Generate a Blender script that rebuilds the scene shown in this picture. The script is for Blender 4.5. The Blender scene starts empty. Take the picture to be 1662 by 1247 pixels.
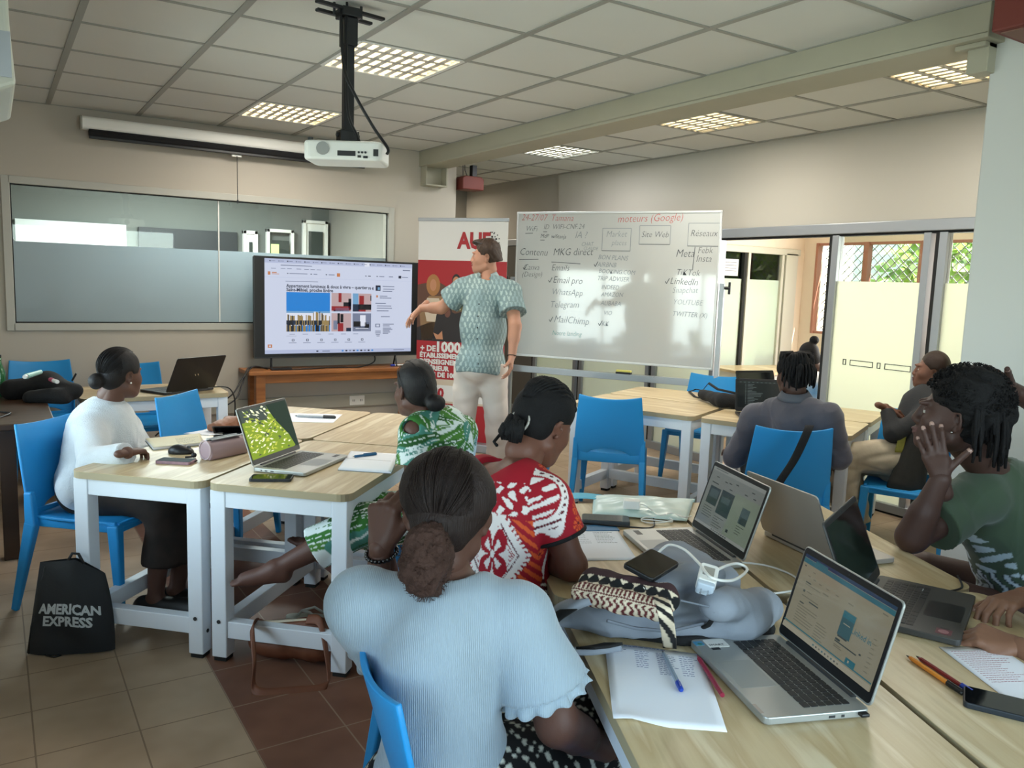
import bpy, math, random
import numpy as np
from mathutils import Vector, Matrix
R=math.radians; PI=math.pi
SC=bpy.context.scene; COL=SC.collection
random.seed(7); rng=np.random.default_rng(5)
# ---------------------------------------------------------------- camera
HC=1.57
def cam_axes(yaw,pitch,roll):
    f=Vector((math.sin(yaw)*math.cos(pitch),math.cos(yaw)*math.cos(pitch),-math.sin(pitch)))
    r=Vector((math.cos(yaw),-math.sin(yaw),0)); u=r.cross(f)
    c,s=math.cos(roll),math.sin(roll)
    return (r*c+u*s),(u*c-r*s),f
cr,cu,cf=cam_axes(R(32.789),R(7.169),R(1.9126))
cam=bpy.data.cameras.new('camera'); camo=bpy.data.objects.new('camera',cam); COL.objects.link(camo)
camo.matrix_world=Matrix(((cr.x,cu.x,-cf.x,0),(cr.y,cu.y,-cf.y,0),(cr.z,cu.z,-cf.z,HC),(0,0,0,1)))
cam.sensor_width=36; cam.lens=1312.7/1662*36; cam.clip_start=.05; cam.clip_end=200
SC.camera=camo
# ---------------------------------------------------------------- world, sun, daylight, exposure
w=bpy.data.worlds.new('world'); SC.world=w; w.use_nodes=True
nt=w.node_tree; bg=nt.nodes['Background']
sky=nt.nodes.new('ShaderNodeTexSky'); sky.sky_type='NISHITA'; sky.sun_elevation=R(52); sky.sun_rotation=R(80); sky.sun_disc=False
nt.links.new(sky.outputs[0],bg.inputs[0]); bg.inputs[1].default_value=.5
sun=bpy.data.lights.new('sun','SUN'); sun.energy=9; sun.angle=R(1); sun.color=(1,.95,.86)
so=bpy.data.objects.new('sun',sun); COL.objects.link(so); so.rotation_euler=(R(38),0,R(15)); so.location=(8,-4,9)
def area(name,loc,target,sx,sy,power,color):
    l=bpy.data.lights.new(name,'AREA'); l.shape='RECTANGLE'; l.size=sx; l.size_y=sy; l.energy=power; l.color=color
    o=bpy.data.objects.new(name,l); COL.objects.link(o); o.location=loc
    o.rotation_euler=(Vector(target)-Vector(loc)).to_track_quat('-Z','Y').to_euler()
    return o
DAY=(.80,.90,1.0)
# daylight entering through the windows behind and to the left of the camera
area('daylight_rear',(1.4,-1.75,1.6),(1.5,1,1.3),3.0,1.7,62,DAY)
area('daylight_left_near',(-.98,.3,1.5),(1,.6,1.2),1.8,1.5,16,DAY)
area('daylight_left_a',(-.72,2.95,1.25),(1,2.95,1.2),.9,1.15,14,DAY)
area('daylight_left_b',(-.72,4.5,1.25),(1,4.5,1.2),1.5,1.15,23,DAY)
# daylight entering the bright room beyond the glass partition through its windows
area('daylight_next_room',(7.85,3.7,1.6),(5.4,3.9,1.2),2.2,1.1,80,(1,.98,.92))
area('daylight_next_room_end',(7.1,11.2,4.6),(7.1,6.2,1.0),3.0,2.0,60,(1,.98,.92))
area('corridor_light',(4.6,9.6,2.72),(4.6,9.6,0),.6,.6,9,(1,.9,.75))
area('side_office_light',(1.8,8.8,2.72),(1.8,8.8,0),1.4,1.0,120,(.9,.97,1))
SC.view_settings.view_transform='Standard'; SC.view_settings.look='None'; SC.view_settings.gamma=1
SC.view_settings.use_curve_mapping=False; SC.view_settings.exposure=1.12
SC.cycles.use_denoising=True; SC.cycles.max_bounces=8; SC.cycles.diffuse_bounces=4; SC.cycles.glossy_bounces=3
SC.cycles.transparent_max_bounces=12; SC.cycles.caustics_reflective=False; SC.cycles.caustics_refractive=False
SC.cycles.sample_clamp_indirect=6
# ---------------------------------------------------------------- materials
def lin(h):
    c=[int(h[i:i+2],16)/255 for i in (0,2,4)]
    return tuple(x/12.92 if x<=.04045 else ((x+.055)/1.055)**2.4 for x in c)+(1,)
MATS={}
def mat(name,col,rough=.6,metal=0,spec=.5,emit=0,noise=None,bump=None,alpha=None,sheen=0,coat=0,sss=0):
    """noise=(scale,amount[,stretch xyz]) varies the base colour, bump=(scale,strength[,stretch])"""
    if name in MATS: return MATS[name]
    m=bpy.data.materials.new(name); m.use_nodes=True; n=m.node_tree; b=n.nodes['Principled BSDF']
    c=lin(col) if isinstance(col,str) else tuple(col)+(1,)
    b.inputs['Base Color'].default_value=c; b.inputs['Roughness'].default_value=rough; b.inputs['Metallic'].default_value=metal
    b.inputs['Specular IOR Level'].default_value=spec
    if sheen: b.inputs['Sheen Weight'].default_value=sheen
    if coat: b.inputs['Coat Weight'].default_value=coat
    if emit: b.inputs['Emission Color'].default_value=c; b.inputs['Emission Strength'].default_value=emit
    if alpha is not None: b.inputs['Alpha'].default_value=alpha
    tc=None
    def coords(st):
        nonlocal tc
        tc=tc or n.nodes.new('ShaderNodeTexCoord')
        mp=n.nodes.new('ShaderNodeMapping'); mp.inputs['Scale'].default_value=st; n.links.new(tc.outputs['Object'],mp.inputs[0]); return mp
    if noise:
        st=noise[2] if len(noise)>2 else (1,1,1)
        t=n.nodes.new('ShaderNodeTexNoise'); t.inputs['Scale'].default_value=noise[0]; t.inputs['Detail'].default_value=5
        n.links.new(coords(st).outputs[0],t.inputs[0])
        mx=n.nodes.new('ShaderNodeMix'); mx.data_type='RGBA'; mx.inputs[6].default_value=tuple(x*(1-noise[1]) for x in c[:3])+(1,)
        mx.inputs[7].default_value=tuple(min(1,x*(1+noise[1])) for x in c[:3])+(1,)
        n.links.new(t.outputs[0],mx.inputs[0]); n.links.new(mx.outputs[2],b.inputs['Base Color'])
    if bump:
        st=bump[2] if len(bump)>2 else (1,1,1)
        t=n.nodes.new('ShaderNodeTexNoise'); t.inputs['Scale'].default_value=bump[0]; t.inputs['Detail'].default_value=4
        n.links.new(coords(st).outputs[0],t.inputs[0])
        bp=n.nodes.new('ShaderNodeBump'); bp.inputs['Strength'].default_value=bump[1]; bp.inputs['Distance'].default_value=.004
        n.links.new(t.outputs[0],bp.inputs['Height']); n.links.new(bp.outputs[0],b.inputs['Normal'])
    MATS[name]=m; return m
def attr_mat(name,rough=.75,bump=None,sheen=0,spec=.3):
    m=mat(name,'808080',rough,bump=bump,sheen=sheen,spec=spec); n=m.node_tree
    a=n.nodes.new('ShaderNodeVertexColor'); a.layer_name='pattern'
    n.links.new(a.outputs[0],n.nodes['Principled BSDF'].inputs['Base Color']); return m
def ramp(n,fac,stops):
    r=n.nodes.new('ShaderNodeValToRGB'); e=r.color_ramp.elements
    while len(e)<len(stops): e.new(.5)
    for el,(p,c) in zip(e,stops): el.position=p; el.color=lin(c)
    n.links.new(fac,r.inputs[0]); return r
def wood(name,stops,axis=(1,14,1),rough=.42,scale=1.6):
    m=mat(name,'c8b896',rough,spec=.4); n=m.node_tree; b=n.nodes['Principled BSDF']
    tc=n.nodes.new('ShaderNodeTexCoord'); mp=n.nodes.new('ShaderNodeMapping'); mp.inputs['Scale'].default_value=axis
    oi=n.nodes.new('ShaderNodeObjectInfo'); n.links.new(tc.outputs['Object'],mp.inputs[0])
    va=n.nodes.new('ShaderNodeVectorMath'); va.operation='ADD'; n.links.new(mp.outputs[0],va.inputs[0])
    sc=n.nodes.new('ShaderNodeVectorMath'); sc.operation='SCALE'; n.links.new(oi.outputs['Location'],sc.inputs[0]); sc.inputs[3].default_value=7
    n.links.new(sc.outputs[0],va.inputs[1])
    t=n.nodes.new('ShaderNodeTexNoise'); t.inputs['Scale'].default_value=scale; t.inputs['Detail'].default_value=6; t.inputs['Distortion'].default_value=.25
    n.links.new(va.outputs[0],t.inputs[0]); r=ramp(n,t.outputs[0],stops); n.links.new(r.outputs[0],b.inputs['Base Color'])
    return m
M={}
M['wall']=mat('wall_paint','b9b1a4',.85,noise=(1.2,.03),bump=(160,.05))
M['wall_soft']=mat('partition_wall_paint','bab4a8',.85,noise=(1.2,.03))
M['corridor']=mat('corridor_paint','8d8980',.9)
M['column']=mat('column_paint','d0d0cc',.8)
M['peach']=mat('peach_wall_paint','efe2d0',.9)
M['tile']=mat('ceiling_tile','d6d5ce',.95,noise=(3,.03),bump=(220,.15))
M['tbar']=mat('ceiling_bar','98968d',.5)
M['beam']=mat('beam_paint','aaa592',.8,noise=(5,.06))
M['white_metal']=mat('white_lacquered_metal','dfe4ea',.42,bump=(120,.04,(1,1,.1)))
M['blue']=mat('blue_plastic','2690d0',.42,spec=.4,noise=(2,.04))
M['black']=mat('black_plastic','0d0d0f',.45)
M['black_matte']=mat('black_fabric','111113',.9,bump=(90,.5))
M['dark']=mat('dark_grey','2a2c2e',.5)
M['alu']=mat('aluminium','a3a7ab',.38,metal=.6)
M['silver']=mat('silver_laptop_shell','a9aaa6',.38,metal=.55)
M['white']=mat('white_plastic','e9e8e2',.45)
M['paper']=mat('paper','eef0f6',.9)
M['rubber']=mat('black_rubber','151515',.8)
M['key']=mat('key_black','1c1d1f',.55)
M['red']=mat('dark_red_metal','6b2a20',.6)
M['chrome']=mat('chrome','c8c8c8',.2,metal=1)
M['table_wood']=wood('pale_laminate_wood',[(.22,'a8906a'),(.40,'c9b58e'),(.52,'bda57c'),(.62,'d8c7a4'),(.8,'e0d2b4')],(11,1,1),.33)
M['edge']=mat('beige_edge_band','a8997a',.55)
M['dark_wood']=wood('dark_brown_wood',[(.3,'3a2a1f'),(.6,'4c382a'),(.8,'5a4231')],(1,18,1),.4)
M['brown_wood']=wood('orange_brown_wood',[(.3,'8a562e'),(.6,'a4693a'),(.8,'b67a46')],(2,2,22),.4)
def glassmat(name,tint,refl=.08,alpha_diff=0,diff='ffffff'):
    m=bpy.data.materials.new(name); m.use_nodes=True; n=m.node_tree; n.nodes.clear()
    out=n.nodes.new('ShaderNodeOutputMaterial'); tr=n.nodes.new('ShaderNodeBsdfTransparent'); tr.inputs[0].default_value=lin(tint)
    gl=n.nodes.new('ShaderNodeBsdfGlossy'); gl.inputs['Roughness'].default_value=.02
    fr=n.nodes.new('ShaderNodeFresnel'); fr.inputs[0].default_value=1.45
    mx=n.nodes.new('ShaderNodeMixShader'); n.links.new(fr.outputs[0],mx.inputs[0]); n.links.new(tr.outputs[0],mx.inputs[1]); n.links.new(gl.outputs[0],mx.inputs[2])
    last=mx
    if alpha_diff:
        tl=n.nodes.new('ShaderNodeBsdfTranslucent'); tl.inputs[0].default_value=lin(diff)
        df=n.nodes.new('ShaderNodeBsdfDiffuse'); df.inputs[0].default_value=lin(diff)
        m1=n.nodes.new('ShaderNodeMixShader'); m1.inputs[0].default_value=.45; n.links.new(tl.outputs[0],m1.inputs[1]); n.links.new(df.outputs[0],m1.inputs[2])
        m2=n.nodes.new('ShaderNodeMixShader'); m2.inputs[0].default_value=alpha_diff; n.links.new(last.outputs[0],m2.inputs[1]); n.links.new(m1.outputs[0],m2.inputs[2]); last=m2
    n.links.new(last.outputs[0],out.inputs[0]); MATS[name]=m; return m
M['glass']=glassmat('clear_glass','f2f7f4')
M['frost']=glassmat('frosted_film_yellow','ffffff',alpha_diff=.93,diff='efefe0')
M['frost_blue']=glassmat('frosted_film_grey','dfe6e8',alpha_diff=.9,diff='c3ced3')
# ---------------------------------------------------------------- mesh builder
class MB:
    def __init__(s): s.v=[]; s.f=[]; s.m=[]
    def add(s,vs,fs,mi=0):
        o=len(s.v); s.v+= [tuple(v) for v in vs]; s.f+= [tuple(i+o for i in f) for f in fs]; s.m+=[mi]*len(fs); return s
    def box(s,x0,x1,y0,y1,z0,z1,mi=0):
        return s.add([(x0,y0,z0),(x1,y0,z0),(x1,y1,z0),(x0,y1,z0),(x0,y0,z1),(x1,y0,z1),(x1,y1,z1),(x0,y1,z1)],
            [(0,3,2,1),(4,5,6,7),(0,1,5,4),(1,2,6,5),(2,3,7,6),(3,0,4,7)],mi)
    def beam(s,a,b,w,h,mi=0,w2=None,h2=None,up=(0,0,1)):
        a=Vector(a);b=Vector(b);d=(b-a).normalized();u=Vector(up)
        if abs(d.dot(u))>.98: u=Vector((1,0,0)) if abs(d.x)<.9 else Vector((0,1,0))
        r=d.cross(u).normalized();u=r.cross(d); w2=w if w2 is None else w2; h2=h if h2 is None else h2
        vs=[a+r*(i*w/2)+u*(j*h/2) for i,j in ((-1,-1),(1,-1),(1,1),(-1,1))]+[b+r*(i*w2/2)+u*(j*h2/2) for i,j in ((-1,-1),(1,-1),(1,1),(-1,1))]
        return s.add(vs,[(3,2,1,0),(4,5,6,7),(0,1,5,4),(1,2,6,5),(2,3,7,6),(3,0,4,7)],mi)
    def tube(s,pts,r,n=8,mi=0,cap=True,flat=1.0,up=None):
        P=[Vector(p) for p in pts]; rs=r if isinstance(r,(list,tuple)) else [r]*len(P); o=len(s.v); prev=None
        for i,p in enumerate(P):
            d=(P[min(i+1,len(P)-1)]-P[max(i-1,0)])
            d=d.normalized() if d.length>1e-9 else Vector((0,0,1))
            if prev is None:
                u=Vector(up) if up else (Vector((0,0,1)) if abs(d.z)<.9 else Vector((1,0,0)))
            else: u=prev
            u=(u-d*u.dot(d)); u=u.normalized() if u.length>1e-6 else d.orthogonal().normalized(); prev=u; v=d.cross(u)
            for k in range(n):
                a=2*PI*k/n; s.v.append(tuple(p+(v*math.cos(a)+u*math.sin(a)*flat)*rs[i]))
        m=len(P)
        for i in range(m-1):
            for k in range(n):
                a,b=o+i*n+k,o+i*n+(k+1)%n; s.f.append((a,b,b+n,a+n)); s.m.append(mi)
        if cap:
            s.f.append(tuple(o+k for k in reversed(range(n)))); s.m.append(mi)
            s.f.append(tuple(o+(m-1)*n+k for k in range(n))); s.m.append(mi)
        return s
    def prism(s,poly,z0,z1,mi=0,axis='z'):
        n=len(poly); f=[tuple(reversed(range(n))),tuple(range(n,2*n))]+[(i,(i+1)%n,n+(i+1)%n,n+i) for i in range(n)]
        if axis=='z': vs=[(x,y,z0) for x,y in poly]+[(x,y,z1) for x,y in poly]
        elif axis=='y': vs=[(x,z0,y) for x,y in poly]+[(x,z1,y) for x,y in poly]; f=[tuple(reversed(q)) for q in f]
        else: vs=[(z0,x,y) for x,y in poly]+[(z1,x,y) for x,y in poly]
        return s.add(vs,f,mi)
    def rbox(s,x0,x1,y0,y1,z0,z1,r,mi=0,n=5):
        return s.prism(rrect(x0,x1,y0,y1,r,n),z0,z1,mi)
    def lathe(s,prof,n=24,mi=0,c=(0,0,0)):
        o=len(s.v)
        for r,z in prof:
            for k in range(n):
                a=2*PI*k/n; s.v.append((c[0]+r*math.cos(a),c[1]+r*math.sin(a),c[2]+z))
        for i in range(len(prof)-1):
            for k in range(n):
                a,b=o+i*n+k,o+i*n+(k+1)%n; s.f.append((a,b,b+n,a+n)); s.m.append(mi)
        return s
    def grid(s,fn,nu,nv,mi=0,thick=0):
        """fn(u,v)->(x,y,z); thick: solid slab with an offset along the normal"""
        P=[[Vector(fn(i/nu,j/nv)) for j in range(nv+1)] for i in range(nu+1)]; o=len(s.v)
        def idx(i,j,k=0): return o+k*(nu+1)*(nv+1)+i*(nv+1)+j
        N=[[None]*(nv+1) for _ in range(nu+1)]
        for i in range(nu+1):
            for j in range(nv+1):
                s.v.append(tuple(P[i][j]))
                if thick:
                    du=P[min(i+1,nu)][j]-P[max(i-1,0)][j]; dv=P[i][min(j+1,nv)]-P[i][max(j-1,0)]; q=du.cross(dv); N[i][j]=q.normalized() if q.length>1e-12 else Vector((0,0,1))
        for i in range(nu):
            for j in range(nv): s.f.append((idx(i,j),idx(i+1,j),idx(i+1,j+1),idx(i,j+1))); s.m.append(mi)
        if thick:
            for i in range(nu+1):
                for j in range(nv+1): s.v.append(tuple(P[i][j]-N[i][j]*thick))
            for i in range(nu):
                for j in range(nv): s.f.append((idx(i,j,1),idx(i,j+1,1),idx(i+1,j+1,1),idx(i+1,j,1))); s.m.append(mi)
            for i in range(nu):
                s.f.append((idx(i,0),idx(i,0,1),idx(i+1,0,1),idx(i+1,0))); s.f.append((idx(i,nv),idx(i+1,nv),idx(i+1,nv,1),idx(i,nv,1))); s.m+=[mi]*2
            for j in range(nv):
                s.f.append((idx(0,j),idx(0,j+1),idx(0,j+1,1),idx(0,j,1))); s.f.append((idx(nu,j),idx(nu,j,1),idx(nu,j+1,1),idx(nu,j+1))); s.m+=[mi]*2
        return s
    def sphere(s,c,r,n=12,m=8,mi=0,sc=(1,1,1)):
        prof=[(math.sin(PI*i/m),-math.cos(PI*i/m)) for i in range(m+1)]; o=len(s.v)
        for a,z in prof:
            for k in range(n): t=2*PI*k/n; s.v.append((c[0]+r*a*math.cos(t)*sc[0],c[1]+r*a*math.sin(t)*sc[1],c[2]+r*z*sc[2]))
        for i in range(m):
            for k in range(n):
                a,b=o+i*n+k,o+i*n+(k+1)%n; s.f.append((a,b,b+n,a+n)); s.m.append(mi)
        return s
    def xf(s,mtx,start=0):
        for i in range(start,len(s.v)): s.v[i]=tuple(mtx@Vector(s.v[i]))
        return s
def rrect(x0,x1,y0,y1,r,n=5):
    P=[]
    for cx,cy,a0 in ((x1-r,y1-r,0),(x0+r,y1-r,90),(x0+r,y0+r,180),(x1-r,y0+r,270)):
        for i in range(n+1):
            a=R(a0+90*i/n); P.append((cx+r*math.cos(a),cy+r*math.sin(a)))
    return P
def inv_of(parent):
    if parent is None: return None
    m=Matrix.Identity(4); p=parent; ch=[]
    while p is not None: ch.append(p); p=p.parent
    for q in reversed(ch): m=m@(Matrix.Translation(q.location)@q.rotation_euler.to_matrix().to_4x4())
    return m.inverted()
def ob(name,mb,mats,parent=None,bevel=0,smooth=False,world=False,label=None,seg=2,kind=None,sub=0):
    """link the builder as ONE mesh object; world=True: its coordinates are room coordinates"""
    if isinstance(mats,str): mats=M[mats]
    if not isinstance(mats,(list,tuple)): mats=[mats]
    V=mb.v
    if world and parent is not None:
        iv=inv_of(parent); V=[tuple(iv@Vector(v)) for v in V]
    me=bpy.data.meshes.new(name); me.from_pydata(V,[],mb.f)
    for m_ in mats: me.materials.append(M[m_] if isinstance(m_,str) else m_)
    if any(mb.m): me.polygons.foreach_set('material_index',mb.m)
    if smooth: me.polygons.foreach_set('use_smooth',[True]*len(me.polygons))
    me.update()
    o=bpy.data.objects.new(name,me); COL.objects.link(o); o.parent=parent
    if bevel:
        b=o.modifiers.new('bevel','BEVEL'); b.width=bevel; b.segments=seg; b.limit_method='ANGLE'; b.angle_limit=R(40)
        if smooth is False: me.polygons.foreach_set('use_smooth',[False]*len(me.polygons))
    if sub: q=o.modifiers.new('sub','SUBSURF'); q.levels=sub; q.render_levels=sub
    if label: o['label']=label
    if kind: o['kind']=kind
    return o
def thing(name,label,cat,loc=(0,0,0),rz=0,group=None,tilt=None):
    o=bpy.data.objects.new(name,None); COL.objects.link(o); o.location=loc; o.rotation_euler=(tilt[0],tilt[1],rz) if tilt else (0,0,rz)
    o.empty_display_size=.05; o['label']=label; o['category']=cat
    if group: o['group']=group
    return o
def tag(o,label,cat,group=None):
    o['label']=label; o['category']=cat
    if group: o['group']=group
    return o
def struct(name,mb,mats,parent=None,bevel=0):
    o=ob(name,mb,mats,parent,bevel)
    if parent is None: o['kind']='structure'
    return o
def dup(root,loc,rz,label,group=None):
    def cp(o,par):
        c=o.copy(); COL.objects.link(c); c.parent=par
        for ch in list(o.children): cp(ch,c)
        return c
    r=cp(root,None); r.location=loc; r.rotation_euler=(0,0,rz); r['label']=label
    if group: r['group']=group
    return r
def text_mb(mb,txt,size,mtx,mi=0,thick=.0003,bold=0,shear=0,align='LEFT',sx=1,space=1):
    """flat raised lettering: characters laid in the local xy plane of mtx"""
    cu_=bpy.data.curves.new('t','FONT'); cu_.body=txt; cu_.size=size; cu_.offset=bold; cu_.shear=shear; cu_.align_x=align
    cu_.extrude=thick; cu_.resolution_u=2; cu_.space_character=space
    o=bpy.data.objects.new('t',cu_); me=bpy.data.meshes.new_from_object(o)
    vs=[mtx@Vector((v.co.x*sx,v.co.y,v.co.z)) for v in me.vertices]; fs=[tuple(p.vertices) for p in me.polygons]
    mb.add(vs,fs,mi); bpy.data.meshes.remove(me); bpy.data.objects.remove(o); bpy.data.curves.remove(cu_); return mb
def frame(origin,xdir,ydir):
    x=Vector(xdir).normalized(); y=Vector(ydir).normalized(); z=x.cross(y).normalized(); y=z.cross(x)
    return Matrix(((x.x,y.x,z.x,origin[0]),(x.y,y.y,z.y,origin[1]),(x.z,y.z,z.z,origin[2]),(0,0,0,1)))

# ================================================================ THE SETTING
CZ=2.785; YB=7.21; XP=5.4
# ---- floor tiles: beige with a brown band
fm=mat('floor_tiles','9b8a72',.6,spec=.35); n=fm.node_tree; b=n.nodes['Principled BSDF']
def floor_mat():
    tc=n.nodes.new('ShaderNodeTexCoord'); sp=n.nodes.new('ShaderNodeSeparateXYZ'); n.links.new(tc.outputs['Object'],sp.inputs[0])
    def mth(op,a,bb=None,c=None):
        q=n.nodes.new('ShaderNodeMath'); q.operation=op
        for i,x in enumerate((a,bb,c)):
            if x is None: continue
            if isinstance(x,(int,float)): q.inputs[i].default_value=x
            else: n.links.new(x,q.inputs[i])
        return q.outputs[0]
    X,Y=sp.outputs[0],sp.outputs[1]
    gx=mth('PINGPONG',mth('SUBTRACT',X,.06),.155); gy=mth('PINGPONG',mth('SUBTRACT',Y,2.858),.157)
    g=mth('LESS_THAN',mth('MINIMUM',gx,gy),.0028)
    band=mth('MULTIPLY',mth('GREATER_THAN',X,.68),mth('LESS_THAN',X,1.39))
    nz=n.nodes.new('ShaderNodeTexNoise'); nz.inputs['Scale'].default_value=5; n.links.new(tc.outputs['Object'],nz.inputs[0])
    cb=ramp(n,nz.outputs[0],[(.3,'9e8870'),(.7,'ad977f')]); cc=ramp(n,nz.outputs[0],[(.3,'6a4636'),(.7,'7a5442')])
    m1=n.nodes.new('ShaderNodeMix'); m1.data_type='RGBA'; n.links.new(band,m1.inputs[0]); n.links.new(cb.outputs[0],m1.inputs[6]); n.links.new(cc.outputs[0],m1.inputs[7])
    m3=n.nodes.new('ShaderNodeMix'); m3.data_type='RGBA'; n.links.new(band,m3.inputs[0]); m3.inputs[6].default_value=lin('7e6a56'); m3.inputs[7].default_value=lin('8b7664')
    m2=n.nodes.new('ShaderNodeMix'); m2.data_type='RGBA'; n.links.new(g,m2.inputs[0]); n.links.new(m1.outputs[2],m2.inputs[6]); n.links.new(m3.outputs[2],m2.inputs[7])
    n.links.new(m2.outputs[2],b.inputs['Base Color'])
floor_mat()
struct('floor',MB().box(-2,9.2,-2.2,11,-.1,0),[fm])
# ---- ceiling: lay-in tiles with openings for the lights
gx=[-.83+.62*i for i in range(17)]; gy=[YB-.62*j for j in range(15,-6,-1)]
LIGHTS=[(1.65,4.11),(1.65,5.97),(4.13,2.25),(4.13,4.11),(4.13,5.97)]
cm=MB()
for i in range(len(gx)-1):
    for j in range(len(gy)-1):
        cx,cy=(gx[i]+gx[i+1])/2,(gy[j]+gy[j+1])/2
        if cx>5.5 or any(abs(cx-a-.31)<.1 and abs(cy-q-.31)<.1 for a,q in LIGHTS): continue
        cm.box(gx[i]+.008,gx[i+1]-.008,gy[j]+.008,gy[j+1]-.008,CZ,CZ+.02)
cm.box(-.9,5.7,-2.2,10.4,CZ+.16,CZ+.2)
struct('ceiling',cm,'tile')
tb=MB()
for x in gx: 
    if x<5.5: tb.box(x-.017,x+.017,-2.1,10.3,CZ-.006,CZ+.012)
for y in gy: tb.box(-.9,5.4,y-.012,y+.012,CZ-.005,CZ+.011)
struct('trim_1',tb,'tbar')
struct('ceiling_next_room',MB().box(5.7,8.2,-2,6.4,2.83,2.9),'peach')
# ---- back wall with its interior window
bw=MB(); wx0,wx1,wz0,wz1=.13,3.2,1.125,2.19; XE=3.91
bw.box(-.6,wx0,YB,YB+.14,0,CZ+.1).box(wx1,XE,YB,YB+.14,0,CZ+.1).box(wx0,wx1,YB,YB+.14,0,wz0).box(wx0,wx1,YB,YB+.14,wz1,CZ+.1)
struct('wall_back',bw,'wall')
fr=MB()
for a in ((wx0,wx1,wz0-.045,wz0+.012),(wx0,wx1,wz1-.012,wz1+.045),(wx0-.045,wx0+.012,wz0-.045,wz1+.045),(wx1-.012,wx1+.045,wz0-.045,wz1+.045)):
    fr.box(a[0],a[1],YB-.018,YB+.06,a[2],a[3])
win=struct('window_1',fr,[mat('window_frame_grey','b5b3a9',.5)],bevel=.004)
ob('seal',MB().box(wx0+.012,wx1-.012,YB+.02,YB+.026,wz0+.012,wz0+.022).box(wx0+.012,wx1-.012,YB+.02,YB+.026,wz1-.02,wz1-.012).box(wx0+.012,wx0+.02,YB+.02,YB+.026,wz0,wz1).box(wx1-.02,wx1-.012,YB+.02,YB+.026,wz0,wz1),'rubber',win)
ob('glass_pane',MB().box(wx0,1.64,YB+.03,YB+.036,wz0,wz1).box(1.65,wx1,YB+.03,YB+.036,wz0,wz1),'glass',win)
ob('frosted_film',MB().box(wx0+.015,1.64,YB+.026,YB+.029,wz0+.015,1.755).box(1.65,wx1-.015,YB+.026,YB+.029,wz0+.015,1.755),'frost_blue',win)
ob('joint',MB().box(1.64,1.65,YB+.022,YB+.04,wz0,wz1),'white',win)
# ---- baseboard and cable duct
struct('baseboard_back',MB().box(-.35,XE,YB-.015,YB,0,.085),[mat('tile_baseboard','6f5c48',.4)])
struct('trim_2',MB().box(1.1,XE-.3,YB-.03,YB,.35,.47),[mat('cable_duct_grey','a9a698',.6)],bevel=.004)
# ---- left wall (windows behind and beside the camera give the daylight)
lw=MB()
def wall_x(mb,x0,x1,y0,y1,z0,z1,holes):
    ys=sorted({y0,y1}|{h[0] for h in holes}|{h[1] for h in holes})
    for a,bq in zip(ys,ys[1:]):
        hh=[h for h in holes if h[0]<=a and bq<=h[1]]
        if hh: mb.box(x0,x1,a,bq,z0,hh[0][2]).box(x0,x1,a,bq,hh[0][3],z1)
        else: mb.box(x0,x1,a,bq,z0,z1)
wall_x(lw,-.6,-.45,2.2,YB+.1,0,CZ+.1,[(2.45,3.4,.65,1.82),(3.75,5.2,.65,1.82)])
wall_x(lw,-.95,-.8,-1.7,2.2,0,CZ+.1,[(-.6,1.2,.8,2.2)])
lw.box(-.95,-.45,2.14,2.28,0,CZ+.1)
struct('wall_left',lw,'wall')
for k,(y0,y1,z0,z1,x) in enumerate([(2.45,3.4,.65,1.82,-.53),(3.75,5.2,.65,1.82,-.53),(-.6,1.2,.8,2.2,-.88)]):
    m_=MB()
    ym=(y0+y1)/2
    for yy in (y0+.02,ym,y1-.02): m_.box(x-.02,x+.02,yy-.02,yy+.02,z0,z1)
    for zz in (z0+.02,z1-.02): m_.box(x-.02,x+.02,y0,y1,zz-.02,zz+.02)
    wn=struct('window_%d'%(k+2),m_,'alu'); ob('glass_pane',MB().box(x-.003,x+.003,y0,y1,z0,z1),'glass',wn)
rw=MB()
for a in ((-.95,0,0,3),(2.9,8,0,3)): rw.box(a[0],a[1],-1.7,-1.55,a[2],a[3])
rw.box(0,2.9,-1.7,-1.55,0,.8).box(0,2.9,-1.7,-1.55,2.3,3)
struct('wall_rear',rw,'wall')
m_=MB()
for x in (.02,.97,1.93,2.88): m_.box(x-.025,x+.025,-1.66,-1.6,.8,2.3)
for z in (.82,2.28): m_.box(0,2.9,-1.66,-1.6,z-.025,z+.025)
wn=struct('window_5',m_,'alu'); ob('glass_pane',MB().box(0,2.9,-1.633,-1.627,.8,2.3),'glass',wn)
struct('wall_right',MB().box(XP-.06,XP+.1,-1.7,1.9,0,3),'wall_soft')
# ---- beam, brackets, column
bm_=MB().box(3.5,3.525,1.9,YB,2.655,2.84).box(3.5,3.77,1.9,YB,2.64,2.665).box(3.745,3.77,1.9,YB,2.655,2.84)
struct('trim_3',bm_,'beam',bevel=.004)
struct('column',MB().box(3.63,4.25,1.0,1.95,0,CZ+.1),'column',bevel=.006)
br=MB().box(3.52,3.75,YB-.12,YB,2.46,2.475).box(3.52,3.53,YB-.12,YB,2.475,2.64).box(3.735,3.75,YB-.12,YB,2.475,2.64).box(3.53,3.735,YB-.02,YB-.005,2.475,2.64)
tag(ob('beam_bracket',br,'beam',bevel=.003),'grey painted steel bracket carrying the ceiling beam beside the banner','bracket')
br=MB().box(3.57,3.66,1.93,2.02,2.52,2.64).box(3.54,3.68,1.93,2.06,2.62,2.64)
t=ob('beam_bracket',br,'beam',bevel=.003); tag(t,'painted steel bracket carrying the ceiling beam at the pale column','bracket')
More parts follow.
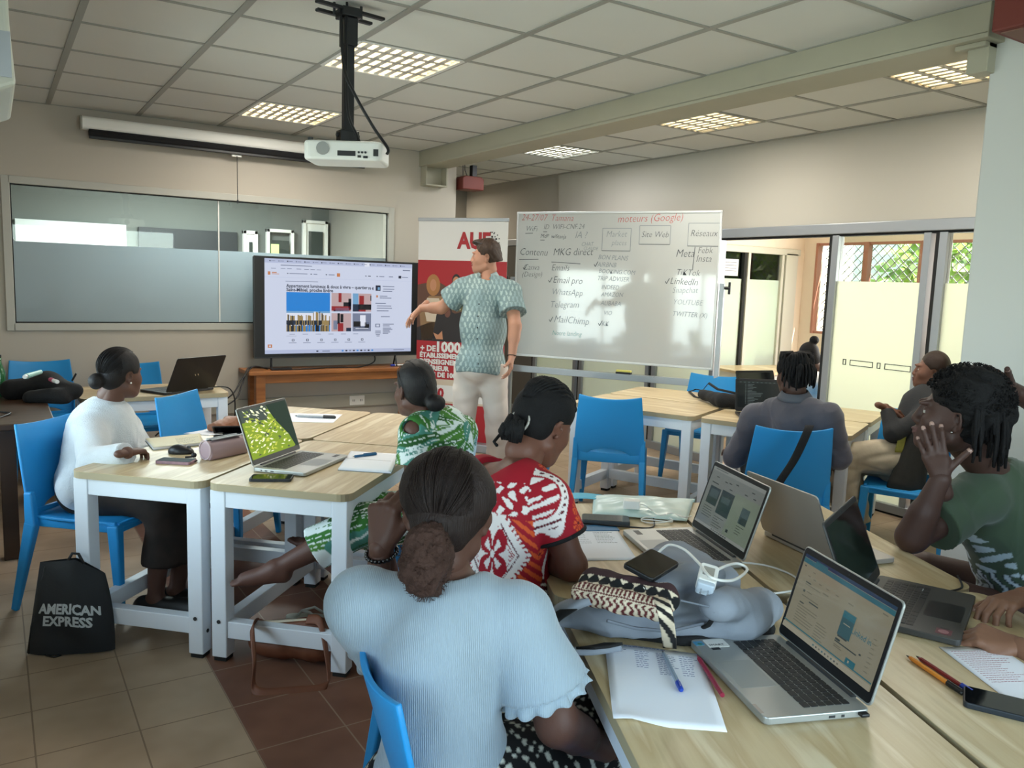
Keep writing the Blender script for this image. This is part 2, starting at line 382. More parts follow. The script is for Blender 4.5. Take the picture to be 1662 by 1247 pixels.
# ---- red planter boxes hung high up
def red_box(loc,sx,sy,sz,label,leaf):
    t=thing('planter_box',label,'planter',loc)
    ob('box',MB().prism([(-sx/2,0),(sx/2,0),(sx/2,sz*.82),(sx/2-.03,sz),(-sx/2+.03,sz),(-sx/2,sz*.82)],-sy/2,sy/2,axis='y'),'red',t,bevel=.008)
    ob('base_panel',MB().box(-sx/2+.025,sx/2-.025,-sy/2+.025,sy/2-.025,-.004,.002),[mat('planter_base','7d5a4c',.7)],t)
    if leaf:
        l=MB()
        for i in range(60):
            a=random.random()*6.28; q=random.random()*.12; p=Vector((q*math.cos(a)*sx*3,q*math.sin(a)*sy*3,sz)); e=p+Vector((random.uniform(-.05,.05),random.uniform(-.05,.05),random.uniform(.03,.1)))
            l.tube([p,(p+e)/2+Vector((0,0,.01)),e],[.004,.012,.001],4,flat=.2)
        ob('plant',l,[mat('dark_teal_leaf','1c3a38',.5)],t)
    else:
        ob('hanger',MB().tube([(-.07,0,sz),(-.075,0,sz+.12)],.004).tube([(-.02,0,sz),(-.05,0,sz+.06),(-.055,0,sz+.12)],.004).box(.02,.07,-.03,.03,sz,sz+.115),[M['black'],M['white']],t)
    return t
red_box((4.05,7.2,2.465),.24,.18,.13,'dark red metal box hanging under the ceiling past the end of the beam',False)
red_box((3.35,1.52,2.56),.3,.42,.16,'dark red box planter with dark leaves high on the pale column',True)
# ---- side office seen through the interior window
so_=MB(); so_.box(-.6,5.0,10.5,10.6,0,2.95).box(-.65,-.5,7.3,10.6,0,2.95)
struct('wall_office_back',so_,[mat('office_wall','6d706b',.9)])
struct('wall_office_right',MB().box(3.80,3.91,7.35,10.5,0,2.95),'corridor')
ow=MB().box(.24,1.34,10.44,10.48,1.0,2.08); 
o_=ob('wall_whiteboard',ow,[mat('far_whiteboard','dfe4e2',.3)],bevel=.004); tag(o_,'white marker board on the far wall seen through the interior window','whiteboard')
o_=ob('dark_wall_board',MB().box(1.47,2.6,10.44,10.48,1.2,2.07),'dark',bevel=.004); tag(o_,'dark glossy wall board seen through the interior window','board')
for k,(x0,x1,z1,frm) in enumerate([(2.66,2.84,2.1,1),(2.95,3.3,2.14,0),(3.42,3.75,2.28,1)]):
    m_=MB().box(x0,x0+.04,10.4,10.47,0,z1).box(x1-.04,x1,10.4,10.47,0,z1).box(x0,x1,10.4,10.47,z1-.04,z1)
    if frm: m_.box(x0+.04,x1-.04,10.42,10.46,0,z1-.04)
    d_=struct('door_%d'%(k+1),m_,'white',bevel=.003)
    ob('pane',MB().box(x0+.07,x1-.07,10.395,10.41,1.2,z1-.14),[mat('dark_pane','3b423f',.15)],d_)
ob('garden_view_glow',MB().box(3.0,3.1,10.39,10.394,1.6,1.95),[mat('garden_glow_green','a8d070',.8,emit=1.2)],bpy.data.objects['door_2'])  # self-glowing green panel, garden brightness put into its colour
# ---- corridor end behind the banner
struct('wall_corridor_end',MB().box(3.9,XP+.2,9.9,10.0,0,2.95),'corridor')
# ---- partition wall: solid above, glass with aluminium posts below
RZ=2.03
pw=MB().box(XP,XP+.12,1.9,7.54,RZ+.06,2.95).box(XP+.14,XP+.26,7.54,9.95,RZ+.06,2.95)
struct('wall_partition',pw,'wall_soft')
struct('trim_4',MB().box(XP-.03,XP+.08,1.9,9.95,RZ-.02,RZ+.06),'alu',bevel=.006)
struct('trim_5',MB().box(XP-.01,XP+.06,1.9,9.95,RZ-.035,RZ-.02).box(XP-.01,XP+.06,1.9,4.0,0.0,.015),'rubber')
struct('trim_6',MB().box(XP-.03,XP+.08,1.9,4.0,.015,.075).box(XP-.03,XP+.08,5.1,9.95,.0,.075),'alu',bevel=.004)
FZ=1.66
panels=[(1.95,3.09,0),(3.19,3.92,1),(5.08,5.84,2),(5.92,7.0,2),(7.1,7.9,3)]
for k,(y0,y1,kk) in enumerate(panels):
    m_=MB()
    m_.box(XP-.02,XP+.05,y1-.035,y1+.02,.06,RZ-.03,0).box(XP-.02,XP+.05,y0-.02,y0+.03,.06,RZ-.03,0)
    m_.box(XP-.012,XP+.05,y1+.02,y1+.05,.06,RZ-.03,1)
    d_=struct('window_%d'%(6+k),m_,['alu','rubber'],bevel=.002)
    ob('glass_pane',MB().box(XP+.012,XP+.018,y0+.03,y1-.035,.06,RZ-.03),'glass',d_)
    ob('frosted_film',MB().box(XP+.006,XP+.010,y0+.03,y1-.035,.06,FZ),'frost',d_)
    if k==1:
        q=MB()
        yc=3.78
        for w_ in (.028,.19,.028,.2,.028,.12):
            y0_,y1_=yc-w_,yc; z0_,z1_=1.035,1.078
            for a in ((y0_,y1_,z0_,z0_+.005),(y0_,y1_,z1_-.005,z1_),(y0_,y0_+.005,z0_,z1_),(y1_-.005,y1_,z0_,z1_)): q.box(XP+.002,XP+.005,a[0],a[1],a[2],a[3])
            yc-=w_+.032
        ob('pattern',q,'dark',d_,label='row of small outlined rectangles')
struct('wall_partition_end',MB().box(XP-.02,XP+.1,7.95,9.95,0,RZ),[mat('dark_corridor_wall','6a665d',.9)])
# ---- the bright room beyond
nr=MB()
wall_x(nr,8.0,8.12,1.0,6.22,0,2.95,[(4.78,6.05,1.1,2.13),(3.4,4.55,1.1,2.13)])
nr.box(6.0,6.3,6.22,6.3,0,2.95).box(7.88,8.12,6.22,6.3,0,2.95).box(6.3,7.88,6.22,6.3,2.05,2.95).box(XP,9,.9,1,0,2.95)
struct('wall_next_room',nr,'peach')
gm=MB()
for x in (6.35,7.0,7.06,7.62): gm.box(x-.02,x+.02,6.2,6.27,0,2.0,1 if x in(7.0,) else 0)
gm.box(6.3,7.9,6.19,6.3,1.98,2.05).box(7.66,7.86,6.19,6.28,0,2.0)
d_=struct('window_11',gm,[mat('pale_aluminium','cfcdc0',.4),M['rubber']],bevel=.003)
ob('glass_pane',MB().box(6.3,7.66,6.235,6.24,0,1.98),'glass',d_)
ob('frosted_film',MB().box(6.3,7.62,6.228,6.232,0,1.69),[glassmat('frosted_film_pale','ffffff',alpha_diff=.9,diff='eef6ea')],d_)
nt_=MB().box(6.66,6.9,6.215,6.22,1.72,1.9); ob('notice',nt_,'paper',d_,label='paper notice with a few lines')
ll=MB()
for i in range(4): ll.box(6.69,6.87,6.212,6.214,1.86-.03*i,1.865-.03*i)
ob('notice_lines',ll,'dark',bpy.data.objects['notice'])
def grille(name,axis,c,a0,a1,z0,z1,step=.1):
    g=MB()
    W_=a1-a0; Hh=z1-z0
    k=-Hh
    def P(a,z): return (c,a,z) if axis=='x' else (a,c,z)
    def seg(a,z,a2,z2): g.beam(P(a,z),P(a2,z2),.008,.008)
    while k<W_:
        s0=max(0,-k); s1=min(Hh,W_-k)
        if s1>s0:
            seg(a0+k+s0,z0+s0,a0+k+s1,z0+s1); seg(a0+k+s0,z1-s0,a0+k+s1,z1-s1)
        k+=step
    return g
for k,(y0,y1,full) in enumerate([(4.78,6.05,0),(3.4,4.55,0)]):
    m_=MB().box(8.0,8.05,y0,y1,2.1,2.13).box(8.0,8.05,y0,y1,1.1,1.13).box(7.98,8.06,y0,y0+.03,1.1,2.13).box(7.98,8.06,y1-.03,y1,1.1,2.13).box(7.98,8.06,(y0+y1)/2-.03,(y0+y1)/2+.03,1.1,2.13)
    d_=struct('window_%d'%(12+k),m_,[mat('red_brown_frame','b07a66',.5)],bevel=.003)
    ob('grille',grille('g','x',8.14,y0,y1,1.1,2.13),[mat('grille_metal','b9bdb8',.4)],d_)
    lv=MB()
    for i in range(7):
        z=1.2+.14*i; lv.add([(8.03,y0+.03,z),(8.07,y0+.03,z+.1),(8.07,y1-.03,z+.1),(8.03,y1-.03,z)],[(0,1,2,3)])
    ob('louvre_glass',lv,'glass',d_)
ob('grille',grille('g','y',6.36,6.3,7.66,1.6,2.0,.09),[mat('grille_metal2','a9ada8',.4)],bpy.data.objects['window_11'])
# garden outside
def bush(name,c,rx,ry,rz,n,leaf,label,seed):
    r_=random.Random(seed); t=thing(name,label,'tree',(c[0],c[1],0),0,'trees outside the far windows'); f=MB()
    for i in range(n):
        th=r_.random()*6.28; ph=math.acos(r_.uniform(-1,1)); q=r_.uniform(.6,1)
        p=Vector((rx*q*math.sin(ph)*math.cos(th),ry*q*math.sin(ph)*math.sin(th),c[2]+rz*q*math.cos(ph)))
        d=Vector((r_.uniform(-1,1),r_.uniform(-1,1),r_.uniform(-1,.4))).normalized()*leaf; s_=d.orthogonal().normalized()*leaf*.3
        f.add([p,p+d*.5+s_,p+d,p+d*.5-s_],[(0,1,2,3)],r_.randrange(3))
    ob('foliage',f,[mat('leaf_light','b4d060',.6),mat('leaf_mid','8fb44a',.6),mat('leaf_pale','d8e69a',.6)],t)
    ob('trunk',MB().tube([(0,0,0),(.05,0,c[2]*.6),(0,.05,c[2])],[.09,.07,.04],8),[mat('bark','5a4a38',.9)],t)
bush('tree',(9.6,5.2,1.7),.8,1.0,.9,1500,.22,'bright leafy tree outside the long far window',1)
bush('tree',(9.9,3.0,1.6),.8,.9,.9,1200,.22,'bright leafy tree outside the window nearest the pale column',2)
bush('tree',(6.95,8.9,1.7),.9,.7,1.0,1500,.22,'bright leafy tree outside behind the frosted sliding doors',3)
bush('tree',(9.2,8.3,1.7),1.1,.9,1.0,1500,.22,'bright leafy tree outside at the corner of the far room',4)
struct('ground',MB().box(-12,16,-12,16,-.25,-.12),[mat('garden_soil','8a8a60',.95)])
pv=MB().box(11.5,11.7,0,8,0,3.2).box(5.9,9.5,12,12.2,0,3.2)
o_=ob('house_wall',pv,[mat('pale_house_wall','e8e6da',.9)]); tag(o_,'pale sunlit building outside beyond the trees','building')

# ================================================================ smooth solids (bodies, cloth, soft bags) from a distance field
def npv(p): return np.array(tuple(p),float)
class SDF:
    def __init__(s): s.ops=[]
    def cone(s,a,b,ra,rb,k=.02,op='u',flat=False,sq=None):
        """tapered limb from a to b; flat=True cuts it square at b (a cuff); sq=(axis,factor) flattens it"""
        s.ops.append(('cone',npv(a),npv(b),ra,rb,k,op,flat,sq)); return s
    def ell(s,c,r,ax=None,k=.02,op='u'):
        s.ops.append(('ell',npv(c),np.array(r,float) if not np.isscalar(r) else np.array((r,r,r),float),np.array(ax,float) if ax is not None else np.eye(3),k,op)); return s
    def clip(s,p,nrm,k=.004): n_=npv(nrm); s.ops.append(('clip',npv(p),n_/np.linalg.norm(n_),k)); return s
    def mesh(s,res,warp=None):
        lo=np.full(3,1e9);hi=-lo
        for o in s.ops:
            if o[0]=='cone' and o[6]=='u':
                q=max(o[3],o[4]); lo=np.minimum(lo,np.minimum(o[1],o[2])-q); hi=np.maximum(hi,np.maximum(o[1],o[2])+q)
            if o[0]=='ell' and o[5]=='u': q=max(o[2]); lo=np.minimum(lo,o[1]-q); hi=np.maximum(hi,o[1]+q)
        lo-=3*res; hi+=3*res; n=np.ceil((hi-lo)/res).astype(int)+1
        X=[(lo[i]+res*np.arange(n[i])).astype(np.float32) for i in range(3)]
        f=np.full(n,.3,np.float32)
        for o in s.ops:
            if o[0]=='clip':
                _,p,nr,k=o
                d=((X[0]-p[0])*nr[0])[:,None,None]+((X[1]-p[1])*nr[1])[None,:,None]+((X[2]-p[2])*nr[2])[None,None,:]
                f=np.maximum(f,d.astype(np.float32)); continue
            if o[0]=='cone':
                _,a,b_,ra,rb,k,op,flat,sq=o; q=max(ra,rb)+k+3*res; l=np.minimum(a,b_)-q; h=np.maximum(a,b_)+q
            else:
                _,c,r,ax,k,op=o; q=max(r)+k+3*res; l=c-q; h=c+q
            i0=np.maximum(((l-lo)/res).astype(int),0); i1=np.minimum(((h-lo)/res).astype(int)+2,n)
            if np.any(i1<=i0): continue
            sl=tuple(slice(i0[i],i1[i]) for i in range(3)); x=X[0][sl[0]][:,None,None]; y=X[1][sl[1]][None,:,None]; z=X[2][sl[2]][None,None,:]
            if o[0]=='cone':
                d_=b_-a; L2=max(d_@d_,1e-12); px,py,pz=x-a[0],y-a[1],z-a[2]
                t=np.clip((px*d_[0]+py*d_[1]+pz*d_[2])/L2,0,1)
                qx,qy,qz=px-t*d_[0],py-t*d_[1],pz-t*d_[2]
                if sq is not None:
                    u=npv(sq[0]); u=u/np.linalg.norm(u); m_=(qx*u[0]+qy*u[1]+qz*u[2])*(sq[1]-1); qx=qx+m_*u[0]; qy=qy+m_*u[1]; qz=qz+m_*u[2]
                d=np.sqrt(qx*qx+qy*qy+qz*qz)-(ra+(rb-ra)*t)
                if flat:
                    L=math.sqrt(L2); e=((x-b_[0])*d_[0]+(y-b_[1])*d_[1]+(z-b_[2])*d_[2])/L; d=np.maximum(d,e)
            else:
                px,py,pz=x-c[0],y-c[1],z-c[2]; k0=0;k1=0
                for i in range(3):
                    a_=px*ax[0,i]+py*ax[1,i]+pz*ax[2,i]; k0=k0+(a_/r[i])**2; k1=k1+(a_/r[i]**2)**2
                k0=np.sqrt(k0); d=k0*(k0-1)/np.maximum(np.sqrt(k1),1e-6)
            g=f[sl]
            if op=='u':
                if k>0: h_=np.clip(.5+.5*(g-d)/k,0,1); f[sl]=g*(1-h_)+d*h_-k*h_*(1-h_)
                else: f[sl]=np.minimum(g,d)
            else:
                d=-d
                if k>0: h_=np.clip(.5-.5*(g-d)/k,0,1); f[sl]=g*(1-h_)+d*h_+k*h_*(1-h_)
                else: f[sl]=np.maximum(g,d)
        return nets(f,lo,res)
def nets(f,lo,res):
    s=f<0; c=np.zeros(np.array(f.shape)-1,np.int8)
    for dx in (0,1):
        for dy in (0,1):
            for dz in (0,1): c+=s[dx:f.shape[0]-1+dx,dy:f.shape[1]-1+dy,dz:f.shape[2]-1+dz]
    act=np.argwhere((c>0)&(c<8))
    if len(act)==0: return np.zeros((0,3)),np.zeros((0,4),int)
    idx=np.full(c.shape,-1,np.int64); idx[tuple(act.T)]=np.arange(len(act))
    cor=[(a,b_,d) for a in (0,1) for b_ in (0,1) for d in (0,1)]; cv={q:f[act[:,0]+q[0],act[:,1]+q[1],act[:,2]+q[2]] for q in cor}
    P=np.zeros((len(act),3)); N=np.zeros(len(act))
    for q in cor:
        for ax in range(3):
            if q[ax]: continue
            q2=list(q); q2[ax]=1; q2=tuple(q2); a,b_=cv[q],cv[q2]; m=(a<0)!=(b_<0); t=np.where(m,a/np.where(m,a-b_,1),0)
            e=np.tile(np.array(q,float),(len(act),1)); e[:,ax]+=t; P+=e*m[:,None]; N+=m
    V=lo+(act+P/N[:,None])*res; F=[]
    for ax in range(3):
        sh=[slice(0,None)]*3; s1=[slice(0,None)]*3; sh[ax]=slice(0,-1); s1[ax]=slice(1,None)
        a,b_=s[tuple(sh)],s[tuple(s1)]; e=np.argwhere(a!=b_); o1,o2=[(1,2),(2,0),(0,1)][ax]
        e=e[(e[:,o1]>0)&(e[:,o2]>0)&(e[:,o1]<f.shape[o1]-1)&(e[:,o2]<f.shape[o2]-1)]
        if len(e)==0: continue
        ins=a[tuple(e.T)]
        def cell(d1,d2):
            q=e.copy(); q[:,o1]-=d1; q[:,o2]-=d2; return idx[tuple(q.T)]
        q=np.stack([cell(1,1),cell(0,1),cell(0,0),cell(1,0)],1); q[~ins]=q[~ins][:,::-1]; F.append(q)
    return V,np.concatenate(F)
def join(*ms):
    V=[];F=[];o=0
    for v,f in ms: V.append(v);F.append(f+o);o+=len(v)
    return np.concatenate(V),np.concatenate(F)
def vnorm(V,F):
    n=np.cross(V[F[:,2]]-V[F[:,0]],V[F[:,3]]-V[F[:,1]]); N=np.zeros_like(V)
    for k in range(4): np.add.at(N,F[:,k],n)
    return N/np.maximum(np.linalg.norm(N,axis=1,keepdims=True),1e-9)
def wrinkle(V,F,amp,scale,seed=0,stretch=(1,1,1),ridge=0):
    """fold-like relief along the surface normal"""
    r_=np.random.default_rng(seed); N=vnorm(V,F); h=np.zeros(len(V)); Q=V*np.array(stretch)
    ph0=np.sin(Q@(r_.normal(size=3)*scale*.4)+r_.uniform(0,6))*1.5
    for i in range(5):
        d=r_.normal(size=3); d/=np.linalg.norm(d); q=np.sin(Q@d*scale*(1+.45*i)+r_.uniform(0,6)+ph0*(1+.3*i)); h+=(q*(1-ridge)+ridge*(.45-1.9*np.abs(q)**.6+.7))/(1+.5*i)
    return V+N*(h*amp/2.2)[:,None]
def npob(name,V,F,mats,parent,midx=None,color=None,label=None,smooth=True,T=None):
    iv=inv_of(parent)
    if iv is not None: A=np.array(iv); V=V@A[:3,:3].T+A[:3,3]
    me=bpy.data.meshes.new(name); n=len(F)
    me.vertices.add(len(V)); me.vertices.foreach_set('co',V.astype(np.float32).ravel())
    me.loops.add(n*4); me.loops.foreach_set('vertex_index',F.astype(np.int32).ravel())
    me.polygons.add(n); me.polygons.foreach_set('loop_start',np.arange(0,4*n,4,dtype=np.int32)); me.polygons.foreach_set('use_smooth',np.full(n,smooth))
    for m_ in (mats if isinstance(mats,(list,tuple)) else [mats]): me.materials.append(M[m_] if isinstance(m_,str) else m_)
    if midx is not None: me.polygons.foreach_set('material_index',np.asarray(midx,np.int32))
    if color is not None:
        a=me.color_attributes.new('pattern','FLOAT_COLOR','POINT'); a.data.foreach_set('color',np.c_[color,np.ones(len(V))].astype(np.float32).ravel())
    me.update(); me.validate()
    o=bpy.data.objects.new(name,me); COL.objects.link(o); o.parent=parent
    if label: o['label']=label
    return o
def cval(h): return np.array(lin(h)[:3])

# ================================================================ FURNITURE
# ---- recessed louvre lights
tube_w=mat('tube_glow_warm','ffe9c0',.5,emit=9); tube_c=mat('tube_glow_cool','e8f4ff',.5,emit=9)
lou=mat('louvre_metal','e6e0d0',.35,metal=.3)
LL=['louvred ceiling light right behind the projector pole','louvred ceiling light above the middle of the projection screen','louvred ceiling light nearest the pale column','louvred ceiling light in the middle of the row beyond the beam','louvred ceiling light furthest away beyond the beam']
for k,(x,y) in enumerate(LIGHTS):
    t=thing('ceiling_light',LL[k],'ceiling light',(x+.31,y+.31,CZ),PI/2,'recessed louvre lights'); h=.3
    ob('housing',MB().box(-h,h,-h,h,.085,.095).box(-h,-h+.006,-h,h,0,.09).box(h-.006,h,-h,h,0,.09).box(-h,h,-h,-h+.006,0,.09).box(-h,h,h-.006,h,0,.09),lou,t)
    f=MB()
    for s in (-1,1): f.box(s*h-.012,s*h+.012,-h,h,-.008,.004).box(-h,h,s*h-.012,s*h+.012,-.008,.004)
    ob('frame',f,'tbar' if k>1 else 'white',t)
    l=MB()
    for i in range(1,4): # long V-shaped reflector rails between the tubes
        X_=-h+i*.15; l.prism([(X_-.02,0),(X_+.02,0),(X_+.003,.05),(X_-.003,.05)],-h,h,axis='y')
    for i in range(1,9):
        Y_=-h+i*.6/9
        for j in range(4):
            X0=-h+j*.15+.01; X1=X0+.13; l.add([(X0,Y_-.017,0),(X1,Y_-.017,0),(X1,Y_+.017,0),(X0,Y_+.017,0),((X0+X1)/2-.03,Y_,.05),((X0+X1)/2+.03,Y_,.05)],[(0,3,2,1),(0,1,5,4),(2,3,4,5),(1,2,5),(3,0,4)])
    ob('louvre',l,lou,t)
    lamp=area('lamp_glow_%d'%k,(x+.31,y+.31,CZ-.02),(x+.31,y+.31,0),.54,.54,10,(.95,.97,1) if k==4 else (1,.96,.88))
    for j in range(4): ob('tube',MB().tube([(-h+.075+.15*j,-.28,.062),(-h+.075+.15*j,.28,.062)],.013,8),tube_c if k==4 else tube_w,t)
# ---- white framed tables
TW,TL=.62,.935
def make_table(label,group):
    t=thing('classroom_table',label,'table',(0,0,0),0,group); x=TW/2-.008; y=TL/2-.008
    ob('tabletop',MB().rbox(-x,x,-y,y,.743,.745,.05).rbox(-x,x,-y,y,.715,.7432,.05,1),[M['table_wood'],M['edge']],t)
    a=.065
    for i,(sx,sy) in enumerate(((-1,-1),(1,-1),(1,1),(-1,1))):
        x0=sx*(x-.012) ; y0=sy*(y-.012)
        l=ob('leg',MB().box(min(x0,x0-sx*a),max(x0,x0-sx*a),min(y0,y0-sy*a),max(y0,y0-sy*a),.018,.715),'white_metal',t,bevel=.004)
        ob('foot_pad',MB().box(min(x0,x0-sx*a)+.006,max(x0,x0-sx*a)-.006,min(y0,y0-sy*a)+.006,max(y0,y0-sy*a)-.006,0,.018),'rubber',l)
        bt=MB().tube([(x0-sx*a*.5,y0+sy*.001,.17),(x0-sx*a*.5,y0+sy*.004,.17)],.008,10).tube([(x0+sx*.001,y0-sy*a*.5,.11),(x0+sx*.004,y0-sy*a*.5,.11)],.008,10)
        ob('bolt',bt,'dark',l)
    X=x-.012;Y=y-.012
    ob('apron',MB().box(-X+a,X-a,-Y+.004,-Y+.03,.645,.715).box(-X+a,X-a,Y-.03,Y-.004,.645,.715).box(-X+.004,-X+.03,-Y+a,Y-a,.645,.715).box(X-.03,X-.004,-Y+a,Y-a,.645,.715),'white_metal',t,bevel=.003)
    for s in (-1,1): ob('stretcher',MB().box(-X+a,X-a,s*(Y-a/2)-.025,s*(Y-a/2)+.025,.10,.17),'white_metal',t,bevel=.003)
    ob('stretcher',MB().box(-X+.006,-X+.055,-Y+a,Y-a,.10,.17),'white_metal',t,bevel=.003)
    return t
J=Vector((1.318,3.94,0)); ua=46; U=Vector((math.cos(R(ua)),math.sin(R(ua)),0)); Vv=Vector((math.cos(R(ua-90)),math.sin(R(ua-90)),0))
t0=make_table('pale wood table with white frame under the pink pencil case','tables of the left group')
def place(t,c,deg): t.location=c; t.rotation_euler=(0,0,R(deg))
place(t0,J-U*TL/2-Vv*TW/2,ua-90)
dup(t0,J-U*TL/2+Vv*TW/2,R(ua-90),'pale wood table with the brown bag between its legs, under the laptop with the glowing foliage screen','tables of the left group')
dup(t0,J+U*TL/2-Vv*TW/2,R(ua-90),'pale wood table carrying a paper sheet with a pen, in front of the television','tables of the left group')
dup(t0,J+U*TL/2+Vv*TW/2,R(ua-90),'pale wood table between the woman in green and the presenter','tables of the left group')
dup(t0,(.905,6.03,0),R(90),'pale wood table by the back wall under the black laptop','table by the back wall')
def TC(i,j): # front right group
    u=Vector((math.cos(R(65.5)),math.sin(R(65.5)),0)); v=Vector((math.cos(R(-24.5)),math.sin(R(-24.5)),0))
    return Vector((1.775,1.385,0))+u*(i*TL/2)+v*(j*TW/2)
for i,j,lb in ((-1,-1,'pale wood table nearest the camera under the grey backpack and silver laptop'),(-1,1,'pale wood table at the right edge under the orange pen and black phone'),
    (1,-1,'pale wood table under the laptop with grey web page and the white charger'),(1,1,'pale wood table under the elbow of the man in the green shirt')):
    dup(t0,TC(i,j),R(65.5-90),lb,'tables of the front right group')
# middle group, rotated -66 degrees
u6=Vector((math.cos(R(-66)),math.sin(R(-66)),0)); v6=Vector((math.cos(R(24)),math.sin(R(24)),0)); Q=Vector((3.40,4.55,0))
for a,b_,lb in ((.5,.5,'pale wood table behind the empty blue chair, bare top'),(.5,1.5,'pale wood table beside the whiteboard, farther of the bare pair'),(1.53,.5,'pale wood table in front of the man in the grey shirt'),(1.53,1.5,'pale wood table under the black laptop seen from behind, before the glass partition')):
    dup(t0,Q+u6*(TL*a)+v6*(TW*b_),R(-66-90),lb,'tables of the middle group')
# ---- brown table at the left edge
t=thing('wooden_table','dark brown wooden table under the black backpack at the left edge','table',(-.20,5.75,0))
ob('tabletop',MB().box(-.22,.46,-.86,.80,.715,.75),'dark_wood',t,bevel=.006)
for sx in (-.2,.20):
    for sy in (-.80,.66): ob('leg',MB().box(sx,sx+.075,sy,sy+.075,0,.715),'dark_wood',t,bevel=.004)
ob('apron',MB().box(-.18,.23,-.79,-.765,.62,.715).box(-.18,.23,.68,.705,.62,.715).box(.235,.26,-.75,.66,.62,.715).box(-.19,-.165,-.75,.66,.62,.715),'dark_wood',t,bevel=.003)
# ---- blue moulded chairs
def make_chair(label,group):
    t=thing('plastic_chair',label,'chair',(0,0,0),0,group)
    # local: +y is where the sitter faces, origin on the floor under the seat centre
    def back(u,v):
        s=2*u-1; zb=.447+.055*max(0,1-(s/.62)**2)**.5; zt=.862-.018*(1-s*s)
        z=zb+(zt-zb)*v; tt=(z-.44)/.42; wd=.235-.035*tt**1.3
        return (s*wd,-.20-.085*tt-.045*(1-s*s)*(.35+.65*tt),z)
    b1=MB().grid(back,24,14,thick=-.012)
    ob('backrest',b1,'blue',t,smooth=True,bevel=.003)
    def seat(u,v):
        s=2*u-1; y=-.21+.43*v; w_=.215+.012*math.sin(PI*v)
        return (s*w_,y+(.02*(1-s*s) if v>.95 else 0),.452-.016*math.sin(PI*min(1,v*1.05))*(1-s*s)-(.018*max(0,v-.85)/.15))
    s1=MB().grid(seat,16,14,thick=.014)
    s1.grid(lambda u,v:((2*u-1)*.233,-.205-.045*(1-(2*u-1)**2)*.3,.405+.075*v-(.0 if v<.5 else .012*(1-(2*u-1)**2))),12,2,thick=-.014)
    s1.beam((-.205,-.19,.425),(-.205,.205,.425),.018,.05).beam((.205,-.19,.425),(.205,.205,.425),.018,.05).beam((-.2,.21,.42),(.2,.21,.42),.018,.045)
    ob('seat',s1,'blue',t,smooth=True,bevel=.003)
    for sx in (-1,1):
        ob('leg',MB().beam((sx*.205,.20,.435),(sx*.225,.235,0),.05,.055,0,.028,.03,up=(0,1,0)),'blue',t,bevel=.008,seg=3)
        ob('leg',MB().beam((sx*.222,-.215,.56),(sx*.222,-.205,.40),.03,.04,0,.042,.055,up=(0,1,0)).beam((sx*.222,-.205,.42),(sx*.238,-.30,0),.042,.058,0,.026,.032,up=(0,1,0)),'blue',t,bevel=.008,seg=3)
    return t
G='blue plastic chairs'
ch0=make_chair('empty blue plastic chair with its back to the camera at the bare middle table',G)
ch0.location=(3.42,4.05,0); ch0.location=(3.56,4.23,0); ch0.rotation_euler=(0,0,R(45-90))
def chair(x,y,face,label): dup(ch0,(x,y,0),R(face-90),label,G)
chair(.415,4.17,-43,'blue plastic chair under the woman in the white cardigan')
chair(3.72,2.98,55,'blue plastic chair under the man in the grey shirt, bag strap across its back')
chair(4.80,4.62,205,'blue plastic chair facing the camera between the whiteboard and the black bag')
chair(.30,6.85,-88,'blue plastic chair behind the brown table and black backpack')
chair(.86,6.55,-95,'blue plastic chair under the small table with the black laptop')
chair(1.10,4.80,-44,'blue plastic chair with turned-in back between the black laptop and the television stand')
chair(2.12,3.44,135,'blue plastic chair showing only its top left of the braided hair')
chair(1.72,3.10,136,'blue plastic chair under the woman in the green leaf blouse')
chair(1.16,1.84,20,'blue plastic chair under the woman in the red patterned dress')
chair(.885,1.275,-17,'blue plastic chair under the woman in the pale blue top, lower edge of the picture')
chair(4.62,2.72,205,'blue plastic chair under the woman with the dark jacket')
chair(2.92,1.33,158,'blue plastic chair under the man in the green shirt')
chair(2.40,.42,113,'blue plastic chair under the person whose hands rest on the dark laptop')
# bag strap over the chair back
o_=ob('bag_strap',MB().grid(lambda u,v:(3.60+.02*v-.19*(v-.35)+.03*(u-.5),2.705-.02-.13*(v-.35)*.0-.015-.02*(u-.5)+.11*(v-.5)*.6,.862-.46*v),2,12,thick=.004),'black_matte')
bpy.data.objects.remove(o_)
# ---- television on its stand
t=thing('tv_stand','orange brown wooden console under the television','console table',(2.62,7.03,0))
ob('top',MB().box(-.83,.80,-.17,.17,.715,.75),'brown_wood',t,bevel=.006)
ob('apron',MB().box(-.68,.74,-.12,-.095,.64,.715).box(-.72,.74,.10,.125,.64,.715).box(-.72,-.70,-.1,.1,.64,.715).box(.72,.74,-.1,.1,.64,.715),'brown_wood',t,bevel=.003)
for x in (-.76,.68):
    for y in (-.13,.07): ob('leg',MB().box(x,x+.08,y,y+.07,0,.715),'brown_wood',t,bevel=.004)
TX0,TX1,TZ0,TZ1,TY=1.872,3.418,.847,1.722,7.0
t=thing('television','large black flat television showing a property listing page','television',(2.645,TY,.75))
ob('cabinet',MB().rbox(-.773,.773,-.4375,.4375,0,.035,.012).xf(Matrix.Translation((0,.035,.535))@Matrix.Rotation(R(90),4,'X')),'black',t,bevel=.003)
ob('frame',MB().box(-.773,-.765,-.003,.0,.1,.97).box(.765,.773,-.003,.0,.1,.97).box(-.773,.773,-.003,0,.965,.973).box(-.773,.773,-.004,0,.097,.108),'dark',t)
for s in (-.62,.55): ob('stand_foot',MB().tube([(s,.02,.1),(s-.02,-.06,.008)],.008).tube([(s,.02,.1),(s+.02,.1,.008)],.008),'black',t)
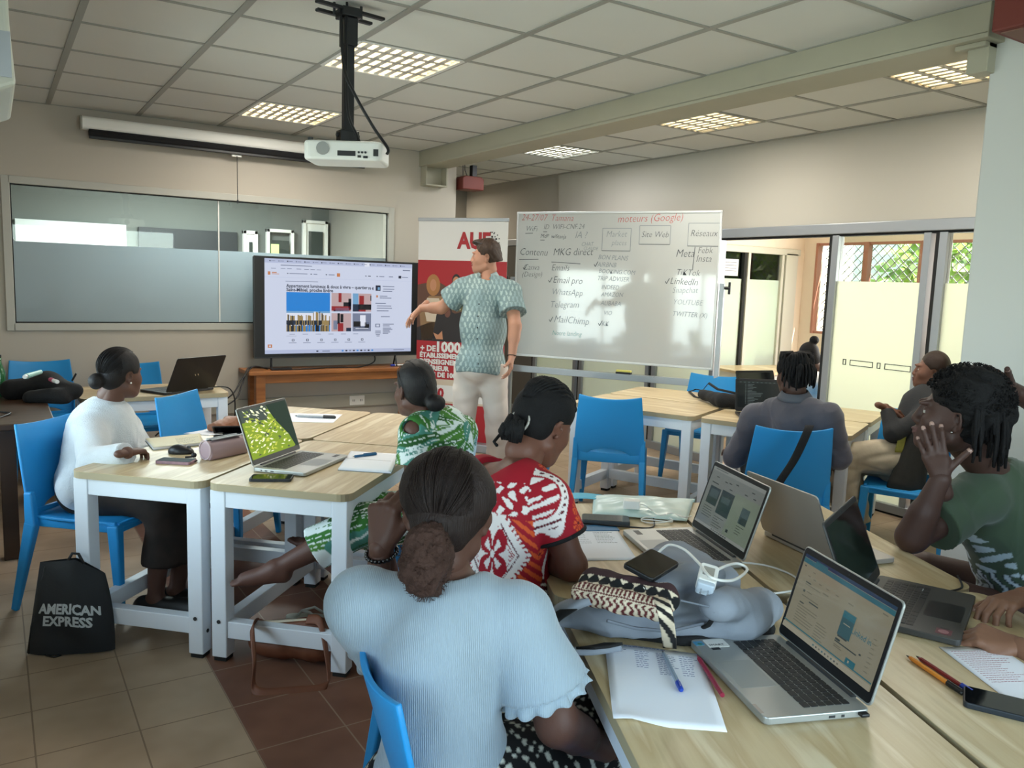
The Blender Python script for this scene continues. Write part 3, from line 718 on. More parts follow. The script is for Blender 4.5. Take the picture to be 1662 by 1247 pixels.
# screen content in screen coordinates: u 0..1, v 0..1 (top)
SX0,SX1,SZ0,SZ1=1.963,3.345,.885,1.705
scr=lambda u,v:(SX0+(SX1-SX0)*u-2.645,-.0036,SZ1-(SZ1-SZ0)*v-.75)
def emis(name,h,e=1.0):
    m=mat(name,h,.3,emit=e*.42); m.node_tree.nodes['Principled BSDF'].inputs['Base Color'].default_value=(0.01,0.01,0.01,1); return m
SMATS=[emis('screen_page','d6def4',.92),emis('screen_text','2a3350',.6),emis('screen_grey','8d97b4',.7),emis('screen_blue','1e88e0',.9),emis('screen_tan','b59a62',.7),emis('screen_darkblue','1d3556',.6),emis('screen_pink','d3b6b8',.8),
 emis('screen_red','a3262e',.8),emis('screen_orange','d88a55',.8),emis('screen_bar','c3cdec',.85),emis('screen_white','e8ecfa',.95),emis('screen_black','151a2c',.4),emis('screen_cyan','7fb6e2',.8)]
sm_=MB(); layer=[0]
def rect(u0,u1,v0,v1,mi,k=1):
    p=[scr(u0,v1),scr(u1,v1),scr(u1,v0),scr(u0,v0)]; sm_.add([(a,b-.0003*k,c) for a,b,c in p],[(0,1,2,3)],mi)
rect(0,1,0,1,0,0); rect(0,1,0,.045,9); rect(.655,.69,.005,.045,10,2); rect(0,1,.96,1,9)
for i in range(17): rect(.03+.055*i,.038+.055*i,.018,.03,[1,2][i%2],3); rect(.042+.055*i,.066+.055*i,.021,.027,2,3)
rect(.1,.3,.062,.07,2,3); 
for u in (.04,.1,.14,.2,.25,.29,.33): rect(u,u+.03,.098,.104,2,3)
rect(.02,.036,.135,.17,8,3); rect(.045,.075,.14,.15,8,3); rect(.045,.09,.157,.163,8,3)
for u0,u1 in ((.14,.148),(.155,.27),(.29,.3),(.31,.335),(.39,.4),(.41,.45),(.66,.67),(.68,.7),(.74,.75),(.76,.795),(.83,.86),(.925,.97)): rect(u0,u1,.146,.154,[1,2][u1-u0>.02],3)
rect(.9,.92,.135,.165,1,3); rect(.93,.985,.066,.078,2,3); rect(0,1,.192,.194,9,2)
rect(.465,.487,.13,.168,8,3)
rect(.13,.34,.228,.234,2,3)
PH=[(.135,.42,.345,.765),(.43,.565,.345,.545),(.575,.705,.345,.545),(.43,.565,.565,.765),(.575,.705,.565,.765)]
a=PH[0]; n0=14
rect(a[0],a[1],a[2],a[2]+.22,3,2)
rect(a[0],a[1],a[2]+.2,a[2]+.24,12,3)
r_=random.Random(3)
for i in range(48):
    u=a[0]+(a[1]-a[0])*i/48; q=a[2]+.235+.02*r_.random()-(.03 if 28<i<40 else 0); rect(u,u+(a[1]-a[0])/48,q,a[2]+.31,[4,10,4,5,10][r_.randrange(5)],4+i%2)
    rect(u,u+(a[1]-a[0])/48,a[2]+.30,a[2]+.345+.01*r_.random(),[4,5,11][r_.randrange(3)],5+i%2); rect(u,u+(a[1]-a[0])/48,a[2]+.34+.02*r_.random(),a[3],[4,5,3,11,4][r_.randrange(5)],4)
rect(a[0],a[1],a[2]+.22,a[2]+.3,10,3)
for k,c in zip((1,2,3,4),(6,6,6,2)):
    a=PH[k]; rect(*a,c,2); W_=a[1]-a[0]; H_=a[3]-a[2]
    for u0,u1,v0,v1,mi in {1:[(0,.95,.72,.95,7),(.2,.9,.8,1,2),(.6,1,.5,.72,11),(.35,.5,0,.5,7),(.85,1,.3,.9,11),(.1,.6,.9,1,5)],2:[(0,.3,0,.6,12),(.35,.6,.12,.6,7),(.3,1,.6,.9,11),(0,.35,.6,1,5),(.3,.7,.9,1,7),(.95,1,.1,.4,11)],
        3:[(.3,.42,0,.6,11),(.33,.6,.55,1,7),(.45,.6,.05,.5,11),(.1,.3,.4,.9,2),(.75,1,.8,1,5)],4:[(.4,.7,.1,.7,10),(.05,.45,.45,.75,11),(.65,.9,.5,.8,11),(.1,.85,.78,.88,5),(.75,.9,.05,.6,2),(0,.35,.75,1,2)]}[k]:
        rect(a[0]+W_*u0,a[0]+W_*u1,a[2]+H_*v0,a[2]+H_*v1,mi,4)
    if k==4: rect(a[0]+W_*.15,a[0]+W_*.85,a[2]+H_*.82,a[2]+H_*.86,10,6)
rect(.735,.77,.25,.31,1,3); rect(.75,.765,.27,.3,12,4)
for u0,u1,v in ((.785,.87,.255),(.79,.87,.285),(.785,.855,.31),(.765,.82,.365),(.765,.85,.385),(.735,.81,.445),(.745,.85,.475),(.745,.855,.5),(.745,.83,.53),(.775,.84,.595),(.79,.87,.68),(.79,.84,.7),(.79,.85,.725),(.79,.86,.74),(.79,.84,.755),(.79,.845,.77),(.79,.83,.785),(.735,.775,.76),(.735,.775,.78),(.74,.77,.8),(.745,.768,.815)): rect(u0,u1,v,v+.009,[2,1][(v*1000)%2>1],3)
rect(.74,.752,.36,.385,8,3); rect(.735,.77,.68,.72,2,3); rect(.742,.763,.688,.712,0,4)
for i in range(6): 
    rect(.155+.085*i,.19+.085*i,.79,.796,2,3); rect(.17+.093*i,.186+.093*i,.845,.868,1,3); rect(.173+.093*i,.183+.093*i,.85,.863,0,4); rect(.15+.093*i,.2+.093*i,.883,.888,2,3)
rect(.135,.2,.812,.814,1,3); rect(.018,.045,.9,.935,8,3); rect(.026,.037,.91,.925,0,4)
for i in range(10): rect(.475+.026*i if i>0 else .33,.488+.026*i if i>0 else .343,.972,.987,[1,3,11,2][i%4],4)
rect(.37,.42,.975,.985,2,3); rect(.87,.95,.975,.983,2,3)
fx=Matrix.Translation((SX0-2.645,-.0052,SZ1-.75))@Matrix.Rotation(R(90),4,'X')
WS,HS=SX1-SX0,SZ1-SZ0
text_mb(sm_,'Appartement lumineux & doux à vivre – quartier',.041,fx@Matrix.Translation((.135*WS,-.295*HS,0)),1,thick=.0001,bold=.001,sx=.92)
text_mb(sm_,'Saint-Mihiel, proche Erdre',.041,fx@Matrix.Translation((.135*WS,-.337*HS,0)),1,thick=.0001,bold=.0012,sx=.97)
text_mb(sm_,'70 €',.03,fx@Matrix.Translation((.68*WS,-.3*HS,0)),1,thick=.0001,bold=.001)
ob('screen',sm_,SMATS,t,label='lit screen with a property listing and photographs')
# things on the console
def cable(name,pts,r,label,m='black',cat='cable',n=6,group=None):
    P=[Vector(p) for p in pts]; out=[]
    for i in range(len(P)-1):
        p0,p1,p2,p3=P[max(i-1,0)],P[i],P[i+1],P[min(i+2,len(P)-1)]
        for k in range(8):
            s=k/8; out.append(.5*((2*p1)+(-p0+p2)*s+(2*p0-5*p1+4*p2-p3)*s*s+(-p0+3*p1-3*p2+p3)*s**3))
    out.append(P[-1]); o=ob(name,MB().tube(out,r,n),m,smooth=True); return tag(o,label,cat,group)
cable('power_cable',[(3.0,7.06,.86),(2.98,7.02,.79),(2.8,6.93,.757),(2.55,6.95,.757),(2.3,6.9,.757),(2.1,6.92,.757),(1.95,6.96,.77),(1.80,6.9,.78),(1.74,6.84,.68),(1.66,6.75,.55),(1.52,6.62,.5)],.006,'black cable drooping from the television along the console to the left')
cable('power_cable',[(1.98,6.97,.757),(1.84,6.9,.79),(1.73,6.83,.7),(1.6,6.75,.56),(1.35,6.9,.42),(1.2,7.1,.3),(1.1,7.17,.2)],.006,'second black cable hanging from the console corner towards the floor')
cable('power_cable',[(1.30,5.98,.755),(1.42,5.97,.74),(1.47,6.02,.6),(1.44,6.1,.35),(1.3,6.5,.12),(1.0,6.85,.03),(.75,6.9,.012),(.5,7.0,.012)],.005,'black laptop charging cable hanging behind the small table')
t=thing('marker','white marker pen with a blue cap on the console','pen',(3.19,6.95,.75)); 
ob('barrel',MB().tube([(-.03,0,.011),(.06,.01,.011)],.009,10),'white',t); ob('cap',MB().tube([(-.07,-.004,.011),(-.03,0,.011)],.010,10),[mat('marker_blue','2b3fae',.4)],t)
t=thing('power_adapter','small black box lying under the television on the console','adapter',(2.08,6.92,.75)); ob('body',MB().box(-.09,.09,-.02,.02,0,.02),'black',t,bevel=.004)
# ---- wall socket
t=thing('wall_socket','white double wall socket on the grey cable duct','socket',(2.88,YB-.03,.41))
ob('plate',MB().box(-.075,.075,-.008,0,-.045,.045),'white',t,bevel=.003); ob('slots',MB().box(-.045,-.04,-.0095,-.008,-.01,.01).box(-.03,-.025,-.0095,-.008,-.01,.01).box(.03,.035,-.0095,-.008,-.01,.01).box(.045,.05,-.0095,-.008,-.01,.01),'dark',t)
# ---- projection screen roll on the back wall
t=thing('projection_screen','rolled-up projection screen in a long white case above the interior window','projection screen',(1.77,7.12,2.60))
ob('case',MB().rbox(-.05,.05,-.045,.045,-1.145,1.145,.03).xf(Matrix.Translation((0,0,.065))@Matrix.Rotation(R(90),4,'Y')),'white',t)
for s in (-1,1): ob('end_cap',MB().rbox(-.052,.052,-.047,.047,0,.012,.03).xf(Matrix.Translation((s*1.15-.006,0,.065))@Matrix.Rotation(R(90),4,'Y')),'tbar',t)
ob('fabric_roll',MB().tube([(-1.1,-.02,-.005),(1.13,-.02,-.005)],.03,12),'black_matte',t)
ob('bottom_bar',MB().box(-1.1,1.13,-.035,-.012,-.05,-.02),'black',t,bevel=.004)
ob('pull_grip',MB().rbox(-.04,.04,-.012,.012,-.065,-.045,.006),'white',t)
ob('pull_cord',MB().tube([(0,-.02,-.06),(0,-.02,-.30),(.002,-.02,-.42)],.003,6).tube([(0.002,-.02,-.42),(0.002,-.02,-.45)],.007,8),'dark',t)
# ---- projector on its ceiling pole
PX,PY=1.40,3.63
t=thing('projector_mount','black ceiling pole and bracket holding the projector','projector mount',(PX,PY,2.20))
ob('pole',MB().box(-.024,.024,-.018,.018,.0,.42).box(-.02,.02,-.014,.014,.4,.52),'black',t,bevel=.004)
ob('ceiling_bracket',MB().box(-.032,.032,-.035,.035,.40,.52).box(-.045,.045,-.05,.05,.52,.56),'black',t,bevel=.004)
for k,(a,b_) in enumerate((((-.17,-.08),(.17,.0)),((-.13,.08),(.15,.14)))): ob('bracket_arm',MB().beam((a[0],a[1]*.7,.55),(b_[0],b_[1]*.7,.55),.03,.014),'black',t,bevel=.005)
ob('arm_bolts',MB().tube([(.06,.0,.53),(.06,0,.585)],.006,6).tube([(-.06,.02,.53),(-.06,.02,.585)],.006,6),'dark',t)
ob('tilt_joint',MB().box(-.045,.045,-.03,.03,-.02,.03).tube([(-.055,0,.01),(.055,0,.01)],.012,8).box(-.02,.02,-.05,.05,-.045,-.02).beam((-.03,0,-.03),(-.07,.05,-.055),.015,.01).beam((.03,0,-.03),(.07,.05,-.055),.015,.01).beam((0,0,-.03),(-.05,-.06,-.055),.015,.01),'black',t,bevel=.003)
t=thing('projector','white projector hanging upside down from the ceiling pole','projector',(PX,PY,2.085),R(-33))
ob('body',MB().rbox(-.175,.175,-.12,.12,0,.085,.035),'white',t,bevel=.012,seg=3)
ob('speaker_grille',MB().lathe([(0,0),(.029,0),(.029,.003),(.0,.003)],20).xf(Matrix.Translation((-.085,-.121,.048))@Matrix.Rotation(R(90),4,'X')),[mat('grille_grey','9a9b98',.6)],t)
for q in ((-.02,.06,-.1225,-.12,.018,.04),(.07,.085,-.123,-.12,.012,.022),(.095,.115,-.123,-.12,.01,.02),(.14,.162,-.124,-.12,.02,.05)): ob('port',MB().box(*q),'dark',t)
for x in (.075,.09,.105): ob('port',MB().tube([(x,-.12,.035),(x,-.124,.035)],.005,8),'dark',t)
ob('feet',MB().tube([(-.13,.06,.085),(-.13,.06,.1)],.016,10).tube([(.14,.02,.085),(.14,.02,.1)],.016,10).tube([(-.15,-.08,.085),(-.15,-.08,.1)],.012,10),'dark',t)
ob('lens_ring',MB().tube([(-.1,.12,.045),(-.1,.132,.045)],.03,16),'dark',t)
cable('video_cable',[(1.38,3.60,2.78),(1.375,3.585,2.5),(1.38,3.575,2.3),(1.41,3.54,2.2),(1.425,3.51,2.12)],.006,'thin black cable running down the projector pole to its ports')
cable('projector_power_cable',[(1.355,3.61,2.76),(1.36,3.58,2.5),(1.40,3.55,2.38),(1.47,3.50,2.24),(1.52,3.455,2.15),(1.515,3.45,2.12)],.007,'black power cable slanting from the pole to the right side of the projector')
# ---- air conditioner at the left edge
t=thing('air_conditioner','white wall air conditioner cut by the left edge near the ceiling','air conditioner',(-.50,2.95,2.06))
prof=[(.085,.05),(.085,.64),(.40,.64),(.52,.56),(.57,.49),(.575,.21),(.585,.04),(.50,.0),(.1,.0)]
ob('body',MB().prism([(x,z) for x,z in prof],-.05,.62,axis='y'),[mat('ac_shell','c9c9bb',.4)],t,bevel=.015,seg=3)
ob('louvre',MB().beam((.49,0.0,.0),(.49,.6,.0),.09,.008),[mat('ac_louvre','a8b4bc',.4)],t)
ob('side_vent',MB().box(.50,.575,-.054,-.05,.06,.19),'alu',t)
# ---- roll-up banner
BL=Vector((3.36,6.9,0)); BR_=Vector((3.905,6.21,0)); bd=(BR_-BL).normalized(); BW=(BR_-BL).length; bn=Vector((bd.y,-bd.x,0))  # towards camera
ang=math.atan2(bd.y,bd.x)
t=thing('roll_up_banner','tall red and white roll-up banner with group photo behind the presenter','banner',(BL.x,BL.y,0),ang)
red_=mat('banner_red','a3161f',.55); bwht=mat('banner_white','dcdad6',.6)
def ph(u,v): return (BW*u,-.001,2.12-2.04*v)
bmb=MB().box(0,BW,0,.003,.08,2.12,0).box(0,BW,-.0015,0,.08,1.75,1); 
BM=[bwht,red_,mat('banner_photo_brown','5b3a2a',.6),mat('banner_photo_dark','241c1c',.6),mat('banner_skin','b9815e',.6),mat('banner_skin_dark','6a4032',.6),mat('banner_blond','a5713f',.6),mat('banner_green','5c5730',.6),mat('banner_olive','8a6a48',.6),mat('banner_beige','c9b8a2',.6),mat('banner_shirt','cfc7b2',.6)]
def poly(pts,mi,k):
    bmb.add([(x,-.0015-.0004*k,z) for x,z in pts],[tuple(range(len(pts)))],mi)
def oval(x,z,rx,rz,mi,k,n=18): poly([(x+rx*math.cos(2*PI*i/n),z+rz*math.sin(2*PI*i/n)) for i in range(n)],mi,k)
poly([(0,1.0),(BW,1.0),(BW,1.42),(.6,1.5),(.35,1.48),(.2,1.56),(0,1.52)],2,1)
poly([(0,1.0),(BW,1.0),(BW,1.15),(.5,1.3),(.25,1.22),(0,1.12)],3,2)
poly([(.02,1.3),(.12,1.42),(.25,1.42),(.3,1.25),(.2,1.02),(.05,1.0)],8,2)
oval(.16,1.52,.07,.10,6,3); oval(.16,1.52,.033,.055,4,4); poly([(.07,1.30),(.1,1.4),(.22,1.4),(.27,1.28),(.2,1.18),(.1,1.18)],9,3)
poly([(.28,1.3),(.3,1.47),(.48,1.47),(.52,1.28)],7,3); poly([(.34,1.3),(.36,1.46),(.43,1.46),(.44,1.3)],10,4); oval(.39,1.57,.042,.058,3,3); oval(.39,1.555,.035,.05,4,4)
poly([(.16,1.02),(.2,1.25),(.3,1.3),(.42,1.25),(.46,1.02)],3,5); oval(.31,1.28,.045,.06,3,6); oval(.31,1.27,.03,.045,5,7)
poly([(.17,1.08),(.2,1.02),(.27,1.02),(.26,1.1),(.22,1.06)],4,8)
oval(.62,1.45,.05,.08,3,3); oval(.62,1.44,.03,.05,5,4); poly([(.52,1.2),(.54,1.36),(.7,1.36),(.75,1.2)],9,3)
poly([(0,.60),(BW,.60),(BW,.645),(0,.645)],9,4); poly([(.0,.42),(BW,.42),(BW,.6),(0,.6)],9,4); poly([(.05,.44),(BW-.06,.44),(BW-.06,.59),(.05,.59)],0,5)
def bt(txt,x,z,s,mi,bold=.002,sx=1): text_mb(bmb,txt,s,Matrix.Translation((x,-.0042,z))@Matrix.Rotation(R(90),4,'X'),mi,bold=bold,sx=sx)
bt('AUF',.40,1.865,.20,1,.008,.85)
bt('+ DE',.04,.905,.075,0,.003); bt('1000',.19,.905,.13,0,.006)
bt('ÉTABLISSEMENTS',.035,.845,.062,0,.003); bt("D'ENSEIGNEMENT",.035,.785,.062,0,.003); bt('SUPÉRIEUR',.035,.725,.062,0,.003); bt('ET +G DE 100',.035,.665,.062,0,.003)
bt('60',.17,.475,.12,1,.006); bt('LES',.39,.535,.055,3,.003); bt('PAYS DE',.39,.475,.055,3,.003); bt('S',.73,.535,.055,3,.003); bt('DE',.69,.475,.055,3,.003)
bt('www.auf.org',.27,.34,.05,0,.001); bt('#francophonie',.3,.15,.035,0,.001)
for x,g in ((.36,'f'),(.46,'in'),(.56,'')):
    oval(x,.255,.038,.038,0,6)
    if g: bt(g,x-.018,.237,.05,1,.003)
poly([(.538,.24),(.582,.24),(.582,.27),(.538,.27)],1,8); poly([(.555,.247),(.568,.255),(.555,.263)],0,9)
r_=random.Random(4)
for i in range(26):
    a=2*PI*i/26; bmb.add([(.72+.075*math.cos(a)*(.5+.5*(i%2)),-.004,1.93+.075*math.sin(a)),(.73+.075*math.cos(a)*(.5+.5*(i%2)),-.004,1.93+.075*math.sin(a)),(.73+.075*math.cos(a)*(.5+.5*(i%2)),-.004,1.94+.075*math.sin(a)),(.72+.075*math.cos(a)*(.5+.5*(i%2)),-.004,1.94+.075*math.sin(a))],[(0,1,2,3)],3)
for (x,z) in ((.69,1.95),(.73,1.97),(.75,1.92),(.7,1.9),(.77,1.95)): oval(x,z,.009,.009,3,7)
ob('print',bmb,BM,t)
ob('top_rail',MB().box(-.005,BW+.005,-.008,.012,2.105,2.135),'alu',t,bevel=.003)
ob('base',MB().box(-.01,BW+.01,-.1,.1,0,.08),'alu',t,bevel=.01)
ob('back_pole',MB().tube([(BW/2,.02,.05),(BW/2,.02,2.12)],.008,8),'alu',t)
# ---- whiteboard on wheels
WL=Vector((4.10,6.35,0)); WR=Vector((5.07,4.79,0)); wd=(WR-WL).normalized(); WW=(WR-WL).length; ang=math.atan2(wd.y,wd.x)
t=thing('mobile_whiteboard','large mobile whiteboard covered in handwriting, on a grey metal stand','whiteboard',(WL.x,WL.y,0),ang)
WZ0,WZ1=.906,2.196; KW=1.08
ob('board',MB().box(0,WW,0,.02,WZ0,WZ1),[mat('whiteboard_enamel','bcbfbd',.09,spec=.6,coat=.4)],t)
ob('frame',MB().box(-.012,WW+.012,-.006,.026,WZ1-.004,WZ1+.016).box(-.012,WW+.012,-.006,.026,WZ0-.016,WZ0+.004).box(-.014,.004,-.006,.026,WZ0-.016,WZ1+.016).box(WW-.004,WW+.014,-.006,.026,WZ0-.016,WZ1+.016),[mat('board_frame','cdd0d0',.35,metal=.3)],t,bevel=.004)
for x in (-.045,WW+.045):
    ob('upright',MB().box(x-.02,x+.02,-.0,.04,.06,1.62),'alu',t,bevel=.004)
    ob('wheel_foot',MB().box(x-.025,x+.025,-.28,.32,.07,.11),'alu',t,bevel=.004)
    for y in (-.25,.28): ob('castor',MB().tube([(x-.012,y,.035),(x+.012,y,.035)],.034,14),'black',t)
    ob('knob',MB().tube([(x+(.02 if x>0 else -.02),.02,1.58),(x+(.06 if x>0 else -.06),.02,1.58)],.014,8).box(x+(.05 if x>0 else -.07),x+(.07 if x>0 else -.05),.012,.028,1.53,1.63),'black',t,bevel=.003)
ob('cross_bar',MB().box(-.03,WW+.03,.01,.04,.74,.80),'alu',t,bevel=.003)
ob('marker_tray',MB().box(.81,1.35,-.06,.02,.796,.803),'alu',t)
HW=[('24-27/07  Tamana',.03,.055,.075,2),('moteurs (Google)',.88,.075,.085,2),('WiFi',.07,.145,.065,0),('ID  WIFI-CNF.24',.235,.13,.06,0),('MdP  wifitanja',.21,.20,.048,0),('IA ?',.52,.20,.08,1),('CHAT',.58,.265,.045,1),('CLAUDE',.60,.295,.038,1),
('Market',.79,.19,.07,1),('places',.84,.255,.06,1),('Site Web',1.085,.19,.068,0),('Réseaux',1.475,.18,.072,0),('Contenu',.02,.345,.085,0),('MKG direct',.33,.345,.085,0),('BON PLANS',.73,.37,.055,1),('√AIRBNB',.70,.43,.055,1),('BOOKING.COM',.74,.48,.05,1),('TRIP ADVISER',.73,.54,.052,1),
('Canva √',.06,.47,.07,0),('(Design)',.05,.53,.065,0),('Emails',.32,.47,.075,0),('√Email pro',.30,.57,.08,0),('WhatsApp',.33,.67,.075,1),('Telegram',.32,.78,.08,1),('√MailChimp',.32,.90,.085,1),('Notre landing',.35,1.01,.055,3),('INDEED',.77,.61,.05,1),('AMAZON',.77,.67,.05,1),('ALIBABA',.77,.74,.052,1),('VIO',.80,.82,.05,1),('√KK',.76,.91,.055,1),
('Meta',1.37,.34,.085,0),('Febk',1.54,.31,.07,0),('Insta',1.53,.375,.075,0),('TiKTok',1.38,.48,.07,0),('√LinkedIn',1.30,.55,.075,0),('Snapchat',1.36,.62,.065,1),('YOUTUBE',1.37,.71,.06,1),('TWITTER (X)',1.37,.80,.055,1)]
inks=[mat('ink_black','3c4046',.5),mat('ink_grey','777f86',.5),mat('ink_red','b0504c',.5),mat('ink_green','6f9a96',.5)]
hm=MB(); r_=random.Random(8)
for s,x,y,sz,mi in HW:
    x,y,sz=x*KW,y*KW,sz*KW
    if '√' in s:
        hm.beam((x,-.0006,WZ1-y+.02),(x+.012,-.0006,WZ1-y),.0005,.006,0,up=(1,0,0)); hm.beam((x+.012,-.0006,WZ1-y),(x+.035,-.0006,WZ1-y+.045),.0005,.006,0,up=(1,0,0))
    s=s.replace('√','  ')
    text_mb(hm,s,sz,Matrix.Translation((x,-.0006,WZ1-y))@Matrix.Rotation(R(90),4,'X')@Matrix.Rotation(r_.uniform(-.03,.03),4,'Z'),mi,thick=.0002,bold=-.0012 if sz>.06 else -.0004,shear=.25,sx=.86)
def ln(x0,y0,x1,y1,mi=0,w_=.005):
    x0,y0,x1,y1=x0*KW,y0*KW,x1*KW,y1*KW; hm.beam((x0,-.0006,WZ1-y0),(x1,-.0006,WZ1-y1),.0006,w_,mi,up=(0.3,0,1))
for a in ((.02,.385,.2,.38),(.32,.40,.58,.41),(.07,.165,.14,.163),(.235,.15,.27,.15),(.21,.22,.25,.22)): ln(*a)
for x0,x1,y0,y1 in ((.76,1.0,.12,.30),(1.07,1.32,.10,.245),(1.46,1.70,.08,.255)):
    ln(x0,y0,x1,y0,1,.004); ln(x0,y1,x1,y1,0,.005); ln(x0,y0,x0,y1,1,.004); ln(x1,y0,x1,y1,1,.004)
ln(1.52,.26,1.51,.44,0)
ob('handwriting',hm,inks,t,label='marker handwriting in black, grey and red')
t=thing('board_eraser','yellow and black eraser on the whiteboard crossbar','eraser',tuple(WL+wd*1.10+Vector((-.02,-.0,.803))),ang)
ob('felt',MB().box(-.07,.07,-.04,.0,0,.018),'black',t,bevel=.004); ob('grip',MB().box(-.068,.068,-.038,-.002,.018,.035),[mat('eraser_yellow','d8cf6a',.5)],t,bevel=.004)
# ---- furniture in the bright room beyond
t=thing('far_table','pale table in the bright room beyond the glass partition','table',(7.0,5.75,0),R(-12))
ob('tabletop',MB().rbox(-.6,.6,-.35,.35,.72,.745,.05),'table_wood',t); ob('apron',MB().box(-.54,.54,-.3,-.28,.62,.72).box(-.54,.54,.28,.3,.62,.72).box(-.54,-.52,-.28,.28,.62,.72).box(.52,.54,-.28,.28,.62,.72),'white',t)
for x in (-.55,.48):
    for y in (-.3,.24): ob('leg',MB().box(x,x+.06,y,y+.06,0,.72),'white',t)
wc=mat('white_chair_plastic','cfc8c4',.5)
def wchair(x,y,f,label):
    t=dup(ch0,(x,y,0),R(f-90),label,'white plastic chairs in the far room')
    t.name='white_chair'
    for c in t.children: c.data=c.data.copy(); c.data.materials[0]=wc
wchair(6.85,6.05,-100,'white plastic chair behind the far table, nearest the whiteboard'); wchair(7.45,5.98,-100,'white plastic chair behind the far table, nearest the red window frame'); 
wchair(6.45,5.05,80,'white plastic chair in front of the far table seen beside the blue chair')

# ================================================================ LAPTOPS, PAPERS, BAGS
TT=.745
def scr_mat(name,h,e,rough=.12):
    m=mat(name,h,.6 if name[:2]=='le' else rough,spec=.12 if name[:2]=='le' else .5,emit=e*{'le':.62,'co':.4}.get(name[:2],.36)); m.node_tree.nodes['Principled BSDF'].inputs['Base Color'].default_value=(.012,.013,.014,1); return m
def laptop(label,x,y,rz,w_,d,lid,shell,keys='key',deck=None,z=TT,content=None,h=.018,bez=.012,bottom=.022,lh=None,screen=True,stickers=True,dx=0,sx=-1):
    t=thing('laptop',label,'laptop',(x,y,z),R(rz)); sh=M[shell] if isinstance(shell,str) else shell; dk=deck or sh
    lh=lh or d*.97
    ob('base',MB().rbox(-w_/2,w_/2,-d/2,d/2,.003,h,.012),sh,t,bevel=.002)
    ob('rubber_feet',MB().box(-w_/2+.03,w_/2-.03,-d/2+.012,-d/2+.018,0,.003).box(-w_/2+.03,w_/2-.03,d/2-.02,d/2-.012,0,.003),'rubber',t)
    kb=MB(); kw=w_*.86; kx0=-kw/2; ky1=d/2-.028; kh=d*.46; rows=6; zc=h
    for r_ in range(rows):
        y1=ky1-kh*r_/rows; y0=y1-kh/rows+.0025; nk=15 if r_<5 else 9; xx=kx0
        ws=[1]*nk
        if r_==5: ws=[1,1,1,1.2,5.2,1.2,1,1,1]
        if r_==1: ws[-1]=1.6
        if r_==2: ws[0]=1.5
        if r_==3: ws[0]=1.8; ws[-2]=1.7
        if r_==4: ws[0]=2.1; ws[-2]=2
        tot=sum(ws)
        for q in ws:
            ww=kw*q/tot; kb.rbox(xx+.0012,xx+ww-.0012,y0,y1,zc-.0005,zc+.0012,.002,n=2); xx+=ww
    ob('keyboard',kb,keys,t)
    ob('touchpad',MB().rbox(-w_*.17+dx,w_*.17+dx,-d/2+.012,-d/2+d*.40,h-.0004,h+.0003,.004),mat('touchpad_'+(shell if isinstance(shell,str) else shell.name),'8e8f8b' if shell=='silver' else '232325',.3),t)
    if stickers: ob('sticker',MB().box(min(sx*w_*.33,sx*w_*.45),max(sx*w_*.33,sx*w_*.45),-d/2+.03,-d/2+.05,h-.0003,h+.0004),[M['black'],M['white']],t)
    ob('side_ports',MB().box(-w_/2-.0006,-w_/2+.001,d*.1,d*.16,.007,.012).box(-w_/2-.0006,-w_/2+.001,d*.22,d*.27,.007,.012).box(-w_/2-.0006,-w_/2+.001,d*.32,d*.35,.007,.012).box(w_/2-.001,w_/2+.0006,d*.1,d*.16,.007,.012).box(w_/2-.001,w_/2+.0006,d*.22,d*.25,.007,.012),'dark',t)
    ob('hinge',MB().tube([(-w_*.36,d/2-.004,h),(w_*.36,d/2-.004,h)],.006,8),'dark',t)
    # lid frame: origin at hinge, local x right, local y up the lid, local z out of the screen
    a=R(lid); L=Matrix(((1,0,0,0),(0,-math.cos(a),-math.sin(a),d/2-.004),(0,math.sin(a),-math.cos(a),h+.002),(0,0,0,1)))
    ob('lid',MB().rbox(-w_/2,w_/2,.002,lh,-.006,-.0008,.012).xf(L),sh,t,bevel=.0015)
    ob('bezel',MB().rbox(-w_/2+.003,w_/2-.003,.006,lh-.003,-.001,0,.01).xf(L),'black',t)
    ob('camera',MB().tube([(0,lh-.009,0),(0,lh-.009,.0006)],.0022,8).xf(L),'dark',t)
    X0,X1,Y0,Y1=-w_/2+bez,w_/2-bez,bottom+.006,lh-bez-.004
    sm=MB(); layer=[0]
    def r(u0,u1,v0,v1,mi):
        layer[0]+=1; zz=.0004+.00004*layer[0]; sm.add([(X0+(X1-X0)*u0,Y1-(Y1-Y0)*v1,zz),(X0+(X1-X0)*u1,Y1-(Y1-Y0)*v1,zz),(X0+(X1-X0)*u1,Y1-(Y1-Y0)*v0,zz),(X0+(X1-X0)*u0,Y1-(Y1-Y0)*v0,zz)],[(0,1,2,3)],mi)
    mats=[mat('dark_screen','0a0c0d',.08)]; r(0,1,0,1,0)
    if content: mats=content(r,sm,L,(X0,X1,Y0,Y1))
    ob('screen',sm.xf(L),mats,t)
    return t,L
pg=[scr_mat('page_beige','a49f86',.55),scr_mat('page_teal','2f7c8a',.5),scr_mat('page_dark','4d5a56',.4),scr_mat('page_blue','144a70',.4),scr_mat('page_text','8a8773',.45),scr_mat('page_photo','3f6a70',.5),scr_mat('page_light','b3ae98',.6)]
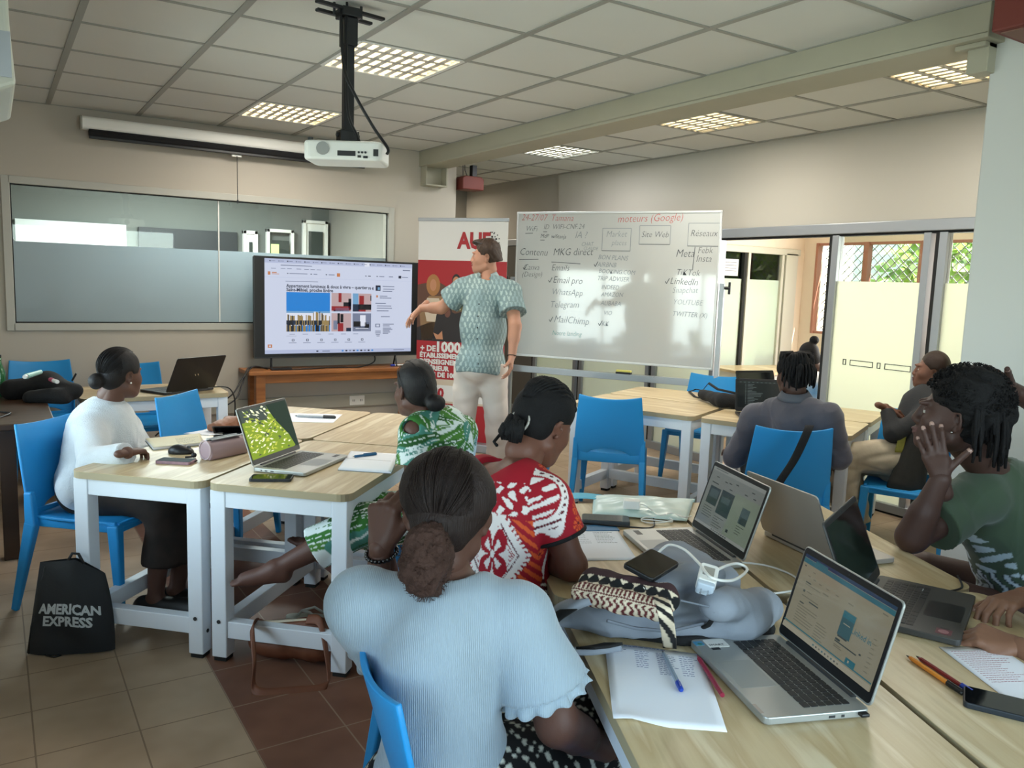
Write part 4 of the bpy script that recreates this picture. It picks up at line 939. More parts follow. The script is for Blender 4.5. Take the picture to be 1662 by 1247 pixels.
def c_job(r,sm,L,B):
    r(0,1,0,1,0); r(0,1,0,.045,3); r(.14,.28,.02,.06,1); r(0,1,.05,.11,1); rr=random.Random(2)
    r(.03,.05,.14,.155,2)
    for u,v in ((.14,.17),(.10,.24),(.17,.25),(.24,.26),(.33,.26),(.44,.26),(.58,.26),(.60,.26),(.9,.14),(.92,.14)): r(u,u+.03,v,v+.012,4)
    r(.1,.16,.32,.335,2); r(.1,.28,.35,.36,4); r(.31,.37,.33,.345,4); r(.1,.12,.43,.46,2); r(.14,.2,.43,.44,4)
    r(.1,.3,.5,.51,4); r(.2,.31,.53,.545,2); r(.1,.15,.59,.605,2)
    for i in range(7): r(.09,.09+rr.uniform(.12,.24),.63+.035*i,.638+.035*i,4)
    for i in range(6): r(.34,.34+rr.uniform(.08,.16),.70+.035*i,.708+.035*i,4)
    r(.57,.70,.36,.66,5); r(.57,.70,.36,.44,1); r(.60,.67,.5,.51,6); r(.58,.68,.66,.68,2)
    r(.57,.62,.705,.73,2); r(.57,.8,.735,.75,2); r(.57,.64,.78,.79,4); r(.57,.66,.80,.81,4); r(.72,.82,.83,.9,1); r(.745,.76,.85,.88,6); r(.82,.84,.7,.72,2)
    for i in range(8): r(.9,.93+.01*(i%2),.45+.055*i,.458+.055*i,4)
    r(0,1,.90,.915,1); r(0,1,.93,1,6)
    for i in range(9): r(.38+.035*i,.395+.035*i,.955,.975,[1,2,4][i%3])
    X0,X1,Y0,Y1=B
    text_mb(sm,'Linked',.018,Matrix.Translation((X0+(X1-X0)*.70,Y1-(Y1-Y0)*.545,.0045)),1,thick=.0001); 
    text_mb(sm,'in',.018,Matrix.Translation((X0+(X1-X0)*.865,Y1-(Y1-Y0)*.545,.0045)),1,thick=.0001)
    return pg
pg2=[scr_mat('page_grey','9aa09a',.42),scr_mat('page_photo_dark','3a4b50',.35),scr_mat('page_photo_mid','5f7478',.35),scr_mat('page_ink','3b4242',.35),scr_mat('page_green','9aa894',.42),scr_mat('page_pale','b4b9b2',.42)]
def c_shop(r,sm,L,B):
    r(0,1,0,1,0); r(0,1,0,.06,5); r(.05,.3,.02,.03,3); r(.55,1,.25,.95,4); rr=random.Random(5)
    for u,v in ((.12,.14),(.3,.16),(.38,.15),(.5,.12),(.8,.12),(.85,.2),(.42,.24),(.7,.2)): r(u,u+.05,v,v+.015,3)
    r(.07,.2,.25,.265,3)
    r(.07,.28,.32,.62,1); r(.1,.26,.36,.5,2); r(.31,.55,.30,.70,1); r(.34,.5,.4,.5,2); r(.74,.88,.40,.66,2); r(.76,.88,.55,.66,1)
    for i in range(5): r(.07,.07+rr.uniform(.08,.2),.67+.04*i,.678+.04*i,3)
    for i in range(5): r(.31,.31+rr.uniform(.08,.2),.75+.04*i,.758+.04*i,3)
    for i in range(4): r(.74,.74+rr.uniform(.06,.14),.7+.04*i,.708+.04*i,3)
    r(.6,.64,.84,.89,3); r(0,1,.95,1,5)
    for i in range(8): r(.35+.04*i,.37+.04*i,.965,.985,3)
    return pg2
lf=[scr_mat('leaf_screen_dark','2f4d3c',.35),scr_mat('leaf_screen_green','8aa52c',.75),scr_mat('leaf_screen_yellow','c9cf52',.9),scr_mat('leaf_screen_white','eef2c8',1.0),scr_mat('leaf_screen_grey','5f6f66',.4)]  # foliage is painted in glowing screen colours, nothing is mirrored
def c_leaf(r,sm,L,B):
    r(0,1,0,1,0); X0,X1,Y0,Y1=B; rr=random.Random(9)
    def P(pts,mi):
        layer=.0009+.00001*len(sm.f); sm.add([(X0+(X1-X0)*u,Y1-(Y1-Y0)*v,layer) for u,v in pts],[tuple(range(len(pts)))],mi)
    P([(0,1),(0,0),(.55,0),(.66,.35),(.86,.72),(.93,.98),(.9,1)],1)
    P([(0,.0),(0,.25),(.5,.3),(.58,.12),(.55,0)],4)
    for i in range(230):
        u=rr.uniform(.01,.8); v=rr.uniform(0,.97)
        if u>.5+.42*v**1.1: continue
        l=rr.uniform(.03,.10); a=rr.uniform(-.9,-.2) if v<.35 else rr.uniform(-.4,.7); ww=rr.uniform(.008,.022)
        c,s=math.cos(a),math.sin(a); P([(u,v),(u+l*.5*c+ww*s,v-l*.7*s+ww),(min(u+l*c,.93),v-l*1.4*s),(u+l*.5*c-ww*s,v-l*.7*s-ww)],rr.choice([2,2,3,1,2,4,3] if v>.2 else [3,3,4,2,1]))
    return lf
def c_dark(r,sm,L,B):
    r(0,1,0,1,0); rr=random.Random(4); r(0,1,.03,.07,1)
    for i in range(10): r(.05+.09*i,.09+.09*i,.04,.055,2)
    for i in range(14): r(.22,.22+rr.uniform(.08,.35),.12+.055*i,.135+.055*i,2); r(.17,.19,.12+.055*i,.14+.055*i,2)
    return [scr_mat('code_dark','1c2424',.3),scr_mat('code_bar','34423f',.35),scr_mat('code_text','93a3a0',.5)]
SIL='silver'
t1,L1=laptop('open silver laptop nearest the camera showing a beige web page',1.374,1.067,-110.8,.345,.226,105,SIL,content=c_job,lh=.222)
h=.018
sk=MB().rbox(-.165,-.125,-.085,-.035,h,h+.0006,.003).rbox(-.16,-.14,-.112,-.09,h,h+.0005,.002,1); t_=text_mb(sk,'SMART',.012,Matrix.Translation((-.133,-.082,h+.0008))@Matrix.Rotation(R(90),4,'Z'),2,thick=.0001)
sk.tube([(-.145,-.1,h),(-.145,-.1,h+.001)],.006,8,3)
ob('sticker',sk,[M['white'],mat('sticker_blue','3f8fb8',.4),M['dark'],mat('sticker_teal','2f7f7a',.4)],t1,label='white sticker with a small globe')
ob('logo_plate',MB().box(.12,.155,-.113,-.105,h,h+.0004),[mat('logo_plate_m','9b8f84',.4)],t1)
t_=thing('usb_receiver','tiny black wireless receiver plugged into the side of the nearest laptop','usb receiver',(1.40,.868,.7535),R(-110.8)); ob('plug',MB().box(-.008,.008,-.009,.009,0,.007),'black',t_,bevel=.002); ob('tip',MB().box(-.012,-.008,-.006,.006,.0015,.0055),'chrome',t_)
laptop('open silver laptop behind the grey backpack, grey web page on its screen',1.80,1.785,-110,.36,.25,108,SIL,content=c_shop,lh=.24)
laptop('silver laptop seen from behind between two open laptops',2.252,1.578,77,.345,.235,112,mat('warm_silver_shell','a9a39c',.42,metal=.35),content=None,stickers=False)
t4,L4=laptop('open dark grey laptop under the hands at the right',2.018,1.133,22.7,.365,.245,112,mat('dark_laptop_shell','3b3a38',.5),content=None)
ob('sticker',MB().box(.12,.14,.0,.012,h,h+.0006),mat('sticker_pale','b9c7cc',.4),t4,label='small pale sticker')
ob('sticker',MB().box(-.165,-.13,-.10,-.065,h,h+.0006).tube([(-.148,-.082,h+.0002),(-.148,-.082,h+.0009)],.012,10,1),[mat('sticker_maroon','5f2230',.4),mat('sticker_rose','9c6b70',.4)],t4,label='maroon sticker on the palm rest')
t5,L5=laptop('open silver laptop on the left table with bright green foliage painted glowing on its screen',1.118,3.408,42,.385,.245,109,SIL,content=c_leaf,lh=.255,bez=.008,sx=1)
t6,_=laptop('black laptop seen from behind on the small table by the back wall',1.06,5.93,-152,.40,.27,118,'black',content=None,lh=.27,stickers=False)
_a=R(118); L6=Matrix(((1,0,0,0),(0,-math.cos(_a),-math.sin(_a),.27/2-.004),(0,math.sin(_a),-math.cos(_a),.02),(0,0,0,1)))
ob('logo',MB().beam((-.02,.12,-.0065),(-.008,.135,-.0065),.004,.0006,up=(0,0,1)).beam((.004,.12,-.0065),(.016,.135,-.0065),.004,.0006,up=(0,0,1)).xf(L6),'chrome',t6)
laptop('black laptop lid seen from behind beside the black bag',4.74,3.90,-152+180-40,.34,.23,108,'black',content=None,stickers=False)
laptop('black laptop with a dark code-like screen behind the man in the grey shirt',4.22,3.50,-38,.33,.23,105,'black',content=c_dark,stickers=False)
laptop('small black laptop mostly hidden behind the pink pencil case',1.03,4.03,-15,.30,.20,20,'black',content=None,stickers=False)
# ---- paper sheets, notebooks, pens, phones
def sheet(name,label,cat,corners,z,mats='paper',lines=None,curl=0,th=.0008,ink='ink_blue'):
    c=[Vector((a,b_,0)) for a,b_ in corners]; ctr=sum(c,Vector())/4
    t=thing(name,label,cat,(ctr.x,ctr.y,z))
    def fn(u,v):
        p=(c[0]*(1-u)+c[1]*u)*(1-v)+(c[3]*(1-u)+c[2]*u)*v-ctr; q=max(0,(v-.8)/.2)**2*max(0,1-abs(u-.15)*3)
        return (p.x,p.y,th+curl*q+.0012*math.sin(u*5+v*3)*(1 if curl else 0)+(.0012 if curl else 0))
    ob('page',MB().grid(fn,12,12,thick=th),mats,t,smooth=True)
    if lines:
        lm=MB(); rr=random.Random(len(label))
        for u0,v0,nl,wd,dv in lines:
            for i in range(nl):
                v=v0+dv*i; u=u0; ue=u0+wd*rr.uniform(.6,1)
                while u<ue:
                    du=rr.uniform(.015,.05); a=Vector(fn(u,v)); b_=Vector(fn(min(u+du,.99),v+rr.uniform(-.004,.004))); lm.beam(a+Vector((0,0,.0013)),b_+Vector((0,0,.0013)),.0013,.0004); u+=du+.012
        ob('writing',lm,[mat(ink,'59628c' if ink=='ink_blue' else ('4a4c52' if ink=='ink_dark' else 'a8747c'),.7)],t)
    return t
mat('ink_blue','59628c',.7)
sheet('paper_sheet','white handwritten sheet under a blue and a red pen near the camera','paper',[(1.165,1.375),(1.325,1.225),(1.126,.965),(.963,1.10)],TT,lines=[(.03,.03,2,.2,.05),(.2,.02,1,.45,.03),(.3,.08,9,.13,.028),(.52,.08,12,.18,.026),(.75,.08,10,.16,.03)],curl=.012)
sheet('paper_sheet','white sheet with pink handwriting at the right edge','paper',[(1.857,.978),(1.99,.91),(1.84,.63),(1.70,.695)],TT,lines=[(.1,.08,16,.75,.03)],ink='ink_pink')
sheet('paper_sheet','lined handwritten sheet beside the elbow of the woman in red','paper',[(1.60,2.12),(1.76,2.04),(1.62,1.78),(1.44,1.86)],TT,lines=[(.1,.1,7,.3,.06),(.5,.1,8,.35,.05)],ink='ink_dark')
sheet('paper_sheet','white sheet with a pen on the farthest left table','paper',[(1.479,4.741),(1.75,4.59),(1.60,4.34),(1.38,4.47)],TT,lines=[(.4,.1,5,.5,.15)])
sheet('paper_sheet','small white sheet at the corner behind the brown pouch','paper',[(.80,4.33),(.98,4.42),(1.04,4.30),(.90,4.22)],TT)
def notebook(label,corners,ctr_mat,cover,hh,lines=None):
    t=sheet('notebook',label,'notebook',corners,TT+hh,ctr_mat,lines,ink='ink_dark'); c=[Vector((a,b_,0)) for a,b_ in corners]; m_=sum(c,Vector())/4
    cc=[m_+(q-m_)*1.02 for q in c]
    t.location.z=TT
    for ch in t.children:
        for v in ch.data.vertices: v.co.z+=hh
    ob('page_block',MB().add([(q.x-m_.x,q.y-m_.y,z) for z in (.002,hh) for q in c],[(0,1,2,3)[::-1],(4,5,6,7),(0,1,5,4),(1,2,6,5),(2,3,7,6),(3,0,4,7)]),'paper',t)
    ob('cover',MB().add([(q.x-m_.x,q.y-m_.y,z) for z in (0,.002) for q in cc],[(0,1,2,3)[::-1],(4,5,6,7),(0,1,5,4),(1,2,6,5),(2,3,7,6),(3,0,4,7)]),cover,t)
    return t
nb=notebook('open white notebook with a blue pen beside the woman in green',[(1.40,3.56),(1.58,3.41),(1.40,3.10),(1.222,3.25)],'paper',mat('notebook_cover_grey','6c737c',.6),.007)
ob('fold',MB().beam((-.075,.095,.0086),(.082,-.085+.04,.0086),.003,.0006),'tbar',nb)
notebook('open cream notebook with handwriting behind the computer mouse',[(.60,4.20),(.86,4.24),(.83,4.0),(.60,3.97)],mat('cream_page','e2dcc0',.9),mat('green_cover','4a6050',.7),.012,lines=[(.5,.35,6,.45,.1)])
def pen(label,a,b_,body,cap,z=TT,r=.0045,capat=.75,tip='dark',clear=None,name='pen'):
    a=Vector((a[0],a[1],z+r)); b_=Vector((b_[0],b_[1],z+r)); d=(b_-a); t=thing(name,label,'pen',(a.x,a.y,z)); P=lambda s: a+d*s-Vector((a.x,a.y,z))
    ob('barrel',MB().tube([P(.06),P(.1),P(capat)],[r*.6,r,r],8),body,t,smooth=False)
    ob('tip',MB().tube([P(0),P(.06)],[.0006,r*.6],8),tip,t)
    if cap: ob('cap',MB().tube([P(capat),P(.98),P(1)],[r*1.15,r*1.1,r*.7],10).beam(P(capat)+Vector((0,0,r*1.3)),P(.97)+Vector((0,0,r*1.3)),.003,.0015),cap,t)
    return t
pen('clear ballpoint pen with a blue cap end on the nearest sheet',(1.246,1.27),(1.155,1.115),mat('clear_pen','8d9aa8',.2),mat('pen_blue','1f3f9c',.35),TT+.004,.005,.82,'dark')
pen('dark red pen lying on the nearest sheet beside the clear pen',(1.30,1.215),(1.215,1.06),mat('pen_crimson','8c1f3a',.35),None,TT+.004,.005,1.0,mat('pen_crimson2','a04058',.4))
pen('orange ballpoint pen with a black cap end at the right',(1.735,.985),(1.672,.82),mat('pen_orange','e08a2c',.4),'black',TT+.001,.005,.74)
pen('dark red ballpoint pen with a blue cap lying against the orange pen',(1.752,.972),(1.69,.808),mat('pen_red','7c1f22',.3),mat('pen_blue','1f3f9c',.35),TT+.001,.005,.8)
pen('blue and white pen on the open white notebook',(1.352,3.415),(1.475,3.43),mat('pen_teal','1f5f8c',.35),mat('pen_teal','1f5f8c',.35),TT+.009,.006,.45,'chrome')
pen('grey marker pen on the sheet of the farthest left table',(1.46,4.60),(1.66,4.46),mat('pen_grey','a6aaae',.4),'dark',TT+.002,.008,.7)
def phone(label,x,y,rz,w_,l_,z=TT,body='black',th=.009,tilt=None):
    t=thing('phone',label,'phone',(x,y,z),R(rz),tilt=tilt)
    ob('case',MB().rbox(-w_/2,w_/2,-l_/2,l_/2,0,th,.011),body,t,bevel=.002); ob('screen',MB().rbox(-w_/2+.003,w_/2-.003,-l_/2+.003,l_/2-.003,th-.0002,th+.0005,.009),mat('phone_screen','0b0d0f',.06),t)
    ob('side_buttons',MB().box(w_/2-.001,w_/2+.0012,.01,.035,th*.3,th*.7),'dark',t); return t
phone('black phone lying in front of the silver laptop on the left table',.925,3.21,-38-90+12,.085,.165,body=mat('phone_case_dark','23272c',.5),th=.012)
phone('phone in a pink patterned case in front of the mouse',.645,3.67,-47+10,.155,.075,body=mat('phone_case_pink','8c6a72',.6,noise=(40,.6)),th=.013)
phone('black phone at the bottom right corner beside the pens',1.70,.745,60-90-32,.16,.085,body=mat('phone_case_navy','1c232b',.5),th=.012)
phone('dark grey power bank phone beside the folded wipes pack',1.78,2.128,-37,.165,.08,body=mat('powerbank_grey','3a3f42',.5),th=.018)
# ---- mouse, earphone, pencil case, brown pouch
t=thing('computer_mouse','black computer mouse in front of the cream notebook','mouse',(.70,3.855,TT),R(-35))
s=SDF().ell((0,0,.008),(.058,.032,.026),k=0).ell((-.015,0,.012),(.035,.031,.026)); s.clip((0,0,0),(0,0,-1)); 
V,F=s.mesh(.003); m_=np.array(Matrix.Translation((.70,3.855,TT))@Matrix.Rotation(R(-35),4,'Z')); npob('body',V@m_[:3,:3].T+m_[:3,3],F,'black',t)
ob('wheel',MB().tube([(.035,-.003,.028),(.035,.003,.028)],.009,12),'dark',t)
t=thing('earphone','small black earphone between the mouse and the patterned phone','earphone',(.716,3.735,TT)); ob('bud',MB().sphere((.015,0,.013),.012,10,8),'black',t,smooth=True); ob('stem',MB().tube([(.012,0,.006),(-.02,.01,.004)],.004,8),'black',t)
t=thing('pencil_case','open pink pencil case with pale piping on the left table','pencil case',(.86,3.72,TT),R(28))
s=SDF(); bx=.095
s.cone((-bx,0,.035),(bx,0,.035),.036,.036,k=0,sq=((0,1,0),.95)); s.cone((-bx,0,.06),(bx,0,.055),.022,.02,k=.03); s.cone((-bx-.0,0,.02),(bx,0,.02),.034,.034,k=.02); s.clip((0,0,.001),(0,0,-1)); s.clip((0,0,.088),(0,0,1)); s.clip((-bx-.012,0,0),(-1,0,0)); s.clip((bx+.012,0,0),(1,0,0))
V,F=s.mesh(.004); m_=np.array(Matrix.Translation((.86,3.72,TT))@Matrix.Rotation(R(28),4,'Z')); npob('case',V@m_[:3,:3].T+m_[:3,3],F,mat('pink_leatherette','a0868a',.5),t)
ob('piping',MB().tube([(-bx-.013,.036*math.cos(a),.045+.042*math.sin(a)) for a in [i*.26 for i in range(25)]],.003,6).tube([(bx+.013,.036*math.cos(a),.045+.042*math.sin(a)) for a in [i*.26 for i in range(25)]],.003,6),mat('piping_pink','bfa9ab',.5),t)
ob('opening',MB().rbox(-.085,.085,-.016,.016,.086,.0895,.012),'dark',t); ob('zip',MB().tube([(-.085,-.018,.089),(.085,-.018,.089)],.003,6).tube([(-.085,.018,.089),(.085,.018,.089)],.003,6).box(-.10,-.085,-.004,.004,.086,.092),'alu',t)
t=thing('pouch','brown folded leather pouch behind the pencil case','pouch',(1.01,4.36,TT),R(40))
s=SDF().cone((-.07,0,.02),(.07,0,.03),.028,.03,k=0,sq=((0,1,0),.55)); s.cone((.06,-.03,.03),(.07,.04,.02),.026,.024); s.clip((0,0,0),(0,0,-1)); V,F=s.mesh(.004); V=wrinkle(V,F,.004,60,3); m_=np.array(Matrix.Translation((1.01,4.36,TT+.003))@Matrix.Rotation(R(40),4,'Z')); npob('body',V@m_[:3,:3].T+m_[:3,3],F,mat('brown_leather','8a5a40',.6,noise=(20,.25)),t)
t=thing('tissue_box','small dark blue box with a white top behind the woman in white','box',(.735,5.86,TT)); ob('box',MB().box(-.05,.05,-.04,.04,0,.085),mat('navy_card','1d3c63',.6),t,bevel=.003); ob('lid',MB().sphere((0,0,.085),.035,10,6,sc=(1,1,.5)),'white',t,smooth=True)
# ---- wipes pack, chargers, mask on table beside the far laptop
t=thing('wipes_pack','pale folded plastic pack lying beside the far silver laptop','packet',(2.02,2.21,TT),R(-38))
pc=[Vector(a) for a in ((1.79,2.215,0),(2.04,1.995,0),(2.275,2.195,0),(1.955,2.415,0))]; po=Vector((2.02,2.21,0))
def pk(u,v):
    p=(pc[0]*(1-u)+pc[1]*u)*(1-v)+(pc[3]*(1-u)+pc[2]*u)*v-po; b_=(max(0,math.sin(PI*u)*math.sin(PI*v)))**.45
    return (p.x,p.y,.006+.020*b_+.0035*math.sin(u*17+v*5)*b_+.003*math.sin(v*23-u*6)*b_)
ob('pack',MB().grid(pk,30,20,thick=-.003),mat('pale_green_plastic','cfe0d8',.3,spec=.6),t,smooth=True)
ob('fold_edge',MB().grid(lambda u,v:(lambda p:(p[0]*1.03+.01,p[1]*1.03+.01,p[2]*.3+.002))(pk(u,.86+.14*v)),20,3,thick=-.002),mat('mint_seam','a9cfcf',.4),t,smooth=True)
t.rotation_euler=(0,0,0)
t=thing('face_mask','blue disposable face mask behind the folded pack','mask',(1.90,2.42,TT),R(-30)); ob('mask',MB().grid(lambda u,v:(-.09+.18*u,-.045+.09*v,.006+.008*math.sin(3.1*u)+.003*math.sin(18*v)),12,8,thick=.002),mat('mask_blue','6fc0dc',.8),t,smooth=True)
ob('ear_loop',MB().tube([(.09,-.035,.008),(.13,-.03,.012),(.15,0,.012),(.13,.03,.01),(.09,.035,.008)],.0015,6),'white',t)
t=thing('phone_charger','white charger block with a coiled cable on the folded pack','charger',(1.915,2.15,TT+.03),R(-40)); ob('block',MB().rbox(-.03,.03,-.02,.02,0,.03,.006),'white',t,bevel=.003)
ob('cable',MB().tube([(.03+.012*i+.02*math.sin(i*.2),(.028*math.sin(i*.9))-.012*(i*.15),.012+.004*math.cos(i)-(.022 if i>3 else .005*i)) for i in range(16)],.0025,6).tube([(.05,-.05+.02*math.cos(a*1.0),-.018+.003*math.sin(a*2)) if False else (.09+.055*math.cos(a),-.05+.03*math.sin(a)+.01*math.sin(a*.5),-.022+.004*math.sin(a*1.7)) for a in [i*.35 for i in range(40)]],.0025,6),'white',t)
cable('cable',[(1.60,2.24,.75),(1.68,2.16,.75),(1.80,2.04,.752),(1.88,2.00,.75),(1.96,2.08,.752)],.003,'thin black cable running past the grey power bank','black')
t=thing('blue_pen_case','flat blue folder edge under the lined sheet','folder',(1.70,2.09,TT),R(-25)); ob('cover',MB().box(-.08,.08,-.03,.03,0,.004),mat('folder_blue','2d6b96',.5),t)
cable('cable',[(1.86,1.62,.752),(1.93,1.55,.75),(1.93,1.45,.75),(1.86,1.38,.75),(1.76,1.39,.75)],.003,'white cable looping on the table joint beside the far silver laptop','white')
cable('cable',[(2.20,1.17,.75),(2.29,1.16,.75),(2.38,1.22,.75)],.003,'black cable leading away from the dark laptop','black')

def ribbon(pts,w_,th,name,m_,parent,wd=(0,0,1)):
    mb=MB(); P=[Vector(p) for p in pts]; out=[]
    for i in range(len(P)-1):
        p0,p1,p2,p3=P[max(i-1,0)],P[i],P[i+1],P[min(i+2,len(P)-1)]
        for k in range(8):
            q=k/8; out.append(.5*((2*p1)+(-p0+p2)*q+(2*p0-5*p1+4*p2-p3)*q*q+(-p0+3*p1-3*p2+p3)*q**3))
    out.append(P[-1]); wv=Vector(wd).normalized()
    mb.grid(lambda u,v:tuple(out[round(v*(len(out)-1))]+wv*(w_*(u-.5))),3,len(out)-1,thick=th)
    return ob(name,mb,m_,parent,world=True,smooth=True)
# ---- grey backpack sprawled over the nearest tables
def place_sdf(name,s,res,mats,parent,wr=None,label=None,mid=None):
    V,F=s.mesh(res)
    if wr: V=wrinkle(V,F,*wr)
    mi=None
    if mid is not None: mi=mid(V[F].mean(1))
    return npob(name,V,F,mats,parent,midx=mi,label=label)
bpg=mat('backpack_grey','878d97',.8,noise=(3,.08),bump=(120,.12))
BP=(1.497,1.490,0.745)
t=thing('backpack','grey backpack lying across the nearest tables with a phone and cloth pouch on it','backpack',BP)
s=SDF(); z_=(0,0,1)
s.cone((1.210,1.426,0.800),(1.440,1.413,0.800),.085,.10,k=0,sq=(z_,1.55)); s.cone((1.440,1.413,0.800),(1.474,1.270,0.790),.10,.08,k=.03,sq=(z_,1.5)); s.cone((1.474,1.270,0.790),(1.587,1.287,0.785),.075,.06,k=.03,sq=(z_,1.3))
s.cone((1.498,1.521,0.820),(1.544,1.420,0.820),.085,.08,k=.03,sq=(z_,1.5)); s.cone((1.562,1.565,0.830),(1.572,1.505,0.830),.07,.06,k=.03,sq=(z_,1.4)); s.cone((1.177,1.443,0.785),(1.108,1.484,0.765),.05,.028,k=.03,sq=(z_,1.5)); s.cone((1.191,1.401,0.775),(1.272,1.330,0.775),.035,.03,k=.02); s.cone((1.272,1.330,0.775),(1.400,1.277,0.775),.03,.035,k=.02)
s.cone((1.230,1.376,0.860),(1.473,1.356,0.870),.05,.045,k=.02,sq=(z_,1.6)); s.cone((1.370,1.227,0.850),(1.537,1.261,0.820),.05,.04,k=.015,sq=(z_,1.3))
s.clip((0,0,.757),(0,0,-1),.004)
place_sdf('body',s,.006,bpg,t,(.013,11,4,(1,1,1),.7))
s=SDF(); s.cone((1.228,1.445,0.755),(1.363,1.341,0.755),.06,.085,k=0,sq=(z_,2.5)); s.cone((1.383,1.362,0.755),(1.525,1.273,0.755),.085,.07,k=.02,sq=(z_,2.5)); s.clip((0,0,.747),(0,0,-1)); s.clip((0,0,.768),(0,0,1)); place_sdf('back_panel',s,.006,'black_matte',t)
ribbon([(1.157,1.366,0.855),(1.081,1.380,0.850),(1.051,1.419,0.815),(1.042,1.454,0.775),(1.045,1.436,0.752),(1.078,1.370,0.757),(1.149,1.337,0.765)],.06,.016,'shoulder_strap',bpg,t,(.25,-.75,.25))
ribbon([(1.043,1.354,0.860),(1.024,1.383,0.830),(1.021,1.415,0.795),(1.032,1.408,0.775)],.045,.006,'strap_webbing','black_matte',t,(.25,-.75,.25))
ribbon([(1.062,1.318,0.785),(1.099,1.317,0.780),(1.145,1.322,0.775)],.05,.006,'strap_webbing','black_matte',t,(.25,-.75,.25))
ob('side_strap',MB().tube([(1.366,1.242,0.845),(1.361,1.226,0.830),(1.363,1.245,0.800),(1.370,1.278,0.775),(1.347,1.287,0.752)],.007,8,flat=.6),'black_matte',t,world=True,smooth=True)
ob('seam',MB().tube([(1.270,1.348,0.885),(1.262,1.268,0.892),(1.264,1.240,0.880),(1.328,1.216,0.862),(1.441,1.265,0.860)],.0022,6),mat('seam_grey','6c727c',.8),t,world=True)
ob('seam',MB().tube([(1.116,1.313,0.835),(1.176,1.288,0.815),(1.257,1.264,0.800),(1.376,1.257,0.800)],.004,6),mat('seam_grey','6c727c',.8),t,world=True)
ob('seam',MB().tube([(1.562,1.264,0.830),(1.551,1.239,0.810),(1.532,1.225,0.780)],.002,6),mat('seam_grey','6c727c',.8),t,world=True)
ob('carry_loop',MB().tube([(1.117,1.415,0.830),(1.113,1.417,0.860),(1.157,1.451,0.870),(1.214,1.483,0.860)],.006,8,flat=.5),mat('loop_grey','9da3ad',.7),t,world=True,smooth=True)
ob('zip_pull',MB().tube([(1.412,1.246,0.872),(1.397,1.226,0.870)],.005,6),'alu',t,world=True)
m_=Matrix.Translation((1.205,1.308,0.903))@Matrix.Rotation(R(-25),4,'Z'); ob('print',text_mb(text_mb(MB(),'POWER',.02,m_,thick=.0006),'IN',.02,m_@Matrix.Translation((.0,-.024,0)),thick=.0006),'white',t,world=True,label='small white lettering')
t=thing('phone','black phone lying on top of the grey backpack','phone',(1.282,1.360,0.915),R(21.5),tilt=(R(14),R(0)))
ob('case',MB().rbox(-.073,.073,-.04,.04,0,.011,.011),'black',t,bevel=.002); ob('screen',MB().rbox(-.07,.07,-.037,.037,.0108,.0115,.009),mat('phone_screen','0b0d0f',.06),t); ob('side_buttons',MB().box(-.03,.0,-.0412,-.039,.003,.008),'dark',t)
# patterned cloth pouch
A=npv((1.120,1.399,0.875)); B=npv((1.206,1.246,0.875)); ax=(B-A)/np.linalg.norm(B-A); sd=np.array((-ax[1],ax[0],0)); 
t=thing('cloth_pouch','cloth pouch with black, cream and maroon pattern on the grey backpack','pouch',tuple(A*.5+B*.5-np.array((0,0,.03))))
s=SDF(); s.cone(A+sd*.03,B+sd*.03,.027,.03,k=0); s.cone(A-sd*.02,B-sd*.02,.026,.024,k=.03); s.cone(A+sd*.055+np.array((0,0,.012)),B+sd*.05+np.array((0,0,.012)),.02,.02,k=.03)
V,F=s.mesh(.003); V=wrinkle(V,F,.004,55,6)
def tapa(V,A,ax,sd):
    u=(V-A)@ax; w_=(V-A)@sd+(V[:,2]-A[2])*.9; C_=np.tile(cval('d9c9b0'),(len(V),1)); blk=cval('15171a'); mar=cval('5d2426')
    band=(w_>.055); C_[band]=cval('3a2528')
    tri=(w_>.01)&(w_<=.055)&((np.abs(((u/.028)%1)-.5)*2)<(.25+.75*np.abs(np.sin((w_-.01)*70)))); C_[tri]=blk
    b2=(w_<=.005)&(w_>-.02)&(((u/.010)%1)>.45); C_[b2]=mar; C_[(w_<=.008)&(w_>.003)]=mar; C_[(w_<=-.022)&(w_>-.027)]=mar
    b3=(w_<=-.03)&(((u/.016+np.sin(w_*300)*.3)%1)>.55); C_[b3]=mar; return C_
tm=attr_mat('tapa_cloth',.85); npob('body',V,F,tm,t,color=tapa(V,A,ax,sd))
st=MB().grid(lambda u,v:tuple((Vector((1.186,1.223,0.905))*(1-v)**2+Vector((1.094,1.105,0.930))*2*v*(1-v)+Vector((1.282,1.283,0.750))*v*v)+Vector((.024*(u-.5),-.02*(u-.5),0))),8,60,thick=.004)
V=np.array(st.v); F=np.array(st.f); z0=V[:,2]; C_=np.tile(cval('d9c9b0'),(len(V),1)); C_[(np.sin(z0*260+V[:,0]*240)>.1)]=cval('1b1a1c'); npob('strap',V,F,tm,t,color=C_)
